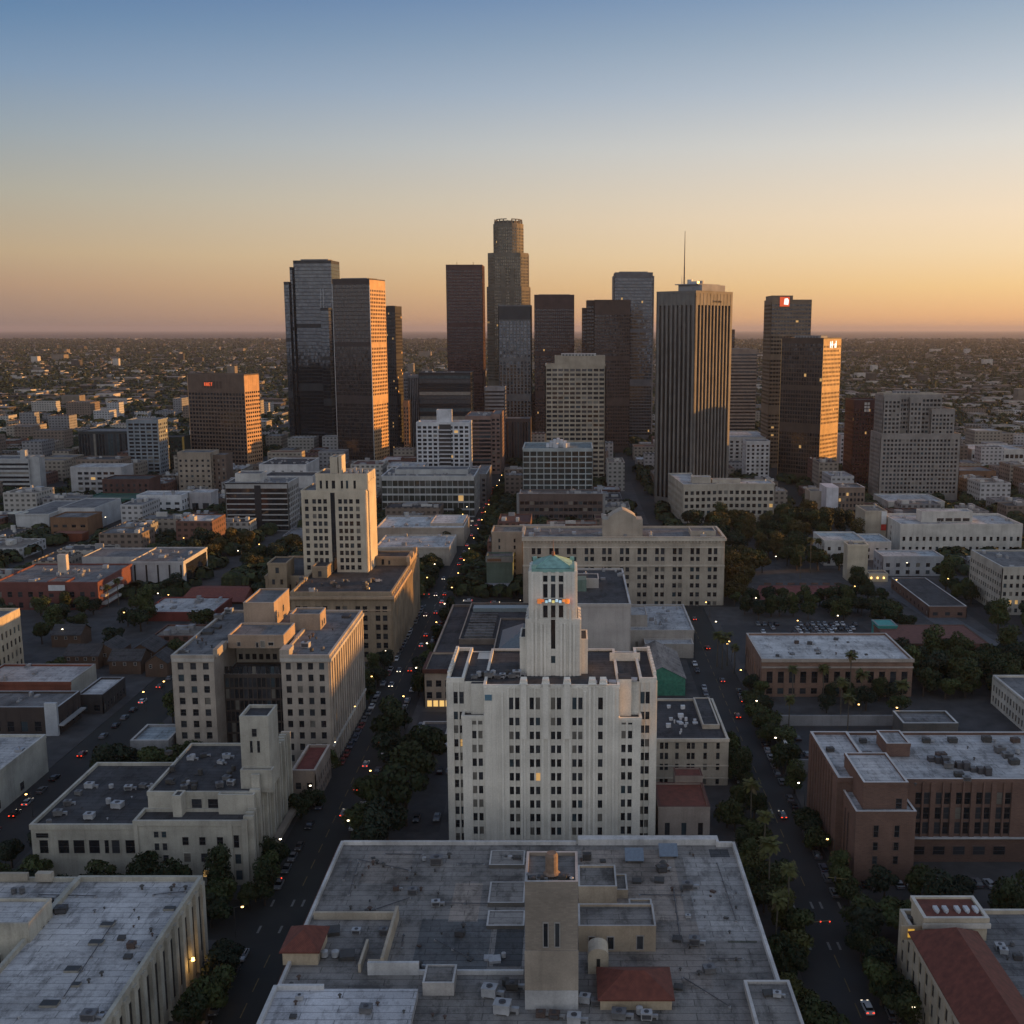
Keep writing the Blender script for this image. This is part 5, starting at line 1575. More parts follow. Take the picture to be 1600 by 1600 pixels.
b = mid("balcony_tower", "white apartment tower with curved dark balcony strips, before the dark slabs", 651, 733, 661, 1000, 26, [wall((.58, .58, .60)), W_WHITE2], ROOF_LIGHT, dict(cs=4.9, wf=.70, fh=3.7, rf=.62, pd=.5, sd=.45, top=1.4, base=4), dict(cs=5.2, wf=.6, fh=3.7, rf=.6, pd=.4, top=1.4), cat="apartment tower", fin=False)
mb = MB()
for k in range(13):
    z_ = 4 + k * 3.7
    mb.box(20.5, -2.6, z_, 31.5, -.5, z_ + .5); mb.box(21, -2.5, z_ + .5, 31, -2.35, z_ + 1.2)
b.part("balcony", mb, [wall((.5, .5, .52))])
mb = MB(); mb.box(20.6, -.75, 4, 31.4, -.51, b.h - 1.2); b.part("loggia", mb, [plain((.025, .025, .03), .4)])
b.vol(17.5, 8, 31, 18, b.h + .02, zat(641, 1008), .4); b.done()
b = mid("dark_office", "dark office slab with a pinkish sunlit end, just behind the white balcony tower", 727, 767, 651, 1060, 60, [wall((.05, .045, .05)), BROWN], ROOF_GREY, dict(ribbon=True, rf=.6, pd=.2), None, fin=False)
z_ = zat(648, 1062); v = b.vol(b.A + .05, 2, b.A + 9, 58, 0, z_, .6); b.mats += []
facade(b, v['F'], 0, z_, cs=4.2, wf=.6, fh=3.8, rf=.5, pd=.4, top=2, base=3); facade(b, v['R'], 0, z_, cs=4.2, wf=.55, fh=3.8, rf=.5, pd=.4, top=2, base=3)
b.mats = [wall((.24, .17, .15)), BROWN]; units_part(b, 10, 6, big=4); b.done()
b = mid("black_slab_office", "wide black glass slab with machinery on its roof, left of the redstone tower", 654, 735, 583, 1190, 40, [wall((.03, .03, .034), .5), wall((.2, .2, .21))], ROOF_GREY, dict(ribbon=True, fh=4.4, rf=.8, pd=.15, top=1.6, base=3), dict(ribbon=True, fh=4.4, rf=.8, pd=.15), cat="skyscraper", fin=False)
units_part(b, 9, 8, big=5, y1=16); b.done()
b = boxtower("pinstripe_tower", "pale pin-striped tower partly hidden behind the black glass slab", 638, 655, 588, 1230, 26, [wall((.26, .25, .26)), GREYW], st=dict(cs=2.2, wf=.55, full=True, pd=.5, sd=.1, top=2)); b.done()
b = boxtower("ember_tower", "slim tower with an ember-lit window front between the dark tower and the pin-striped one", 628, 637, 585, 1330, 24, [wall((.22, .21, .22)), GREYW], st=dict(cs=2.6, wf=.6)); b.done()
b = boxtower("copper_lit_block", "narrow copper-lit block at the foot of the pin-striped tower", 630, 638, 628, 1170, 18, [wall((.30, .18, .11)), BROWN], st=dict(cs=2.6, wf=.5)); b.done()
b = mid("banded_midrise", "grey banded mid-rise between the redstone tower and the slate tower", 757, 788, 606, 1250, 30, [wall((.30, .28, .28)), PALE], ROOF_GREY, dict(ribbon=True, rf=.5, fh=4.2), dict(ribbon=True, rf=.5), cat="office building")
b = mid("umber_midrise", "dark umber block with upright strips standing below the slate tower", 790, 829, 655, 1150, 28, [wall((.075, .06, .058)), BROWN], ROOF_GREY, dict(cs=3, wf=.6, full=True, top=3), None)
b = boxtower("sliver_tower", "sliver of a tower with a rosy lit side beside the maroon tower", 829, 836, 618, 1340, 30, [wall((.30, .22, .19)), BROWN], st=dict(cs=3, wf=.4)); b.done()
b = mid("glass_long_office", "five-storey glass office with pale floor bands beside the busy avenue", 596, 741, 745, 812, 46, [wall((.40, .41, .41)), W_WHITE2], ROOF_GREY, dict(cs=4.0, wf=.92, fh=5.0, rf=.76, pd=.35, top=1.5, base=1.0), dict(cs=5.0, wf=.88, fh=5.0, rf=.74, pd=.35, top=1.5, base=1.0), gl=[glass((.05, .055, .05), .12, .2), glass((.07, .08, .075), .15, .2), glass((.04, .05, .045), .1, .2), glass((.10, .11, .105), .2, .1), G_LIT], gw=(40, 30, 20, 14, 1), fin=False)
b.vol(8, 14, b.A - 6, 34, b.h + .02, b.h + 3.5, .4); units_part(b, 12, 15, z=b.h, y1=12, big=3); b.done()
b = mid("snow_roof_store", "flat store with a bright whitish roof and dark roof units, below the glass office", 588, 724, 826, 700, 46, [wall((.38, .33, .28)), wall((.5, .47, .44))], ROOF_WHITE, None, dict(cs=8, wf=.2), par=.8, fin=False)
units_part(b, 9, 2, x0=8, x1=36, big=3.2); b.vol(34, 10, b.A - 1, 44, b.h + .02, b.h + 1.5, .4); b.done()
b = mid("second_roof_store", "low pale store in front of the bright roofed one, behind the cream tower", 586, 702, 857, 640, 40, [wall((.42, .38, .33)), wall((.5, .47, .44))], ROOF_LIGHT, None, dict(cs=8, wf=.2), fin=False)
units_part(b, 10, 22, big=3.0); b.done()
b = mid("striped_office", "black office with white floor bands and a gold sunlit end, left of the cream tower", 352, 449, 756, 753, 30, [wall((.34, .34, .34)), PALE], ROOF_GREY, dict(ribbon=True, fh=3.6, rf=.78, pd=.5, top=2.4, base=.8), dict(cs=5, wf=.72, fh=3.6, rf=.7, pd=.5, top=2.4), gl=[G_DARK, G_DARK, G_DARK, G_MID, G_LIT], fin=False)
mb = MB(); mb.box(b.A * .5 - 1.5, -.6, 0, b.A * .5 + 3, -.52, b.h - 1); mb.box(-.2, -.6, b.h - .1, b.A + .3, -.52, b.h + .8); b.part("stair_bay", mb, [wall((.025, .025, .03), .5)])
b.vol(4, 10, 22, 26, b.h + .02, b.h + 5.5, .5, mi=1); units_part(b, 8, 31, x0=20); b.done()
b = mid("white_terrace_office", "white two-stage building with a dark roof, behind the black-banded office", 405, 478, 727, 930, 50, [wall((.50, .49, .49)), W_WHITE2], ROOF_DARK, dict(cs=8, wf=.3, fh=6), None, fin=False)
b.vol(10, -28, b.A + 12, -.3, 0, b.h - 6, .6); units_part(b, 12, 16); b.done()
b = mid("avenue_block", "grey block along the avenue with pale flat roof, beside the glass office", 742, 760, 742, 880, 60, [wall((.2, .18, .17)), PALE], ROOF_GREY, dict(cs=4, wf=.5), dict(cs=4, wf=.5))

# --- left middle distance
b = tower("brown_office_tower", "square brown office tower with a glowing red sign, its end face coloured sunlit orange", 293, 381, 404, 587, 1080, 17, [wall((.13, .09, .07), .6), wall((.30, .29, .30)), wall((.48, .30, .18), .7)], gl=GT, gw=(50, 26, 12, 8, .3), st=dict(cs=3.7, wf=.74, rf=.6, pd=.3, top=16, base=5), stl=dict(cs=3.9, wf=.72, rf=.5, pd=.45, top=14, base=5, mi=2), roof=ROOF_LIGHT)  # sides use the orange wall, a sunlit copy of the brown front
mb = MB(); f = Face((0, 0), (b.A, 0)); u = b.A * .30
for k, (wd, hh) in enumerate(((.9, 3.4), (1.8, 3.4), (1.8, 3.4), (1.4, 3.4))):
    if k == 0: f.box(mb, u, u + wd, b.h - 10.6, b.h - 10.6 + hh, .3, .8)
    elif k == 1:
        f.box(mb, u, u + .5, b.h - 10.6, b.h - 7.2, .3, .8); f.box(mb, u + wd - .4, u + wd + .1, b.h - 10.6, b.h - 7.2, .3, .8); f.box(mb, u + .5, u + wd - .4, b.h - 9.2, b.h - 8.6, .3, .8)
    elif k == 2:
        f.box(mb, u, u + .5, b.h - 10.6, b.h - 7.2, .3, .8); f.box(mb, u + .5, u + wd, b.h - 7.7, b.h - 7.2, .3, .8); f.box(mb, u + .5, u + wd, b.h - 10.6, b.h - 10.1, .3, .8); f.box(mb, u + .5, u + wd * .8, b.h - 9.2, b.h - 8.7, .3, .8)
    else: f.box(mb, u + .4, u + .9, b.h - 10.6, b.h - 7.2, .3, .8); f.box(mb, u, u + wd, b.h - 7.7, b.h - 7.2, .3, .8)
    u += wd + 1.0
b.part("sign_letters", mb, [lamp((1, .16, .05), .4)])
mb = MB(); f.box(mb, b.A * .26, b.A * .62, b.h - 13, b.h - 6, .02, .28); b.part("sign_panel", mb, [wall((.09, .06, .05))])
b.done()
mid("beige_brick_block", "old beige block with a grid of windows at the foot of the brown office tower", 277, 329, 708, 930, 22, [wall((.30, .25, .20)), BEIGE], ROOF_GREY, dict(cs=4.6, wf=.42, fh=4.2, rf=.42, top=3), dict(cs=4.6, wf=.42))
mid("dim_brick_block", "dim brown block joined beside the old beige block", 330, 352, 712, 935, 20, [wall((.15, .11, .09)), BROWN], ROOF_GREY, dict(cs=4, wf=.4), None)
b = mid("pale_office_block", "pale office block with a blank end bay and dark window rows", 110, 189, 731, 915, 26, [wall((.36, .36, .37)), PALE], ROOF_LIGHT, dict(cs=5.4, wf=.7, fh=4.2, rf=.5, off=5), None)
b = mid("banded_office", "grey office with pale bands and a tall blank lift shaft, cut by the frame edge", -20, 44, 718, 935, 26, [wall((.36, .37, .38)), PALE], ROOF_GREY, dict(ribbon=True, fh=3.4, rf=.5), None, fin=False)
b.vol(b.A + .05, 2, b.A + 8.5, 12, 0, b.h + 2, .4); b.vol(b.A * .72, 6, b.A * .85, 12, b.h + .02, b.h + 7, .4); b.done()
b = mid("balcony_block", "tall grey apartment tower with stacked balconies in front of the far dark slab", 199, 246, 657, 1030, 24, [wall((.22, .25, .28)), GREYW], ROOF_GREY, dict(cs=5.6, wf=.8, fh=3.5, rf=.6, pd=.9, sd=.8), dict(cs=5, wf=.6), cat="apartment tower")
mid("charcoal_slab", "wide charcoal windowless-looking slab behind the grey apartment tower", 122, 199, 675, 1150, 40, [wall((.045, .05, .052)), GREYW], ROOF_GREY, dict(cs=3, wf=.7, full=True, pd=.2, top=2), None)
mid("shadow_slab", "dark green-black block between the grey apartment tower and the brown office tower", 247, 284, 684, 1060, 24, [wall((.03, .045, .04)), DARKW], ROOF_DARK, dict(cs=4, wf=.6), None)
b = mid("white_motel", "white three-storey motel with blue-grey windows in front of the green shed roof", 214, 283, 775, 810, 22, [wall((.58, .59, .61)), W_WHITE2], ROOF_LIGHT, dict(cs=6.6, wf=.55, fh=4.2, rf=.46, top=2.4, pd=.3), dict(cs=5, wf=.5), gw=(20, 20, 5, 60, 1), fin=False)
units_part(b, 6, 5); b.done(40)
mid("white_small_block", "small white block with a dark recess right of the white motel", 296, 329, 771, 825, 18, [wall((.42, .40, .41)), PALE], ROOF_LIGHT, dict(cs=9, wf=.6, fh=8), None)
mid("green_long_shed", "long dark green shed behind the white motel", 130, 216, 781, 850, 30, [plain((.025, .11, .085), .7), GREENW], plain((.035, .10, .085), .7), dict(cs=6, wf=.3), None)
mid("maroon_lowrise", "dark maroon low-rise behind the pale office block", 160, 232, 750, 880, 26, [wall((.09, .05, .045)), BROWN], ROOF_DARK, dict(cs=5, wf=.4), None)
b = mid("white_curved_hall", "pale hall with a rounded glass corner and a broad dark roof, at the far left", 24, 76, 804, 745, 60, [wall((.46, .47, .48)), PALE], ROOF_GREY, None, None, par=.5, fin=False)
mb = MB(); mb.cyl(-1.5, 7, 0, b.h + .3, 7.0, 7.0, 16); b.part("glass_corner", mb, [G_MID]); b.vol(b.A + .05, 14, b.A + 26, 60, 0, b.h + 2, .5); b.done()
mid("brown_courtyard_block", "brown block with square windows beside the pale rounded hall", 79, 136, 810, 735, 24, [wall((.20, .115, .07)), BROWN], ROOF_GREY, dict(cs=6.0, wf=.5, fh=4.2, rf=.4), None)
mid("red_low_shop", "low red shop at the foot of the brown block", 84, 128, 834, 715, 10, [wall((.19, .06, .035)), BROWN], tiles((.2, .07, .045)), None, None, par=.2)
b = mid("panel_building", "building faced with tall white wall panels split by dark slots", 202, 286, 879, 583, 40, [wall((.43, .43, .44)), wall((.2, .2, .2))], ROOF_GREY, None, None, par=.7, fin=False)
for k in range(5):
    mb = MB(); u = b.A * (.08 + k * .215); mb.box(u, -.14, 0, u + .9, -.02, b.h - 1.3); b.part("dark_slot", mb, [plain((.015, .015, .018), .4)])
f = b.v['R']; mb = MB(); f.box(mb, 4, 38, 1, b.h - 1.6, .02, .2); b.part("side_glazing", mb, [G_DARK])
v = b.vol(-34, 18, -.3, 44, 0, b.h - 1, .5); units_part(b, 9, 12, big=4); b.done()
b = mid("red_brick_block", "long red-brick building with white roof structures and balconies on its end", -10, 152, 912, 535, 44, [BRICK_R, BRICK_R], ROOF_GREY, dict(cs=5.4, wf=.45, fh=4.4, rf=.5), None, par=.8, fin=False)
for k in range(3):
    mb = MB(); b.v['R'].box(mb, 3, 26, 2 + k * 4, 3.2 + k * 4, .1, 2.4); b.part("balcony", mb, [wall((.50, .48, .46))])
b.vol(b.A * .52, -.5, b.A * .70, 10, b.h - 5, b.h + 1, .2, mi=1)
mb = MB(); mb.box(b.A * .53, -.7, b.h - 3.5, b.A * .69, -.52, b.h - .6); b.part("white_board", mb, [wall((.55, .56, .58))])
z_ = zat(867, 560); mb = MB(); xs = xat(91, 560, b.h) - b.x0; mb.box(xs, 25, b.h, xs + 4.6, 28, z_); b.part("lift_shaft", mb, [wall((.5, .45, .40))]); units_part(b, 14, 18, big=3.5); b.done(30)
b = mid("red_gable_hall", "hall with a wide rust-red gabled roof among dark trees", 283, 378, 940, 548, 34, [BRICK_R, BRICK_R], ROOF_GREY, None, None, par=0, fin=False)
b.rmb = MB(); mb = MB(); mb.hip(-1, -1, b.A + 1, 35, b.h + .1, 3.4, 'x', 1.0); b.part("gabled_roof", mb, [tiles((.20, .055, .038))]); b.done()
b = mid("red_front_store", "low store with a pale patched roof and red front, before the rust-red gabled hall", 222, 333, 958, 513, 30, [wall((.20, .055, .045)), wall((.2, .06, .05))], ROOF_LIGHT, None, None, par=.6, fin=False)
units_part(b, 12, 33, big=3); b.done()
# left edge, near
zr = zat(954, 440)
xr = xat(29, 440, zr)
b = Bld("corner_tenement", "cream tenement with an orange-lit cornice and rows of windows, cut by the frame edge", "building", (xr - 40, 380), [wall((.47, .40, .30)), CREAM], roof=ROOF_GREY, gw=(60, 24, 7, 6, 0))
v = b.vol(0, 0, 40, 60, 0, zr, 1.0, .3); facade(b, v['R'], 0, zr, cs=3.4, wf=.45, fh=4.0, rf=.55, pd=.35, top=3.4, base=1.5); b.done(60)
b = mid("white_roof_shop", "low shop with a whitish flat roof and a dark red front wall", -40, 110, 1068, 398, 22, [wall((.22, .08, .055)), wall((.45, .44, .42))], ROOF_LIGHT, None, None, fin=False)
mb = MB(); b.v['R'].box(mb, .2, 22, 0, b.h + .8, .02, .3); b.part("side_wall", mb, [wall((.45, .43, .38))]); units_part(b, 4, 8); b.done()
b = mid("dark_garage", "dark small building with a pale flat roof beside the side street", 122, 160, 1088, 384, 20, [wall((.06, .055, .055)), GREYW], ROOF_LIGHT, dict(cs=4, wf=.5), dict(cs=3, wf=.4), fin=False); b.done(12)
b = mid("pylon_store", "dark brick store with a tall white pylon at its corner", -60, 90, 1108, 363, 17, [wall((.07, .055, .05)), wall((.4, .41, .42))], ROOF_GREY, dict(cs=5, wf=.5, fh=4.6), dict(cs=4, wf=.35, fh=4.4), gw=(40, 10, 3, 20, 4), fin=False)
mb = MB(); mb.box(b.A - 4, -1.4, 0, b.A + .3, -.3, b.h + 2.6); b.part("pylon", mb, [wall((.48, .50, .53))]); mb = MB(); b.v['R'].box(mb, -1, 17, 3.6, 4.1, .3, 2.2); b.part("awning", mb, [wall((.40, .40, .40))]); units_part(b, 5, 9); b.done(30)
zr = zat(1151, 331)
xr = xat(71.5, 331, zr)
b = Bld("pale_warehouse", "pale warehouse with a blank stained side wall on the side street", "warehouse", (xr - 50, 262), [wall((.44, .44, .40), .9, .35), PALE], roof=ROOF_LIGHT)
v = b.vol(0, 0, 50, 69, 0, zr, .8, .1); b.holes(v['R'], [(10 + 14 * k, 1.2, 2.4, 2.6) for k in range(4)]); b.A, b.D, b.h = 50, 69, zr; units_part(b, 7, 4, x0=28); b.done(8)
# dark gabled houses between the trees
for k, (px, py, w_, d, al) in enumerate(((128, 1046, 14, 12, 'x'), (165, 1040, 11, 14, 'y'), (196, 1054, 13, 11, 'x'), (222, 1040, 11, 15, 'y'), (104, 1012, 13, 11, 'x'), (245, 1058, 9, 12, 'y'))):
    X, Y = gp(px, py); house("gabled_house", "", X - w_ / 2, Y, w_, d, 6, 3.4, BROWN, roofing((.075, .075, .08), .6), al)["label"] = ("dark gabled house nearest the white roofed shop", "dark house with its gable to the street, second from the shop", "dark house broadside on in the middle of the row", "dark steep house fourth from the white roofed shop", "dark house set back behind the row of gabled houses", "narrow dark gabled house at the end beside the courtyard office block")[k]
X, Y = gp(478, 1232); b = mid("red_roof_shop", "low shop with a dark red flat roof beside the ribbed corner building", 457, 492, 1207, 306, 20, [wall((.30, .24, .20)), wall((.44, .38, .33))], tiles((.17, .04, .03)), dict(cs=4, wf=.5), dict(cs=3, wf=.5), fin=False); b.done(10)
mid("blue_tarp_shed", "low shed with a pale blue-grey roof behind the ribbed corner building", 205, 262, 1160, 330, 14, [GREYW, PALE], roofing((.36, .42, .46), .6), dict(cs=4, wf=.3), None)

# ------------------------------------------------------------------ pavements, lots, road paint
PAVE = plain((0.068, 0.067, 0.069), 0.9, 0, .55, .16)
LOT = plain((0.036, 0.036, 0.039), 0.85, 0, .4, .3)
PAINT = plain((0.19, 0.19, 0.18), 0.7, 0, .5, .8)
YPAINT = plain((0.16, 0.11, 0.03), 0.7, 0, .5, .8)
for x0, x1, y0, y1 in ((-300, -167, 120, 540), (-146, -78, 120, 233), (-146, -78, 251, 540), (-56.5, 51.5, 120, 541), (70, 200, 120, 224), (70, 200, 243, 541), (-300, -167, 559, 820), (-146, -78, 559, 820), (-56, 80, 559, 700), (92, 260, 559, 760), (-146, -78, 838, 1100), (-56, 60, 780, 1000)):
    mb = MB(); mb.box(x0, y0, 0, x1, y1, .13, bottom=False)
    tag(mb.build("pavement", None, [PAVE]), kind='structure')
for x0, x1, y0, y1 in ((-54, -36, 288, 386), (74, 142, 446, 506), (75, 140, 334, 370), (-140, -84, 304, 312), (205, 330, 420, 540)):
    mb = MB(); mb.poly([(x0, y0, .135), (x1, y0, .135), (x1, y1, .135), (x0, y1, .135)])
    tag(mb.build("parking_lot", None, [LOT]), kind='structure')
mb = MB(); mb.poly([(xat(1172, 560), 556, .14), (xat(1330, 560), 556, .14), (xat(1325, 590), 588, .14), (xat(1185, 590), 588, .14)])
tag(mb.build("sports_court", None, [plain((.20, .055, .045), .9, 0, .45, .4)]), kind='structure')
mb = MB()
for k in range(6):
    x = xat(1180 + k * 26, 565); mb.poly([(x, 558, .15), (x + .3, 558, .15), (x + 2.3, 586, .15), (x + 2.0, 586, .15)])
tag(mb.build("court_lines", None, [PAINT]), kind='structure')
mb = MB()
for cx, ya, yb_ in ((-67.3, 150, 900), (60.8, 150, 540)):
    y = ya
    while y < yb_:
        if not (228 < y < 252):
            mb.poly([(cx - .12, y, .006), (cx + .12, y, .006), (cx + .12, y + 5, .006), (cx - .12, y + 5, .006)], 1)
        y += 9
for cx, hw, yy in ((60.8, 8.2, (229, 247)), (-67.3, 9, (236, 248)), (-67.3, 9, (543, 560)), (60.8, 8, (543,)), (60.8, 8.2, (300,))):
    for y in yy:
        for k in (1, 3, 4, 6):
            x = cx - hw + .8 + k * (2 * hw - 1.6) / 6.5
            mb.poly([(x, y, .007), (x + .55, y, .007), (x + .55, y + 3.2, .007), (x, y + 3.2, .007)], 0)
tag(mb.build("road_markings", None, [PAINT, YPAINT]), kind='structure')

mb = MB(); mb.poly([(181, 470, .142), (196, 470, .142), (180, 650, .142), (165, 650, .142)])
tag(mb.build("road", None, [plain((.10, .105, .115), .85, 0, .4, .3)]), kind='structure')
mb = MB(); mb.poly([(92, 549, .004), (330, 549, .004), (330, 557, .004), (92, 557, .004)])
tag(mb.build("road", None, [plain((.06, .062, .068), .85, 0, .4, .3)]), kind='structure')
occ(166, 470, 196, 650)
# ------------------------------------------------------------------ trees
def leaf_mat(col):
    m, n, l, p = _mat("leaves")
    a = _ramp(n, l, _noise(n, l, _vec(n, l), 0.9, 3), [(0.3, 0.55), (0.7, 1.25)])
    l.new(_mul(n, l, a, col), p.inputs["Base Color"])
    p.inputs["Roughness"].default_value = 0.7
    p.inputs["Specular IOR Level"].default_value = 0.2
    return m
LEAF = [leaf_mat((.024, .036, .015)), leaf_mat((.040, .052, .019)), leaf_mat((.020, .031, .018)), leaf_mat((.062, .052, .018)), leaf_mat((.078, .082, .026)), leaf_mat((.052, .068, .024))]
BARK = plain((.055, .042, .032), .9)
def crown_mesh(seed, n=2600, size=.115, wide=.5, top=1.75, nl=9):
    """unit crown: radius 1 about (0,0,1.35); leaf clumps on several uneven lobes"""
    r = random.Random(seed)
    lobes = [(r.uniform(-wide, wide), r.uniform(-wide, wide), r.uniform(.85, top), r.uniform(.30, .60)) for _ in range(nl)] + ([(0, 0, 1.25, .6)] if nl > 6 else [])
    mb = MB()
    for _ in range(n):
        lx, ly, lz, lr = r.choice(lobes)
        d = Vector((r.gauss(0, 1), r.gauss(0, 1), r.gauss(0, 1) + .25)).normalized()
        q = lr * r.uniform(.72, 1.08)
        c = Vector((lx, ly, lz)) + Vector((d.x * q, d.y * q, d.z * q * .85))
        nn = (d + Vector((r.gauss(0, .5), r.gauss(0, .5), r.gauss(0, .5)))).normalized()
        u = nn.orthogonal().normalized()
        v = nn.cross(u)
        a = r.uniform(0, 6.3)
        u, v = u * math.cos(a) + v * math.sin(a), v * math.cos(a) - u * math.sin(a)
        s = size * r.uniform(.55, 1.15)
        mb.poly([c - u * s, c - v * s * .6, c + u * s, c + v * s * .6])
    me = bpy.data.meshes.new("crown"); me.from_pydata(mb.v, [], mb.f); me.materials.append(LEAF[0]); me.update()
    return me
CROWNS = [crown_mesh(1), crown_mesh(2), crown_mesh(3, 1500, .12, .62, 1.6, 11), crown_mesh(4, 1300, .12, .6, 1.9, 6), crown_mesh(5, 2200, .11, .32, 2.3, 9), crown_mesh(6, 1700, .13, .7, 1.5, 10)]
def trunk_mesh(seed):
    r = random.Random(seed); mb = MB()
    mb.tube((0, 0, -.02), (.03, .02, .75), .075, 7, 0, .055)
    for k in range(5):
        a = k * 1.26 + r.random(); mb.tube((.03, .02, .7), (.45 * math.cos(a), .45 * math.sin(a), 1.25 + r.random() * .3), .04, 5, 0, .015)
    me = bpy.data.meshes.new("trunk"); me.from_pydata(mb.v, [], mb.f); me.materials.append(BARK); me.update()
    return me
TRUNKS = [trunk_mesh(s) for s in (1, 2)]
def tree(x, y, rad_, name="tree", label=None, group=None, z=.1, mat=None, hs=1.0):
    t = tag(empty(name, (x, y, z), R.uniform(0, 6.3)), label, "tree", group)
    t.scale = (rad_, rad_ * R.uniform(.85, 1.1), rad_ * hs * R.uniform(.8, 1.2))
    link("trunk", R.choice(TRUNKS), t)
    c = link("crown", R.choice(CROWNS), t)
    tint(c, mat or R.choice(LEAF[:3]))
    return t
def palm_mesh(seed):
    r = random.Random(seed); mb = MB()
    for k in range(46):
        a = r.uniform(0, 6.3); up = r.uniform(-.9, 1.2); L = r.uniform(1.7, 2.5)
        p = Vector((0, 0, 0)); d = Vector((math.cos(a), math.sin(a), up)).normalized()
        side = Vector((-math.sin(a), math.cos(a), 0))
        wprev = .10
        for s in range(4):
            q = p + d * (L / 4); wn = (.34, .40, .30, .04)[s]
            tw = Vector((0, 0, .12 * (1 if s % 2 else -1)))
            mb.poly([p - side * wprev, p + side * wprev, q + side * wn + tw, q - side * wn + tw], 1 if up < -.55 else 0)
            p, wprev = q, wn
            d = (d + Vector((0, 0, -.32))).normalized()
    me = bpy.data.meshes.new("fronds"); me.from_pydata(mb.v, [], mb.f); me.materials.append(LEAF[4]); me.materials.append(plain((.11, .085, .04), .9))
    me.polygons.foreach_set("material_index", mb.m); me.update()
    return me
PALMS = [palm_mesh(s) for s in (1, 2, 3)]
def palm(x, y, h, label=None, group=None, z=.1):
    t = tag(empty("palm_tree", (x, y, z), R.uniform(0, 6.3)), label, "palm tree", group)
    mb = MB(); l = R.uniform(-.5, .5)
    mb.tube((0, 0, -.1), (l * .4, 0, h * .5), .26, 7, 0, .2); mb.tube((l * .4, 0, h * .5), (l, 0, h), .2, 7, 0, .17)
    mb.build("trunk", t, [plain((.10, .085, .065), .9)])
    f = link("crown", R.choice(PALMS), t, (l, 0, h)); s = R.uniform(1.15, 1.6); f.scale = (s, s, s)
    return t
def scatter(n, x0, x1, y0, y1, r0, r1, gap=.8, tries=40):
    pts = []
    for _ in range(n * tries):
        if len(pts) >= n: break
        x, y, q = R.uniform(x0, x1), R.uniform(y0, y1), R.uniform(r0, r1)
        if free(x, y, q * .75) and all((x - a) ** 2 + (y - b_) ** 2 > (gap * (q + c)) ** 2 for a, b_, c in pts):
            pts.append((x, y, q))
    return pts
TREES = []                                          # everything planted, for spacing
def grove(label, group, n, x0, x1, y0, y1, r0, r1, gap=.7, name="tree", order=None, mats=None, hs=1.0):
    """order: (key, landmark) gives each tree its own label; without it they share one label and group"""
    pts = scatter(n, x0, x1, y0, y1, r0, r1, gap)
    if order: pts.sort(key=order[0])
    for k, (x, y, q) in enumerate(pts):
        lb = label if not order else f"{ordi(k + 1)} {label}, from {order[1]}"
        tree(x, y, q, name, lb, group, mat=R.choice(mats) if mats else None, hs=hs)
        TREES.append((x, y, q))
fromx, fromy = (lambda p: p[0]), (lambda p: p[1])
DK = LEAF[:3] + [LEAF[5]]
grove("dark tree in the strip before the cream corner building", "trees before the cream corner building", 17, -140, -84, 238, 256, 4.0, 5.5, .55, "street_tree", (lambda p: -p[0], "the avenue"), DK)
grove("round tree on the pavement below the ribbed avenue front", "trees below the ribbed avenue front", 5, -78.5, -73.5, 246, 268, 3.0, 4.0, .5, "street_tree", (fromy, "the street corner"), DK)
grove("bushy tree against the pilastered wall", "trees against the pilastered wall", 5, -80, -73, 196, 224, 3.8, 5.0, .5, "street_tree", (fromy, "the near end"), DK)
grove("big spreading tree behind the cream corner building", "big trees behind the cream corner building", 6, -150, -112, 304, 326, 5.5, 7.5, .5, "park_tree", (fromx, "the side street"), DK)
grove("large dark tree beside the white tower's parking yard", "large trees by the parking yard", 11, -59, -43, 260, 345, 5.0, 7.6, .6, "street_tree", (fromy, "the flat-roof block"), DK)
grove("street tree in front of the courtyard office block", "street trees before the courtyard block", 10, -78.5, -74, 290, 396, 3.4, 4.6, .8, "street_tree", (fromy, "the ribbed corner building"), DK)
grove("street tree along the tan block's avenue side", "street trees by the tan block", 10, -79, -74.5, 400, 536, 3.2, 4.4, .8, "street_tree", (fromy, "the courtyard office block"), DK)
grove("small street tree opposite the courtyard office block", "street trees opposite the courtyard block", 13, -59.5, -56.5, 350, 536, 2.8, 4.2, .9, "street_tree", (fromy, "the corner shop"), DK)
grove("round tree by the flat-roof block's palm avenue wall", "round trees on the palm avenue", 20, 45.5, 53, 192, 294, 3.4, 5.0, .42, "street_tree", (fromy, "the near end"), [LEAF[1], LEAF[4], LEAF[0]])
grove("tall dark tree at the cream hotel's corner", "trees at the hotel corner", 7, 50.5, 54.5, 294, 350, 3.2, 4.6, .6, "street_tree", (fromy, "the flat-roof block"), DK, 1.25)
grove("street tree on the brick side of the palm avenue", "street trees on the brick side", 24, 67.8, 74, 246, 420, 3.4, 5.0, .45, "street_tree", (fromy, "the crossing"), DK)
grove("dark tree in the belt before the brick office", "tree belt before the brick office", 22, 77, 150, 226, 254, 4.0, 5.8, .55, "street_tree", (fromx, "the palm avenue"), DK)
grove("dark tree beside the red-roofed corner building", "trees beside the red-roofed building", 10, 66, 71.5, 196, 236, 3.6, 4.8, .55, "street_tree", (fromy, "the near end"), DK)
grove("low round tree at the warehouse front among palms", "round trees before the warehouse", 8, 82, 132, 376, 399, 2.8, 4.6, .6, "street_tree", (fromx, "the palm avenue"), DK)
grove("tree in the hedge row behind the car park", "hedge row trees behind the car park", 32, 84, 164, 514, 545, 3.4, 5.4, .45, "street_tree", (fromx, "the long cream building"), DK)
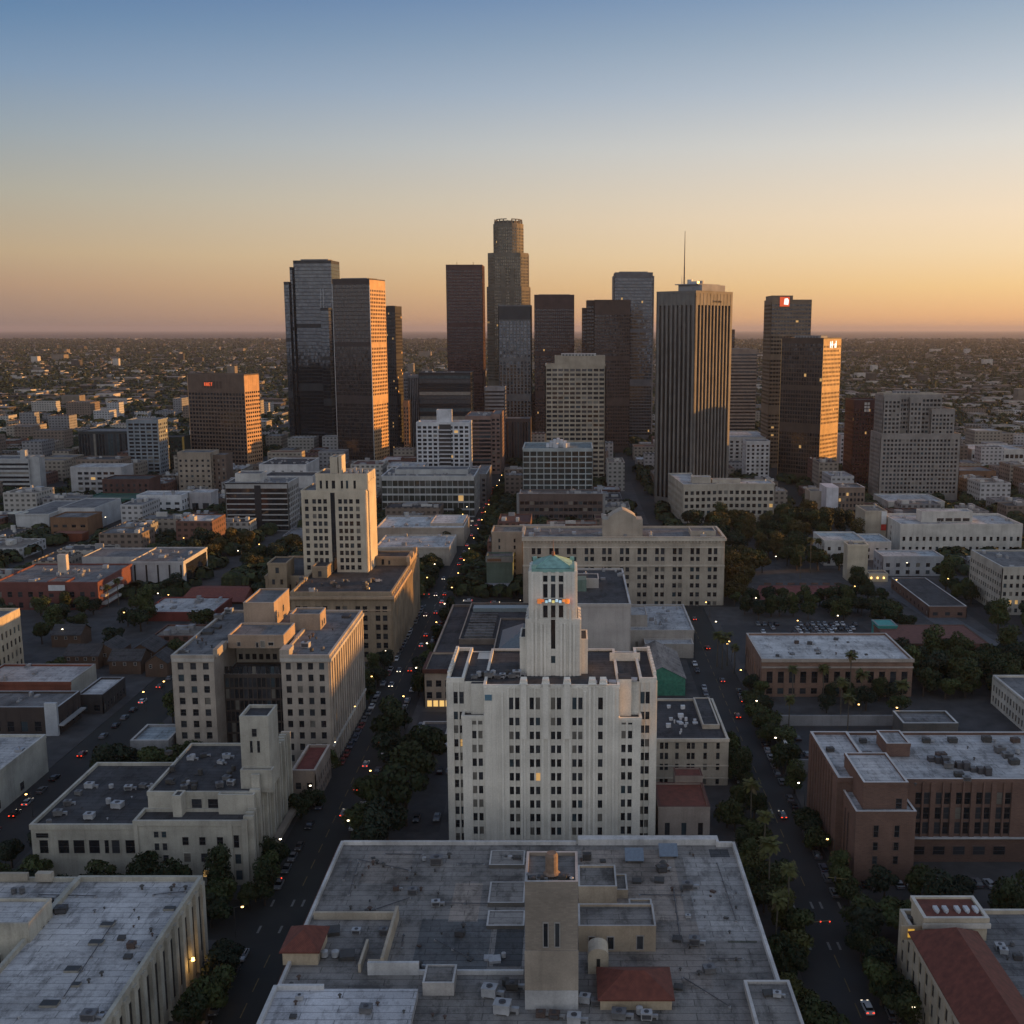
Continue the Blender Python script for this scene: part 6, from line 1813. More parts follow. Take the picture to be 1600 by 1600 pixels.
grove("dark or russet tree in the park beside the long cream building", "park trees beside the long cream building", 100, 84, 200, 592, 790, 4.5, 7.5, .45, "park_tree", None, [LEAF[0], LEAF[1], LEAF[3], LEAF[2], LEAF[3]])
grove("tall russet tree at the long cream building's end wall", "russet trees at the cream building's end wall", 6, 84, 96, 548, 594, 5.5, 7.5, .45, "park_tree", (fromy, "the cross street"), [LEAF[3]])
grove("dark tree in the wooded ground below the grid office", "trees below the grid office", 56, 137, 200, 399, 449, 4.0, 6.5, .55, "park_tree", None, DK)
grove("dark garden tree among the gabled houses", "garden trees among the gabled houses", 46, -330, -168, 395, 535, 4.0, 6.5, .55, "park_tree", None, DK)
grove("dark tree between the panel building and the cream tower", "trees between the panel building and the cream tower", 26, -245, -148, 560, 690, 4.5, 7.0, .55, "park_tree", None, [LEAF[0], LEAF[2], LEAF[3]])
grove("dark tree round the open lot below the grid office", "trees round the open lot", 30, 148, 235, 486, 600, 3.6, 6.0, .55, "park_tree", None, DK)
grove("dark tree along the side street's pale warehouse block", "trees on the side street", 20, -147, -141, 255, 540, 3.2, 4.8, .7, "street_tree", (fromy, "the near end"), DK)
grove("dark avenue tree beyond the cross street", "avenue trees beyond the cross street", 40, -82, -74, 560, 1000, 3.2, 4.8, .7, "street_tree", None, DK)
grove("dark avenue tree on the mint building's side", "avenue trees on the mint building's side", 36, -60, -54, 560, 1000, 3.2, 4.8, .7, "street_tree", None, DK)
# palms
for k, (px, py, h) in enumerate(((1218, 1430, 15), (1228, 1500, 17), (1262, 1560, 18), (1196, 1352, 13), (1242, 1592, 14))):
    X, Y = gp(px, py); palm(min(X, 52.5), Y + 22, h, f"{ordi(k + 1)} palm beside the flat-roof block's right wall, by its {('bushy', 'golden', 'tall gold-tipped', 'short', 'leaning')[k]} head".replace("right wall", "avenue wall"), "palms by the flat-roof block")
pp = [(1238, 1096, 13), (1286, 1092, 12), (1327, 1100, 19), (1345, 1102, 12), (1312, 1132, 16), (1262, 1086, 10), (1232, 1140, 11), (1409, 1118, 12), (1324, 1146, 13)]
for k, (px, py, h) in enumerate(sorted(pp)):
    X, Y = gp(px, py); palm(X, Y, h, f"{ordi(k + 1)} palm before the brown-brick warehouse, counted from the palm avenue", "palms before the warehouse")
for k, (px, py, h) in enumerate(((1120, 1042, 14), (1128, 1046, 13), (1136, 1040, 13), (1147, 1052, 11))):
    X, Y = gp(px, py); palm(X, Y, h, f"{ordi(k + 1)} palm in the lamplit clump by the cross street, counted from the annex", "palms in the lamplit clump")
for k, (px, py, h) in enumerate(((1266, 896, 20), (1250, 905, 15), (1278, 880, 14), (186, 946, 13), (170, 950, 11))):
    X, Y = gp(px, py); palm(X, Y, h, ("very tall palm standing over the park", "lower palm beside the very tall park palm", "palm behind the very tall park palm", "palm in front of the red-brick building's end", "shorter palm at the red-brick building's end")[k], "single palms")

# ------------------------------------------------------------------ cars
TYRE = plain((.012, .012, .013), .8); CARGL = glass((.015, .017, .02), .06); HUB = METAL
CAR_COL = [plain(c, .28, .0, .1) for c in ((.55, .55, .56), (.02, .02, .023), (.10, .105, .115), (.30, .31, .33), (.05, .065, .10), (.16, .02, .018), (.14, .15, .16))]
CAR_ADJ = ["white", "black", "dark grey", "silver", "dark blue", "dark red", "grey"]
HEAD_ON, HEAD_OFF = lamp((1, .85, .62), 3.0), plain((.5, .5, .5), .2)
TAIL_ON, TAIL_OFF = lamp((1, .06, .02), 2.2), plain((.20, .015, .012), .3)
def car_meshes():
    mb = MB(); W = .9
    prof = [(-2.2, .32), (2.2, .32), (2.25, .62), (2.1, .84), (1.0, .95), (-1.75, .98), (-2.2, .92)]
    n = len(prof); i = len(mb.v)
    for y in (-W, W): mb.v += [(x, y, z) for x, z in prof]
    for k in range(n):
        j = (k + 1) % n; mb.f.append((i + k, i + n + k, i + n + j, i + j)); mb.m.append(0)
    mb.f.append(tuple(i + k for k in range(n))); mb.m.append(0); mb.f.append(tuple(i + n + n - 1 - k for k in range(n))); mb.m.append(0)
    a, t = [(-1.75, -.82), (1.05, -.82), (1.05, .82), (-1.75, .82)], [(-1.35, -.66), (.30, -.66), (.30, .66), (-1.35, .66)]
    mb.poly([(x, y, 1.46) for x, y in t])
    body = mb
    g = MB()
    for k in range(4):
        j = (k + 1) % 4; z0 = .96
        g.poly([(*a[k], z0), (*a[j], z0), (*t[j], 1.455), (*t[k], 1.455)])
    wh = MB(); wh.tube((0, -.11, 0), (0, .11, 0), .33, 12); wh.tube((0, -.125, 0), (0, .125, 0), .19, 8, 1)
    hl = MB(); hl.box(-.04, -.2, -.08, .06, .2, .08)
    return body, g, wh, hl
CB, CG, CW, CH = car_meshes()
def mesh_of(mb, name, mats):
    me = bpy.data.meshes.new(name); me.from_pydata(mb.v, [], mb.f)
    for m in mats: me.materials.append(m)
    if len(mats) > 1: me.polygons.foreach_set("material_index", mb.m)
    me.update(); return me
ME_BODY, ME_GLASS = mesh_of(CB, "body", [CAR_COL[0]]), mesh_of(CG, "windows", [CARGL])
ME_WHEEL, ME_LIGHT = mesh_of(CW, "wheel", [TYRE, HUB]), mesh_of(CH, "headlight", [HEAD_OFF])
def car(x, y, rz, ci, label, group, on=False, z=0.0, parts=True):
    r = tag(empty("car", (x, y, z), rz), label, "car", group)
    b_ = link("body", ME_BODY, r); tint(b_, CAR_COL[ci])
    link("window", ME_GLASS, r)
    if parts:
        for sx in (-1.35, 1.4):
            for sy in (-.82, .82): link("wheel", ME_WHEEL, r, (sx, sy, .33))
    for sy in (-.62, .62):
        h = link("headlight", ME_LIGHT, r, (2.22, sy, .7)); tint(h, HEAD_ON if on else HEAD_OFF)
        h = link("taillight", ME_LIGHT, r, (-2.22, sy, .78)); tint(h, TAIL_ON if on else TAIL_OFF)
    return r
UP, DOWN = math.pi / 2, -math.pi / 2
def row_of_cars(xs, y0, y1, pitch, rz, fill, label, group, landmark, on=0.0, z=0.0, cols=None, jx=.25, parts=True):
    y = y0; k = 0
    while y < y1:
        if R.random() < fill and not (226 < y < 252):
            k += 1
            ci = R.choice(cols or range(7)); lit = R.random() < on
            lb = f"{CAR_ADJ[ci]} car{', lit' if lit else ''}, {ordi(min(k, 69))} {label} from {landmark}"
            car(xs + R.uniform(-jx, jx), y + R.uniform(-.16, .16) * pitch, rz + R.uniform(-.03, .03), ci, lb, group, lit, z, parts)
        y += pitch
row_of_cars(-73.2, 186, 540, 6.6, DOWN, .78, "parked at the kerb of the busy avenue", "cars parked on the busy avenue's far kerb", "its near end")
row_of_cars(-60.6, 258, 540, 6.6, UP, .5, "parked opposite the courtyard block", "cars parked on the busy avenue's tower side", "its near end")
row_of_cars(-69.5, 290, 1000, 21, DOWN, .5, "oncoming on the busy avenue", "oncoming cars on the busy avenue", "its near end", 1.0)
row_of_cars(-65.0, 300, 1000, 19, UP, .55, "driving away on the busy avenue", "cars driving away on the busy avenue", "its near end", 1.0)
row_of_cars(67.4, 186, 420, 6.2, UP, .8, "parked on the palm avenue's brick side", "cars parked on the palm avenue", "its near end", .06, cols=(1, 1, 2, 4, 6, 3))
row_of_cars(54.4, 300, 540, 7.5, DOWN, .7, "at the hotel kerb of the palm avenue", "cars parked by the hotel", "its near end", cols=(0, 1, 2, 3))
row_of_cars(62.8, 205, 520, 44, UP, .8, "driving up the palm avenue", "cars driving up the palm avenue", "its near end", 1.0)
row_of_cars(-161.2, 262, 520, 9, UP, .75, "on the pale warehouse's side street", "cars on the side street", "its near end", .12)
for k in range(2):
    row_of_cars(90, 0, 0, 1, 0, 0, "", "", "")
def lot(n, x0, x1, rows_, z, label, group, landmark, cols=None, rz=UP, parts=True):
    k = 0
    for y in rows_:
        x = x0
        while x < x1 and k < n:
            if R.random() < .7:
                k += 1; ci = R.choice(cols or range(7))
                car(x, y + R.uniform(-.4, .4), rz + R.choice((0, math.pi)) + R.uniform(-.05, .05), ci, f"{CAR_ADJ[ci]} car, {ordi(k)} {label} from {landmark}", group, False, z, parts)
            x += 2.9
lot(34, 92, 140, (492, 499, 506), .135, "in the car park behind the warehouse", "cars in the warehouse car park", "the palm avenue", (0, 0, 3, 1, 6, 2))
lot(9, 80, 110, (344, 358), .135, "parked inside the walled yard", "cars in the walled yard", "the palm avenue", (0, 2, 1, 3))
lot(12, -52, -37, (296, 330, 370), .135, "in the yard beside the white tower", "cars in the tower's parking yard", "the busy avenue", (0, 3, 1, 6))
lot(10, -148, -130, (298,), .135, "behind the big spreading trees", "cars behind the big trees", "the side street")
lot(16, 215, 320, (440, 500), .14, "on the open lot below the grid office", "cars on the open lot", "the park road", (0, 3, 0, 2))
X, Y = gp(1412, 918)
bus = tag(empty("bus", (X, Y, 0), 2.2), "white bus parked on the open lot by the wide road", "bus")
mb = MB(); mb.box(-5.8, -1.25, .45, 5.8, 1.25, 3.0); mb.box(-5.6, -1.15, 3.0, 5.6, 1.15, 3.15); mb.build("body", bus, [CAR_COL[0]])
for s_ in (-1, 1):
    mb = MB(); mb.box(-5.4, min(s_ * 1.26, s_ * 1.28), 1.5, 5.4, max(s_ * 1.26, s_ * 1.28), 2.6); mb.build("window", bus, [CARGL])
    for x_ in (-3.6, 3.8):
        w_ = link("wheel", ME_WHEEL, bus, (x_, s_ * 1.15, .48)); w_.scale = (1.45, 1.4, 1.45)
lot(22, -300, -240, (425, 470, 520), .135, "on the dim lot by the gabled houses", "cars on the dim lot", "the side street")
lot(12, 76, 110, (258, 262), .135, "beside the brick office", "cars beside the brick office", "the palm avenue", (1, 2, 3, 0))
# cross street traffic
for k in range(9):
    ci = R.choice(range(7)); car(-50 + k * 14 + R.uniform(-3, 3), 548.5 if k % 2 else 552, 0 if k % 2 else math.pi, ci, f"{CAR_ADJ[ci]} car with lights on, {ordi(k + 1)} in the cross street from the busy avenue", "cars in the cross street", True, 0, False)

# ------------------------------------------------------------------ street lamps and signals
POLE = plain((.07, .07, .072), .5, .3)
LAMPS = [lamp((1, .56, .16), 5.0), lamp((1, .82, .55), 5.0)]
pm = MB(); pm.tube((0, 0, 0), (0, 0, 7.6), .11, 6, 0, .07); pm.tube((0, 0, 7.5), (1.9, 0, 8.0), .06, 5); pm.cyl(0, 0, 0, .5, .2, .14, 8)
ME_POLE = mesh_of(pm, "pole", [POLE])
hm = MB(); hm.cyl(0, 0, -.18, .16, .32, .25, 10); ME_HEAD = mesh_of(hm, "lamp_head", [LAMPS[0]])
hc = MB(); hc.cyl(0, 0, .18, .32, .36, .1, 8); ME_CAP = mesh_of(hc, "lamp_cap", [POLE])
def street_lamp(x, y, rz, warm, label, group):
    r = tag(empty("street_lamp", (x, y, .1), rz), label, "street lamp", group)
    link("pole", ME_POLE, r)
    h = link("lamp_head", ME_HEAD, r, (1.95, 0, 7.85)); tint(h, LAMPS[warm]); link("lamp_cap", ME_CAP, h)
    return r
k = 0
for y in range(200, 1000, 34):
    for sx, rz, side in ((-77.2, 0, "far"), (-57.6, math.pi, "tower")):
        if sx > -60 and y < 262: continue
        street_lamp(sx, y + (11 if sx > -60 else 0), rz, R.random() < .35, f"lit street lamp on the {side} side of the busy avenue, {ordi((y - 200) // 34 + 1)} from its near end", f"street lamps on the {side} side of the busy avenue")
for y in range(196, 540, 36):
    street_lamp(70.6, y, math.pi, R.random() < .3, f"lit street lamp on the brick side of the palm avenue, {ordi((y - 196) // 36 + 1)} from its near end", "street lamps on the palm avenue")
extra = [(1178, 935), (1305, 960), (1363, 988), (1410, 1105), (1212, 868), (1230, 862), (1346, 1098), (105, 982), (188, 958), (236, 925), (252, 927), (266, 930), (165, 792), (288, 841), (320, 832), (300, 870), (226, 1078), (255, 1062), (48, 1236), (300, 1152), (1150, 1015), (1165, 1022), (1135, 1000), (1480, 905), (1395, 905), (1250, 968), (460, 845), (410, 850), (377, 860), (160, 808), (1330, 915), (1420, 880)]
for k, (px, py) in enumerate(sorted(extra)):
    X, Y = gp(px, py, 8)
    street_lamp(X, Y, R.uniform(0, 6), R.random() < .4, "single lit street lamp among dark trees and roofs away from the two avenues", "scattered street lamps")
def signal(x, y, rz, L, label):
    r = tag(empty("traffic_light", (x, y, .1), rz), label, "traffic light")
    mb = MB(); mb.tube((0, 0, 0), (0, 0, 6.2), .13, 7, 0, .1); mb.tube((0, 0, 6.0), (L, 0, 6.6), .09, 6); mb.build("pole", r, [plain((.20, .15, .05), .6)])
    for u in (L * .6, L - .3):
        mb = MB(); mb.box(-.18, -.2, -.55, .18, .2, .55); h = mb.build("signal_head", r, [METAL_D], (u, 0, 6.1))
        mb = MB(); mb.cyl(0, 0, -.05, .05, .13, .13, 8); mb.v = [(a, -.22 - c, b_) for a, b_, c in mb.v]; mb.build("red_light", h, [lamp((1, .05, .02), 2.5)], (0, 0, .34))
signal(54.5, 230, 0, 6, "traffic light with a yellow arm over the palm avenue crossing, before the palms")
signal(70, 250, math.pi, 6, "traffic light at the palm avenue crossing, on the brick office's corner")
signal(-77, 250, 0, 7, "traffic light reaching over the busy avenue at the ribbed building's corner")
signal(-77, 542, 0, 7, "traffic light over the busy avenue at the cross street")
# a warm lamp on the pilastered wall, as the photograph shows
X, Y = xat(297, 215, 8) + .9, 214
r = tag(empty("wall_lamp", (X, Y, 7)), "bright warm lamp glowing on the pilastered wall above the bushy trees", "lamp")
mb = MB(); mb.box(-.9, -.1, -.1, 0, .1, .1); mb.build("bracket", r, [POLE])
mb = MB(); mb.cyl(0, 0, -.3, .3, .4, .3, 8); mb.build("lamp_head", r, [lamp((1, .55, .12), 6)])
pl = bpy.data.lights.new("lamp_glow", 'POINT'); pl.energy = 260; pl.color = (1, .55, .15); pl.shadow_soft_size = .4
po = bpy.data.objects.new("lamp_glow", pl); COL.objects.link(po); po.parent = r; po.location = (.5, 0, -.9)

# ------------------------------------------------------------------ things standing on the near roofs
UM = [plain((.19, .19, .195), .5, .3, .45, .8), plain((.07, .068, .066), .6, .2, .4), plain((.42, .43, .45), .5, .1, .4, .8), plain((.09, .06, .05), .8, 0, .4)]
mb = MB(); mb.box(-.9, -.7, .18, .9, .7, 1.25); mb.box(-.95, -.75, 1.25, .95, .75, 1.33); mb.box(-.8, -.6, 0, -.6, .6, .18); mb.box(.6, -.6, 0, .8, .6, .18); M_CASE = mesh_of(mb, "casing", [UM[0]])
mb = MB(); mb.cyl(0, 0, 1.33, 1.43, .42, .42, 12); mb.cyl(0, 0, 1.46, 1.50, .2, .2, 8); M_FAN = mesh_of(mb, "fan_grille", [METAL_D])
mb = MB(); mb.box(-.75, -.76, .35, .75, -.7, 1.1); M_LOUV = mesh_of(mb, "louvre", [METAL_D])
mb = MB(); mb.box(.9, -.25, .4, 1.9, .25, .8); mb.box(1.6, -.25, 0, 1.9, .25, .4); M_DUCT = mesh_of(mb, "duct", [METAL])
mb = MB(); mb.cyl(0, 0, 0, .8, .2, .2, 8); M_PIPE = mesh_of(mb, "pipe", [UM[1]])
mb = MB(); mb.cyl(0, 0, .75, 1.0, .48, .25, 8); M_CAP = mesh_of(mb, "cap", [UM[1]])
mb = MB(); mb.box(-.8, -.6, 0, .8, .6, .5); M_CURB = mesh_of(mb, "curb", [UM[0]])
mb = MB(); mb.poly([(-.85, -.65, .5), (.85, -.65, .5), (.85, .65, .75), (-.85, .65, .75)]); mb.poly([(-.85, .65, .75), (.85, .65, .75), (.85, .65, .5), (-.85, .65, .5)]); mb.poly([(-.85, -.65, .5), (-.85, .65, .75), (-.85, .65, .5)]); mb.poly([(.85, -.65, .5), (.85, .65, .5), (.85, .65, .75)]); M_LID = mesh_of(mb, "lid", [UM[1]])
mb = MB(); mb.cyl(0, 0, .3, 1.5, .62, .62, 14); mb.cyl(0, 0, 1.5, 1.75, .62, .15, 14); M_TANK = mesh_of(mb, "tank", [UM[2]])
mb = MB()
for a in range(4): mb.tube((.5 * math.cos(a * 1.57), .5 * math.sin(a * 1.57), 0), (.5 * math.cos(a * 1.57), .5 * math.sin(a * 1.57), .35), .06, 5)
mb.cyl(0, 0, .22, .3, .66, .66, 10)
M_STAND = mesh_of(mb, "stand", [METAL_D])
ROOF_THINGS = {}
KIND = {'a': ("air_conditioner", "air conditioner"), 'v': ("vent_pipe", "vent"), 'h': ("roof_hatch", "hatch"), 't': ("water_tank", "tank"), 'p': ("roof_panel", "panel")}
WORDS = {('a', 0): "grey boxy air unit", ('a', 1): "dark boxy air unit", ('a', 2): "white boxy air unit", ('a', 3): "rusty boxy air unit", ('v', 0): "grey capped vent", ('v', 1): "dark capped vent", ('v', 2): "white capped vent", ('v', 3): "rusty capped vent",
         ('h', 0): "grey roof hatch", ('h', 1): "dark roof hatch", ('h', 2): "white roof hatch", ('h', 3): "brown roof hatch", ('t', 0): "grey round tank", ('t', 1): "dark round tank", ('t', 2): "white round tank", ('t', 3): "rusty round tank"}
def unit(kind, x, y, z, s=1.0, ci=0, rz=None, roof=("r", "")):
    rz = R.uniform(-.2, .2) if rz is None else rz
    r = tag(empty(KIND[kind][0], (x, y, z + .02), rz), None, KIND[kind][1])
    s *= .74
    r.scale = (s, s, s * R.uniform(.75, 1.05))
    if kind == 'a':
        tint(link("casing", M_CASE, r), UM[ci]); link("fan_grille", M_FAN, r)
        if R.random() < .4: link("louvre", M_LOUV, r)
        if R.random() < .5: link("duct", M_DUCT, r)
    elif kind == 'v':
        tint(link("pipe", M_PIPE, r), UM[ci]); tint(link("cap", M_CAP, r), UM[ci])
    elif kind == 'h':
        tint(link("curb", M_CURB, r), UM[ci]); tint(link("lid", M_LID, r), UM[ci])
    else:
        tint(link("tank", M_TANK, r), UM[ci]); link("stand", M_STAND, r)
    ROOF_THINGS.setdefault((roof, WORDS[kind, ci]), []).append(r)
    return r
def put(kind, px, py, z, s=1.0, ci=0, rz=None, roof=("r", "")):
    X, Y = gp(px, py, z)
    return unit(kind, X, Y, z, s, ci, rz, roof)
RF1 = ("the flat-roof block", "the busy avenue")
z = 17.0
for k_, px, py, s, ci in (('v', 583, 1352, 1.5, 3), ('v', 589, 1350, 1.8, 1), ('v', 599, 1355, 1.7, 1), ('v', 576, 1357, 1.0, 3), ('v', 566, 1369, 1.0, 3), ('v', 555, 1388, .9, 1), ('a', 682, 1350, 2.1, 0), ('t', 663, 1345, 1.0, 2), ('v', 702, 1341, 1.9, 1), ('v', 649, 1367, 1.4, 1), ('v', 636, 1374, 1.0, 3), ('a', 619, 1391, 1.0, 3), ('a', 645, 1396, 1.5, 0), ('v', 658, 1392, 1.3, 3), ('a', 681, 1415, 1.35, 2), ('v', 548, 1421, 1.2, 1), ('v', 573, 1428, 1.6, 1), ('v', 578, 1424, 1.8, 3), ('v', 585, 1428, 1.4, 1), ('v', 602, 1429, 1.0, 1), ('a', 719, 1462, 1.5, 1), ('v', 724, 1450, 1.7, 1), ('v', 690, 1460, .9, 1), ('a', 652, 1512, 1.2, 1), ('t', 507, 1496, 1.6, 2), ('t', 524, 1496, 1.6, 2), ('h', 543, 1497, 2.3, 1), ('a', 557, 1458, 1.3, 2), ('a', 600, 1460, 1.3, 0), ('h', 520, 1459, 2.4, 1), ('h', 773, 1502, 1.9, 2), ('t', 787, 1497, 1.0, 2), ('h', 763, 1499, 1.4, 2), ('a', 765, 1556, 2.0, 2), ('a', 785, 1582, 2.2, 2), ('t', 790, 1540, 1.6, 1), ('a', 800, 1545, 1.7, 1), ('t', 797, 1345, 1.2, 2), ('t', 790, 1343, 1.0, 0), ('a', 808, 1346, 1.4, 1), ('a', 917, 1343, 1.5, 1), ('v', 908, 1346, 1.3, 3), ('h', 942, 1347, 1.1, 1), ('v', 1036, 1356, 2.6, 1), ('v', 1028, 1359, 2.0, 3), ('v', 1041, 1359, 2.0, 3), ('a', 1034, 1362, 1.6, 1), ('h', 1030, 1378, 1.8, 1), ('h', 995, 1379, 1.7, 1), ('a', 1074, 1388, 1.8, 0), ('v', 1066, 1394, 1.2, 1), ('v', 1050, 1392, 1.3, 3), ('a', 1075, 1434, .8, 2), ('h', 1058, 1470, 1.5, 1), ('a', 1085, 1476, 1.6, 0), ('v', 1078, 1482, 1.3, 1), ('a', 1108, 1519, 1.7, 0), ('v', 1092, 1524, 1.5, 1), ('v', 1150, 1397, 1.1, 0), ('v', 1150, 1420, 1.0, 1), ('h', 1060, 1545, 1.4, 1), ('a', 914, 1566, 1.5, 2), ('a', 931, 1570, 1.3, 0), ('a', 967, 1590, 1.9, 0), ('t', 999, 1585, 1.4, 2), ('a', 1010, 1592, 1.5, 2), ('a', 897, 1597, 1.8, 2), ('v', 1030, 1566, 1.0, 2), ('a', 845, 1588, 1.3, 3), ('a', 866, 1590, 1.4, 3), ('v', 695, 1592, 1.2, 3), ('v', 676, 1588, 1.1, 3)):
    put(k_, px, py, z, s, ci, roof=RF1)
for k in range(46):
    px_, py_ = R.uniform(560, 1150), R.uniform(1335, 1520)
    if 745 < px_ < 1060 and py_ > 1330 or px_ < 640 and py_ > 1430: continue
    put(R.choice('vvvh'), px_, py_, z, R.uniform(.5, 1.1), R.choice((1, 3, 1, 0)), R.uniform(0, 3), roof=RF1)
z = 18.62
for k_, px, py, s, ci in (('v', 455, 1541, 1.4, 1), ('v', 467, 1531, 1.4, 3), ('a', 468, 1562, 1.0, 2), ('v', 462, 1570, 1.2, 3), ('v', 531, 1559, 1.1, 1), ('a', 572, 1581, 1.6, 0), ('v', 590, 1571, 1.2, 3), ('v', 631, 1583, .9, 1), ('h', 458, 1590, 1.0, 1)):
    put(k_, px, py, z, s, ci, roof=("the raised white roof", "the busy avenue"))
put('a', 1214, 1557, 18.52, 1.1, 2, roof=("the annex roof beside the palms", "the palm avenue")); put('h', 1200, 1555, 18.52, 1.5, 1, roof=("the annex roof beside the palms", "the palm avenue"))
# blue roof panels on frames
for px, py, lb in ((991, 1345, "blue-grey tilted roof panel nearer the brick stair tower"), (1044, 1338, "blue-grey tilted roof panel nearer the palm avenue")):
    X, Y = gp(px, py, 17)
    r = tag(empty("roof_panel", (X, Y, 17.02)), lb, "roof panel")
    mb = MB(); mb.box(-1.9, -.9, .0, -1.7, .9, 1.0); mb.box(1.7, -.9, 0, 1.9, .9, 1.0); mb.build("frame", r, [METAL_D])
    mb = MB(); mb.poly([(-2.2, -1.6, .8), (2.2, -1.6, .8), (2.2, 1.8, 2.4), (-2.2, 1.8, 2.4)]); mb.poly([(-2.2, 1.8, 2.3), (2.2, 1.8, 2.3), (2.2, -1.6, .7), (-2.2, -1.6, .7)]); mb.poly([(-2.2, -1.6, .7), (2.2, -1.6, .7), (2.2, -1.6, .8), (-2.2, -1.6, .8)]); mb.build("panel", r, [plain((.16, .20, .25), .45)])
# tank and aerial clutter on the brick stair tower
zt = F1['zt'] + .02
X, Y = gp(862, 1368, zt); r = tag(empty("water_tank", (X, Y, zt)), "rusty tan water tank standing on top of the brick stair tower", "water tank")
mb = MB(); mb.cyl(0, 0, .9, 4.0, 1.15, 1.15, 16); mb.cyl(0, 0, 4.0, 4.5, 1.15, .9, 16); mb.cyl(0, 0, .5, .9, 1.6, 1.15, 16); mb.build("tank", r, [plain((.22, .155, .115), .8, 0, .4, 1.0)])
mb = MB()
for a in range(6): mb.tube((1.0 * math.cos(a * 1.05), 1.0 * math.sin(a * 1.05), 0), (1.0 * math.cos(a * 1.05), 1.0 * math.sin(a * 1.05), .6), .1, 5)
mb.build("stand", r, [METAL_D])
for px, py, k_, s, ci in ((832, 1377, 'a', 1.0, 1), (845, 1375, 'a', .9, 1), (879, 1376, 'a', 1.1, 1), (893, 1377, 'v', 1.2, 2), (852, 1380, 'v', 1.0, 1), (873, 1381, 'v', .9, 1), (887, 1372, 'a', .8, 0), (826, 1372, 'v', 1.3, 0)):
    put(k_, px, py, zt, s, ci, roof=("the brick stair tower", "the busy avenue"))
def pipe_run(a, c, z, rr, label, mat=METAL_D):
    A_, C_ = gp(*a, z), gp(*c, z)
    r = tag(empty("roof_pipe", (*A_, z + .02)), label, "pipe")
    d = (C_[0] - A_[0], C_[1] - A_[1])
    mb = MB(); mb.tube((0, 0, .35), (d[0], d[1], .35), rr, 6); mb.build("pipe", r, [mat])
    n = max(2, int(math.hypot(*d) / 4))
    for k in range(n + 1):
        t = k / n; mb = MB(); mb.box(d[0] * t - .25, d[1] * t - .25, 0, d[0] * t + .25, d[1] * t + .25, .3); mb.build("support", r, [GREYW])
pipe_run((1052, 1390), (1062, 1464), 17.0, .13, "long thin pipe running down the warm patch of the flat roof")
pipe_run((547, 1346), (537, 1376), 17.0, .12, "dark pipe near the avenue parapet on the flat roof")
pipe_run((560, 1350), (545, 1400), 17.0, .10, "second dark pipe beside the avenue parapet, further in")
pipe_run((690, 1413), (762, 1414), 17.0, .09, "pipe running from the white air unit across the flat roof")
pipe_run((628, 1482), (631, 1462), 17.0, .12, "short pipe along the raised yard wall")
pipe_run((716, 1352), (756, 1352), 17.0, .08, "thin conduit near the back parapet of the flat roof")
for k, (a_, c_, q_, wd_) in enumerate((((602, 1336), (660, 1337), 17.0, "pipe along the back parapet near the avenue"), ((1000, 1400), (1066, 1401), 17.0, "conduit crossing to the boxy unit on the warm roof half"), ((1110, 1500), (1160, 1500), 17.0, "conduit ending at the palm-side parapet"), ((1120, 1350), (1150, 1440), 17.0, "conduit parallel to the palm-side parapet"), ((640, 1405), (560, 1432), 17.0, "slanting conduit on the dull roof half"), ((680, 1470), (735, 1500), 17.0, "slanting pipe beside the dark new felt"), ((560, 1345), (640, 1362), 17.0, "thin slanting conduit near the avenue corner"), ((1068, 1530), (1140, 1575), 17.0, "conduit running towards the annex roof"))):
    pipe_run(a_, c_, q_, .10, wd_ + " of the flat roof" if "roof" not in wd_ else wd_)
for k, (a_, c_, wd_) in enumerate((((60, 1400), (150, 1402), "pipe along the back of the pilastered block's pale roof"), ((180, 1440), (100, 1560), "long conduit down the pilastered block's pale roof"), ((240, 1400), (290, 1395), "short pipe at the street corner of the pilastered block's roof"))):
    pipe_run(a_, c_, F4['zr'], .10, wd_)
# leaning pole against the stair tower's foot
X, Y = gp(845, 1565, 17); r = tag(empty("leaning_pole", (X, Y - 1, 17)), "thin dark pole leaning against the foot of the brick stair tower", "pole")
mb = MB(); mb.tube((1.2, -.6, 0), (-1.6, .5, 7.0), .06, 5); mb.build("pole", r, [METAL_D]); mb = MB(); mb.box(1.0, -.8, 0, 1.4, -.4, .15); mb.build("foot", r, [METAL_D])
zz = F4['zr']
for k_, px, py, s, ci in (('t', 22, 1396, 1.3, 0), ('t', 35, 1396, 1.3, 0), ('a', 96, 1426, 1.8, 1), ('v', 222, 1390, 1.6, 1), ('v', 268, 1392, 1.6, 1), ('v', 272, 1386, 1.3, 3), ('v', 290, 1390, 1.6, 1), ('v', 159, 1525, 1.4, 1), ('v', 139, 1536, 1.2, 1), ('h', 200, 1497, 1.3, 1), ('a', 206, 1481, 1.2, 3), ('v', 218, 1507, 1.1, 1), ('v', 236, 1456, 1.2, 1), ('v', 238, 1463, 1.0, 3), ('h', 190, 1468, 1.2, 1), ('v', 246, 1467, .9, 1), ('a', 140, 1592, 1.9, 0), ('v', 160, 1587, 1.3, 1), ('v', 49, 1415, 1.4, 2), ('v', 8, 1424, 1.0, 1), ('v', 148, 1426, 1.2, 0), ('v', 163, 1420, .8, 1), ('v', 210, 1424, .8, 1), ('h', 73, 1412, 2.0, 1), ('v', 217, 1437, .9, 1), ('v', 30, 1592, 1.1, 2), ('v', 209, 1449, .8, 3)):
    put(k_, px, py, zz, s, ci, roof=("the pilastered block's pale roof", "the frame edge"))
zz = F3['z']
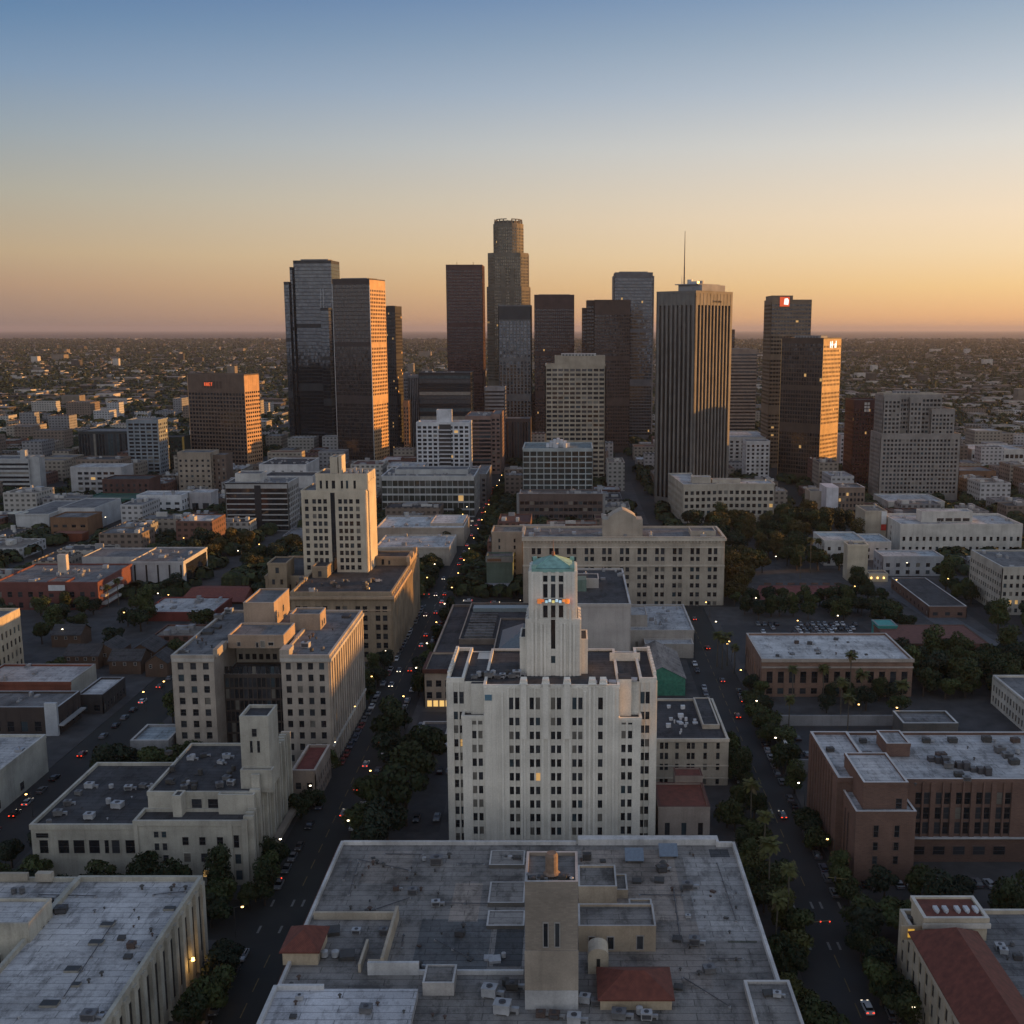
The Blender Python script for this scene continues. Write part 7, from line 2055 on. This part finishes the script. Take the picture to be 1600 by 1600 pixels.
for k_, px, py, s, ci in (('a', 140, 1231, 1.7, 2), ('t', 174, 1232, 1.4, 2), ('a', 201, 1234, 1.5, 2), ('a', 123, 1242, 1.3, 0), ('a', 184, 1262, 2.1, 2), ('t', 170, 1257, 1.5, 2), ('a', 140, 1279, 1.8, 2), ('a', 91, 1274, 1.6, 0), ('a', 106, 1258, 1.4, 0), ('t', 77, 1289, 1.5, 0), ('a', 224, 1231, 1.4, 0), ('t', 237, 1230, 1.0, 2), ('v', 168, 1281, .8, 2), ('v', 128, 1263, .9, 1), ('a', 243, 1275, 1.3, 1), ('v', 206, 1247, .8, 2)):
    put(k_, px, py, zz, s, ci, roof=("the corner building's low roof", "the side street"))
zz = F3['z2']
for k in range(30):
    put(R.choice('aaatvh'), R.uniform(262, 368), R.uniform(1176, 1236), zz, R.uniform(.9, 1.7), R.choice((0, 2, 1, 1, 0)), R.uniform(-.6, .6), roof=("the corner building's upper roof", "the side street"))
zz = LC['zr']
for k_, px, py, s, ci in (('v', 309, 1006, 1.8, 1), ('v', 316, 1002, 1.8, 3), ('v', 322, 1007, 1.4, 1), ('v', 331, 1012, 1.6, 1), ('h', 325, 990, 3.0, 1), ('h', 338, 982, 2.6, 1), ('a', 342, 968, 2.2, 0), ('a', 358, 958, 2.0, 2), ('a', 478, 1012, 2.0, 2), ('v', 484, 998, 1.8, 1), ('v', 489, 995, 2.0, 3), ('v', 494, 999, 1.6, 1), ('t', 487, 1018, 1.3, 1), ('t', 504, 1016, 1.4, 0), ('a', 464, 964, 1.8, 0), ('a', 477, 961, 1.6, 2), ('h', 541, 965, 2.4, 1), ('a', 286, 1020, 1.3, 0), ('v', 296, 1018, 1.2, 0), ('v', 520, 985, 1.2, 1)):
    put(k_, px, py, zz, s, ci, roof=("the courtyard office block", "the side street"))
zz = WT['zr']
for k in range(10):
    put('at'[k % 3 == 1], 741 + k * 7.4, 1060 - (k * 7 % 5), zz, R.uniform(1.2, 1.7), (0, 2, 1, 0, 2)[k % 5], R.uniform(-.3, .3), roof=("the white tower's main roof", "the busy avenue"))
for px, py in ((927, 1068), (944, 1066), (957, 1068), (975, 1060), (990, 1064)):
    put('h', px, py, zz, 1.6, 2, roof=("the white tower's main roof", "the busy avenue"))
zz = BR['zm']
for k_, px, py, s, ci in (('a', 1447, 1160, 1.6, 1), ('a', 1488, 1160, 1.8, 1), ('a', 1541, 1159, 1.9, 1), ('a', 1586, 1160, 1.7, 3), ('v', 1512, 1170, 1.0, 1), ('v', 1522, 1188, 1.2, 1), ('v', 1506, 1193, .9, 3), ('a', 1470, 1187, 2.0, 3), ('a', 1482, 1200, 1.8, 0), ('a', 1498, 1214, 1.7, 1), ('a', 1510, 1220, 1.5, 0), ('a', 1562, 1176, 2.0, 0), ('a', 1574, 1184, 2.0, 0), ('a', 1584, 1194, 1.9, 1), ('t', 1590, 1178, 1.5, 2), ('v', 1430, 1228, 1.3, 1)):
    put(k_, px, py, zz, s, ci, roof=("the brick office", "the palm avenue"))
for k_, px, py, s, ci in (('a', 1297, 1174, 1.5, 1), ('a', 1348, 1160, 1.5, 1), ('a', 1356, 1184, 1.9, 3)):
    put(k_, px, py, BR['z'], s, ci, roof=("the brick office", "the palm avenue"))
zz = BW['zr']
for k in range(18):
    put(R.choice('vvah'), R.uniform(1196, 1400), R.uniform(998, 1028), zz, R.uniform(.8, 1.6), R.choice((0, 2, 1, 3)), R.uniform(-.5, .5), roof=("the brown-brick warehouse", "the palm avenue"))
zz = F6['zr']
for k in range(18):
    put(R.choice('aatv'), R.uniform(462, 600), R.uniform(905, 925), zz, R.uniform(1.2, 2.0), R.choice((0, 2, 1, 3)), R.uniform(-.5, .5), roof=("the tan block", "the side street"))
zz = RR['zr']
for k_, px, py, s, ci in (('a', 1562, 1483, 1.4, 2), ('a', 1568, 1490, 1.2, 2), ('v', 1574, 1500, 1.2, 1), ('a', 1590, 1499, 1.3, 1), ('t', 1581, 1478, 1.0, 0), ('a', 1424, 1440, 1.2, 1)):
    put(k_, px, py, zz, s, ci, roof=("the red-roofed corner building", "the palm avenue"))
for (roof, wd), obs in ROOF_THINGS.items():
    obs.sort(key=lambda o: -o.location.x if "palm" in roof[1] else o.location.x)
    for k, o in enumerate(obs):
        o["group"] = f"{wd}s on {roof[0]}"
        o["label"] = f"{wd} on {roof[0]}" if len(obs) == 1 else f"{ordi(k + 1)} {wd} on {roof[0]} from {roof[1]}"

# ------------------------------------------------------------------ the rest of the city
def far_wall(col):
    """distant wall: rows of small dark windows as surface pattern"""
    m, n, l, p = _mat("distant_wall")
    tc = n.new("ShaderNodeTexCoord")
    sx = n.new("ShaderNodeSeparateXYZ"); l.new(tc.outputs["Object"], sx.inputs[0])
    ad = n.new("ShaderNodeMath"); l.new(sx.outputs[0], ad.inputs[0]); l.new(sx.outputs[1], ad.inputs[1])
    cb = n.new("ShaderNodeCombineXYZ"); l.new(ad.outputs[0], cb.inputs[0]); l.new(sx.outputs[2], cb.inputs[1])
    b = n.new("ShaderNodeTexBrick"); b.offset = 0.0
    b.inputs["Scale"].default_value = 1.0; b.inputs["Brick Width"].default_value = 4.2; b.inputs["Row Height"].default_value = 3.7; b.inputs["Mortar Size"].default_value = 1.0; b.inputs["Mortar Smooth"].default_value = 0
    d = tuple(c * .16 for c in col)
    b.inputs["Color1"].default_value = (*d, 1); b.inputs["Color2"].default_value = (*[c * .4 for c in col], 1); b.inputs["Mortar"].default_value = (*col, 1)
    l.new(cb.outputs[0], b.inputs["Vector"])
    a = _ramp(n, l, _noise(n, l, _vec(n, l), .1), [(.3, .75), (.7, 1.0)])
    l.new(_mul(n, l, b.outputs["Color"], a), p.inputs["Base Color"]); p.inputs["Roughness"].default_value = .8
    return m
FW = [far_wall(c) for c in ((.38, .365, .34), (.29, .255, .215), (.18, .14, .115), (.22, .22, .23), (.14, .07, .055), (.42, .42, .43))]
FWORD = ["off-white", "beige", "brown", "grey", "brick-red", "white"]
FR = [ROOF_LIGHT, ROOF_GREY, ROOF_DARK, ROOF_WHITE, TILE_DULL, ROOF_TAN]
def low_building(x, y, w_, d, h, k, name, label, group, detail=True):
    r = tag(empty(name, (x, y, 0)), label, "building", group)
    mb = MB(); mb.prism([(0, 0), (w_, 0), (w_, d), (0, d)], 0, h, 0, caps=False)
    for a, b_, c, e in ((0, 0, w_, .4), (0, d - .4, w_, d), (0, .4, .4, d - .4), (w_ - .4, .4, w_, d - .4)):
        mb.box(a, b_, h, c, e, h + .8)
    mb.build("wall", r, [FW[k]])
    mb = MB(); mb.poly([(0, 0, h), (w_, 0, h), (w_, d, h), (0, d, h)]); mb.build("roof", r, [FR[R.choice((0, 1, 1, 1, 2, 2, 4, 5, 5))]])
    if detail:
        for _ in range(R.randint(3, 7)):
            s, t = R.uniform(1.2, max(2, w_ * .22)), R.uniform(1.2, max(2, d * .2)); px, py = R.uniform(1, max(1.1, w_ - s - 1)), R.uniform(1, max(1.1, d - t - 1))
            mb = MB(); mb.box(px, py, h, px + s, py + t, h + R.uniform(1, 3.2)); mb.box(px + .3, py - .2, h, px + s * .4, py, h + .9); mb.build("roof_box", r, [R.choice([METAL, GREYW, PALE])])
    occ(x, y, x + w_, y + d)
def view_x(Y): return 885 / 1700 * Y * 1.03 + 20, 715 / 1700 * Y * 1.03 + 20
def rect_free(x, y, w_, d, m=3.0):
    return not any(a - m < x + w_ and x < c + m and b_ - m < y + d and y < e + m for a, b_, c, e in OCC)
AVES = [-67.3 + 128 * k for k in range(-14, 15)]
def on_street(x, w_):
    return any(x < a + 9 and x + w_ > a - 9 for a in AVES)
n1 = 0
cand = []
for _ in range(9000):
    Y = R.uniform(545, 1400) if R.random() < .8 else R.uniform(400, 600)
    l_, r_ = view_x(Y); X = R.uniform(-l_, r_)
    cand.append((Y, X))
for Y, X in sorted(cand):
    w_, d = R.uniform(14, 40), R.uniform(14, 36); h = R.choice((5, 6, 8, 10, 12, 14, 18)) * (1 if Y < 900 else R.uniform(1, 1.6))
    if 84 < X < 225 and 545 < Y < 800: continue
    if -165 < X < -145 and Y < 540: continue
    if Y < 545 and -160 < X < 150: continue
    if 148 < X < 270 and 300 < Y < 470: continue
    if on_street(X, w_) or not rect_free(X, Y, w_, d, 5): continue
    if any((a > X - q and a < X + w_ + q and b_ > Y - q and b_ < Y + d + q) for a, b_, q in TREES): continue
    k = R.choice((0, 1, 1, 2, 2, 3, 4, 4, 5))
    low_building(X, Y, w_, d, h, k, "low_building", f"{FWORD[k]} flat-roofed low building in the blocks around the towers", f"{FWORD[k]} low buildings around the towers", Y < 1000)
    n1 += 1
    if n1 >= 285: break
# beyond the towers: the nearest few hundred as buildings of their own, the rest one mass
far = []
for _ in range(9500):
    Y = 1380 * math.exp(R.random() ** .8 * math.log(13))
    l_, r_ = view_x(Y); X = R.uniform(-l_, r_)
    far.append((Y, X))
far.sort()
n2 = 0
grid = {}
mass = MB()
for Y, X in far:
    w_, d = R.uniform(14, 44), R.uniform(12, 36); h = R.choice((4, 5, 5, 6, 7, 9)) if R.random() < .97 else R.uniform(14, 34)
    if n2 < 240 and Y < 2600:
        if not rect_free(X, Y, w_, d, 6): continue
        k = R.choice((0, 1, 1, 5, 3, 2))
        hh = h if X > -420 or R.random() < .75 else R.uniform(10, 30)
        low_building(X, Y, w_, d, hh, k, "distant_building", f"{FWORD[k]} building out in the plain beyond the towers", f"{FWORD[k]} buildings beyond the towers", False); n2 += 1
        continue
    key = (int(X // 42), int(Y // 50))
    if key in grid or math.sin(X * .0031 + 2 * math.sin(Y * .0017)) + math.sin(Y * .0023 + X * .0009) < -.5 and R.random() < .8: continue
    grid[key] = 1
    if Y > 5000: w_, d = w_ * 1.5, d * 1.5
    mass.box(X, Y, 0, X + w_, Y + d, h, R.choice((0, 1, 2, 2)), R.choice((3, 4, 4, 4, 5)), bottom=False)
FARM = [wall((.46, .42, .38)), wall((.20, .17, .14)), wall((.08, .07, .06)), plain((.17, .17, .18), .8), plain((.06, .06, .065), .8), plain((.08, .05, .04), .8)]
tag(mass.build("distant_city", None, FARM), "low roofs of the city fading across the plain to the horizon", "city", kind='stuff')
# tree cover of the plain: one mass of rough crowns
def blob(mb, r, x, y, z, q, n):
    for _ in range(n):
        d = Vector((r.gauss(0, 1), r.gauss(0, 1), abs(r.gauss(0, .8)))).normalized()
        c = Vector((x, y, z)) + Vector((d.x * q, d.y * q, d.z * q * .8))
        u = d.orthogonal().normalized(); v = d.cross(u); s = q * r.uniform(.35, .6)
        mb.poly([c - u * s, c - v * s, c + u * s, c + v * s], r.randrange(3))
mb = MB(); rr = random.Random(4)
for _ in range(38000):
    Y = 560 * math.exp(rr.random() * math.log(26)); l_, r_ = view_x(Y); X = rr.uniform(-l_, r_)
    if Y < 1400 and (not free(X, Y, 3) or any(abs(X - a) < 10 for a in AVES)): continue
    if Y < 800 and 80 < X < 230: continue
    q = rr.uniform(3, 6) * (1 if Y < 2000 else 1 + (Y - 2000) / 3600)
    blob(mb, rr, X, Y, q * .5, q, 26 if Y < 1400 else 12 if Y < 4000 else 7)
tag(mb.build("woodland", None, [LEAF[0], LEAF[1], LEAF[2]]), "dark tree cover spread between the roofs of the plain", "trees", kind='stuff')
# glints: windows and lamps already lit out in the plain
mb = MB(); r = random.Random(21)
for _ in range(170):
    Y = 1500 * math.exp(r.random() * math.log(6)); l_, r_ = view_x(Y); X = r.uniform(-l_, r_ * .8); s_ = .55 + Y / 5200; z_ = r.uniform(4, 12)
    mb.box(X, Y, z_, X + s_, Y + .4, z_ + s_, 0)
tag(mb.build("distant_lights", None, [lamp((1, .55, .18), 1.1)]), "tiny warm lights lit across the far plain", "lights", kind='stuff')
# air
HAZE = 2.1e-5
hz_mb = MB(); hz_mb.box(-60000, -900, -1.0, 60000, 88000, 345)
ho = tag(hz_mb.build("haze", None, []), "thin dusk haze over the whole city", "haze", kind='stuff')
m = bpy.data.materials.new("haze_air"); m.use_nodes = True; n = m.node_tree.nodes; n.clear()
out = n.new("ShaderNodeOutputMaterial"); pv = n.new("ShaderNodeVolumePrincipled")
pv.inputs["Color"].default_value = (.56, .56, .66, 1); pv.inputs["Density"].default_value = HAZE; pv.inputs["Anisotropy"].default_value = 0.2
m.node_tree.links.new(pv.outputs[0], out.inputs["Volume"]); ho.data.materials.append(m)
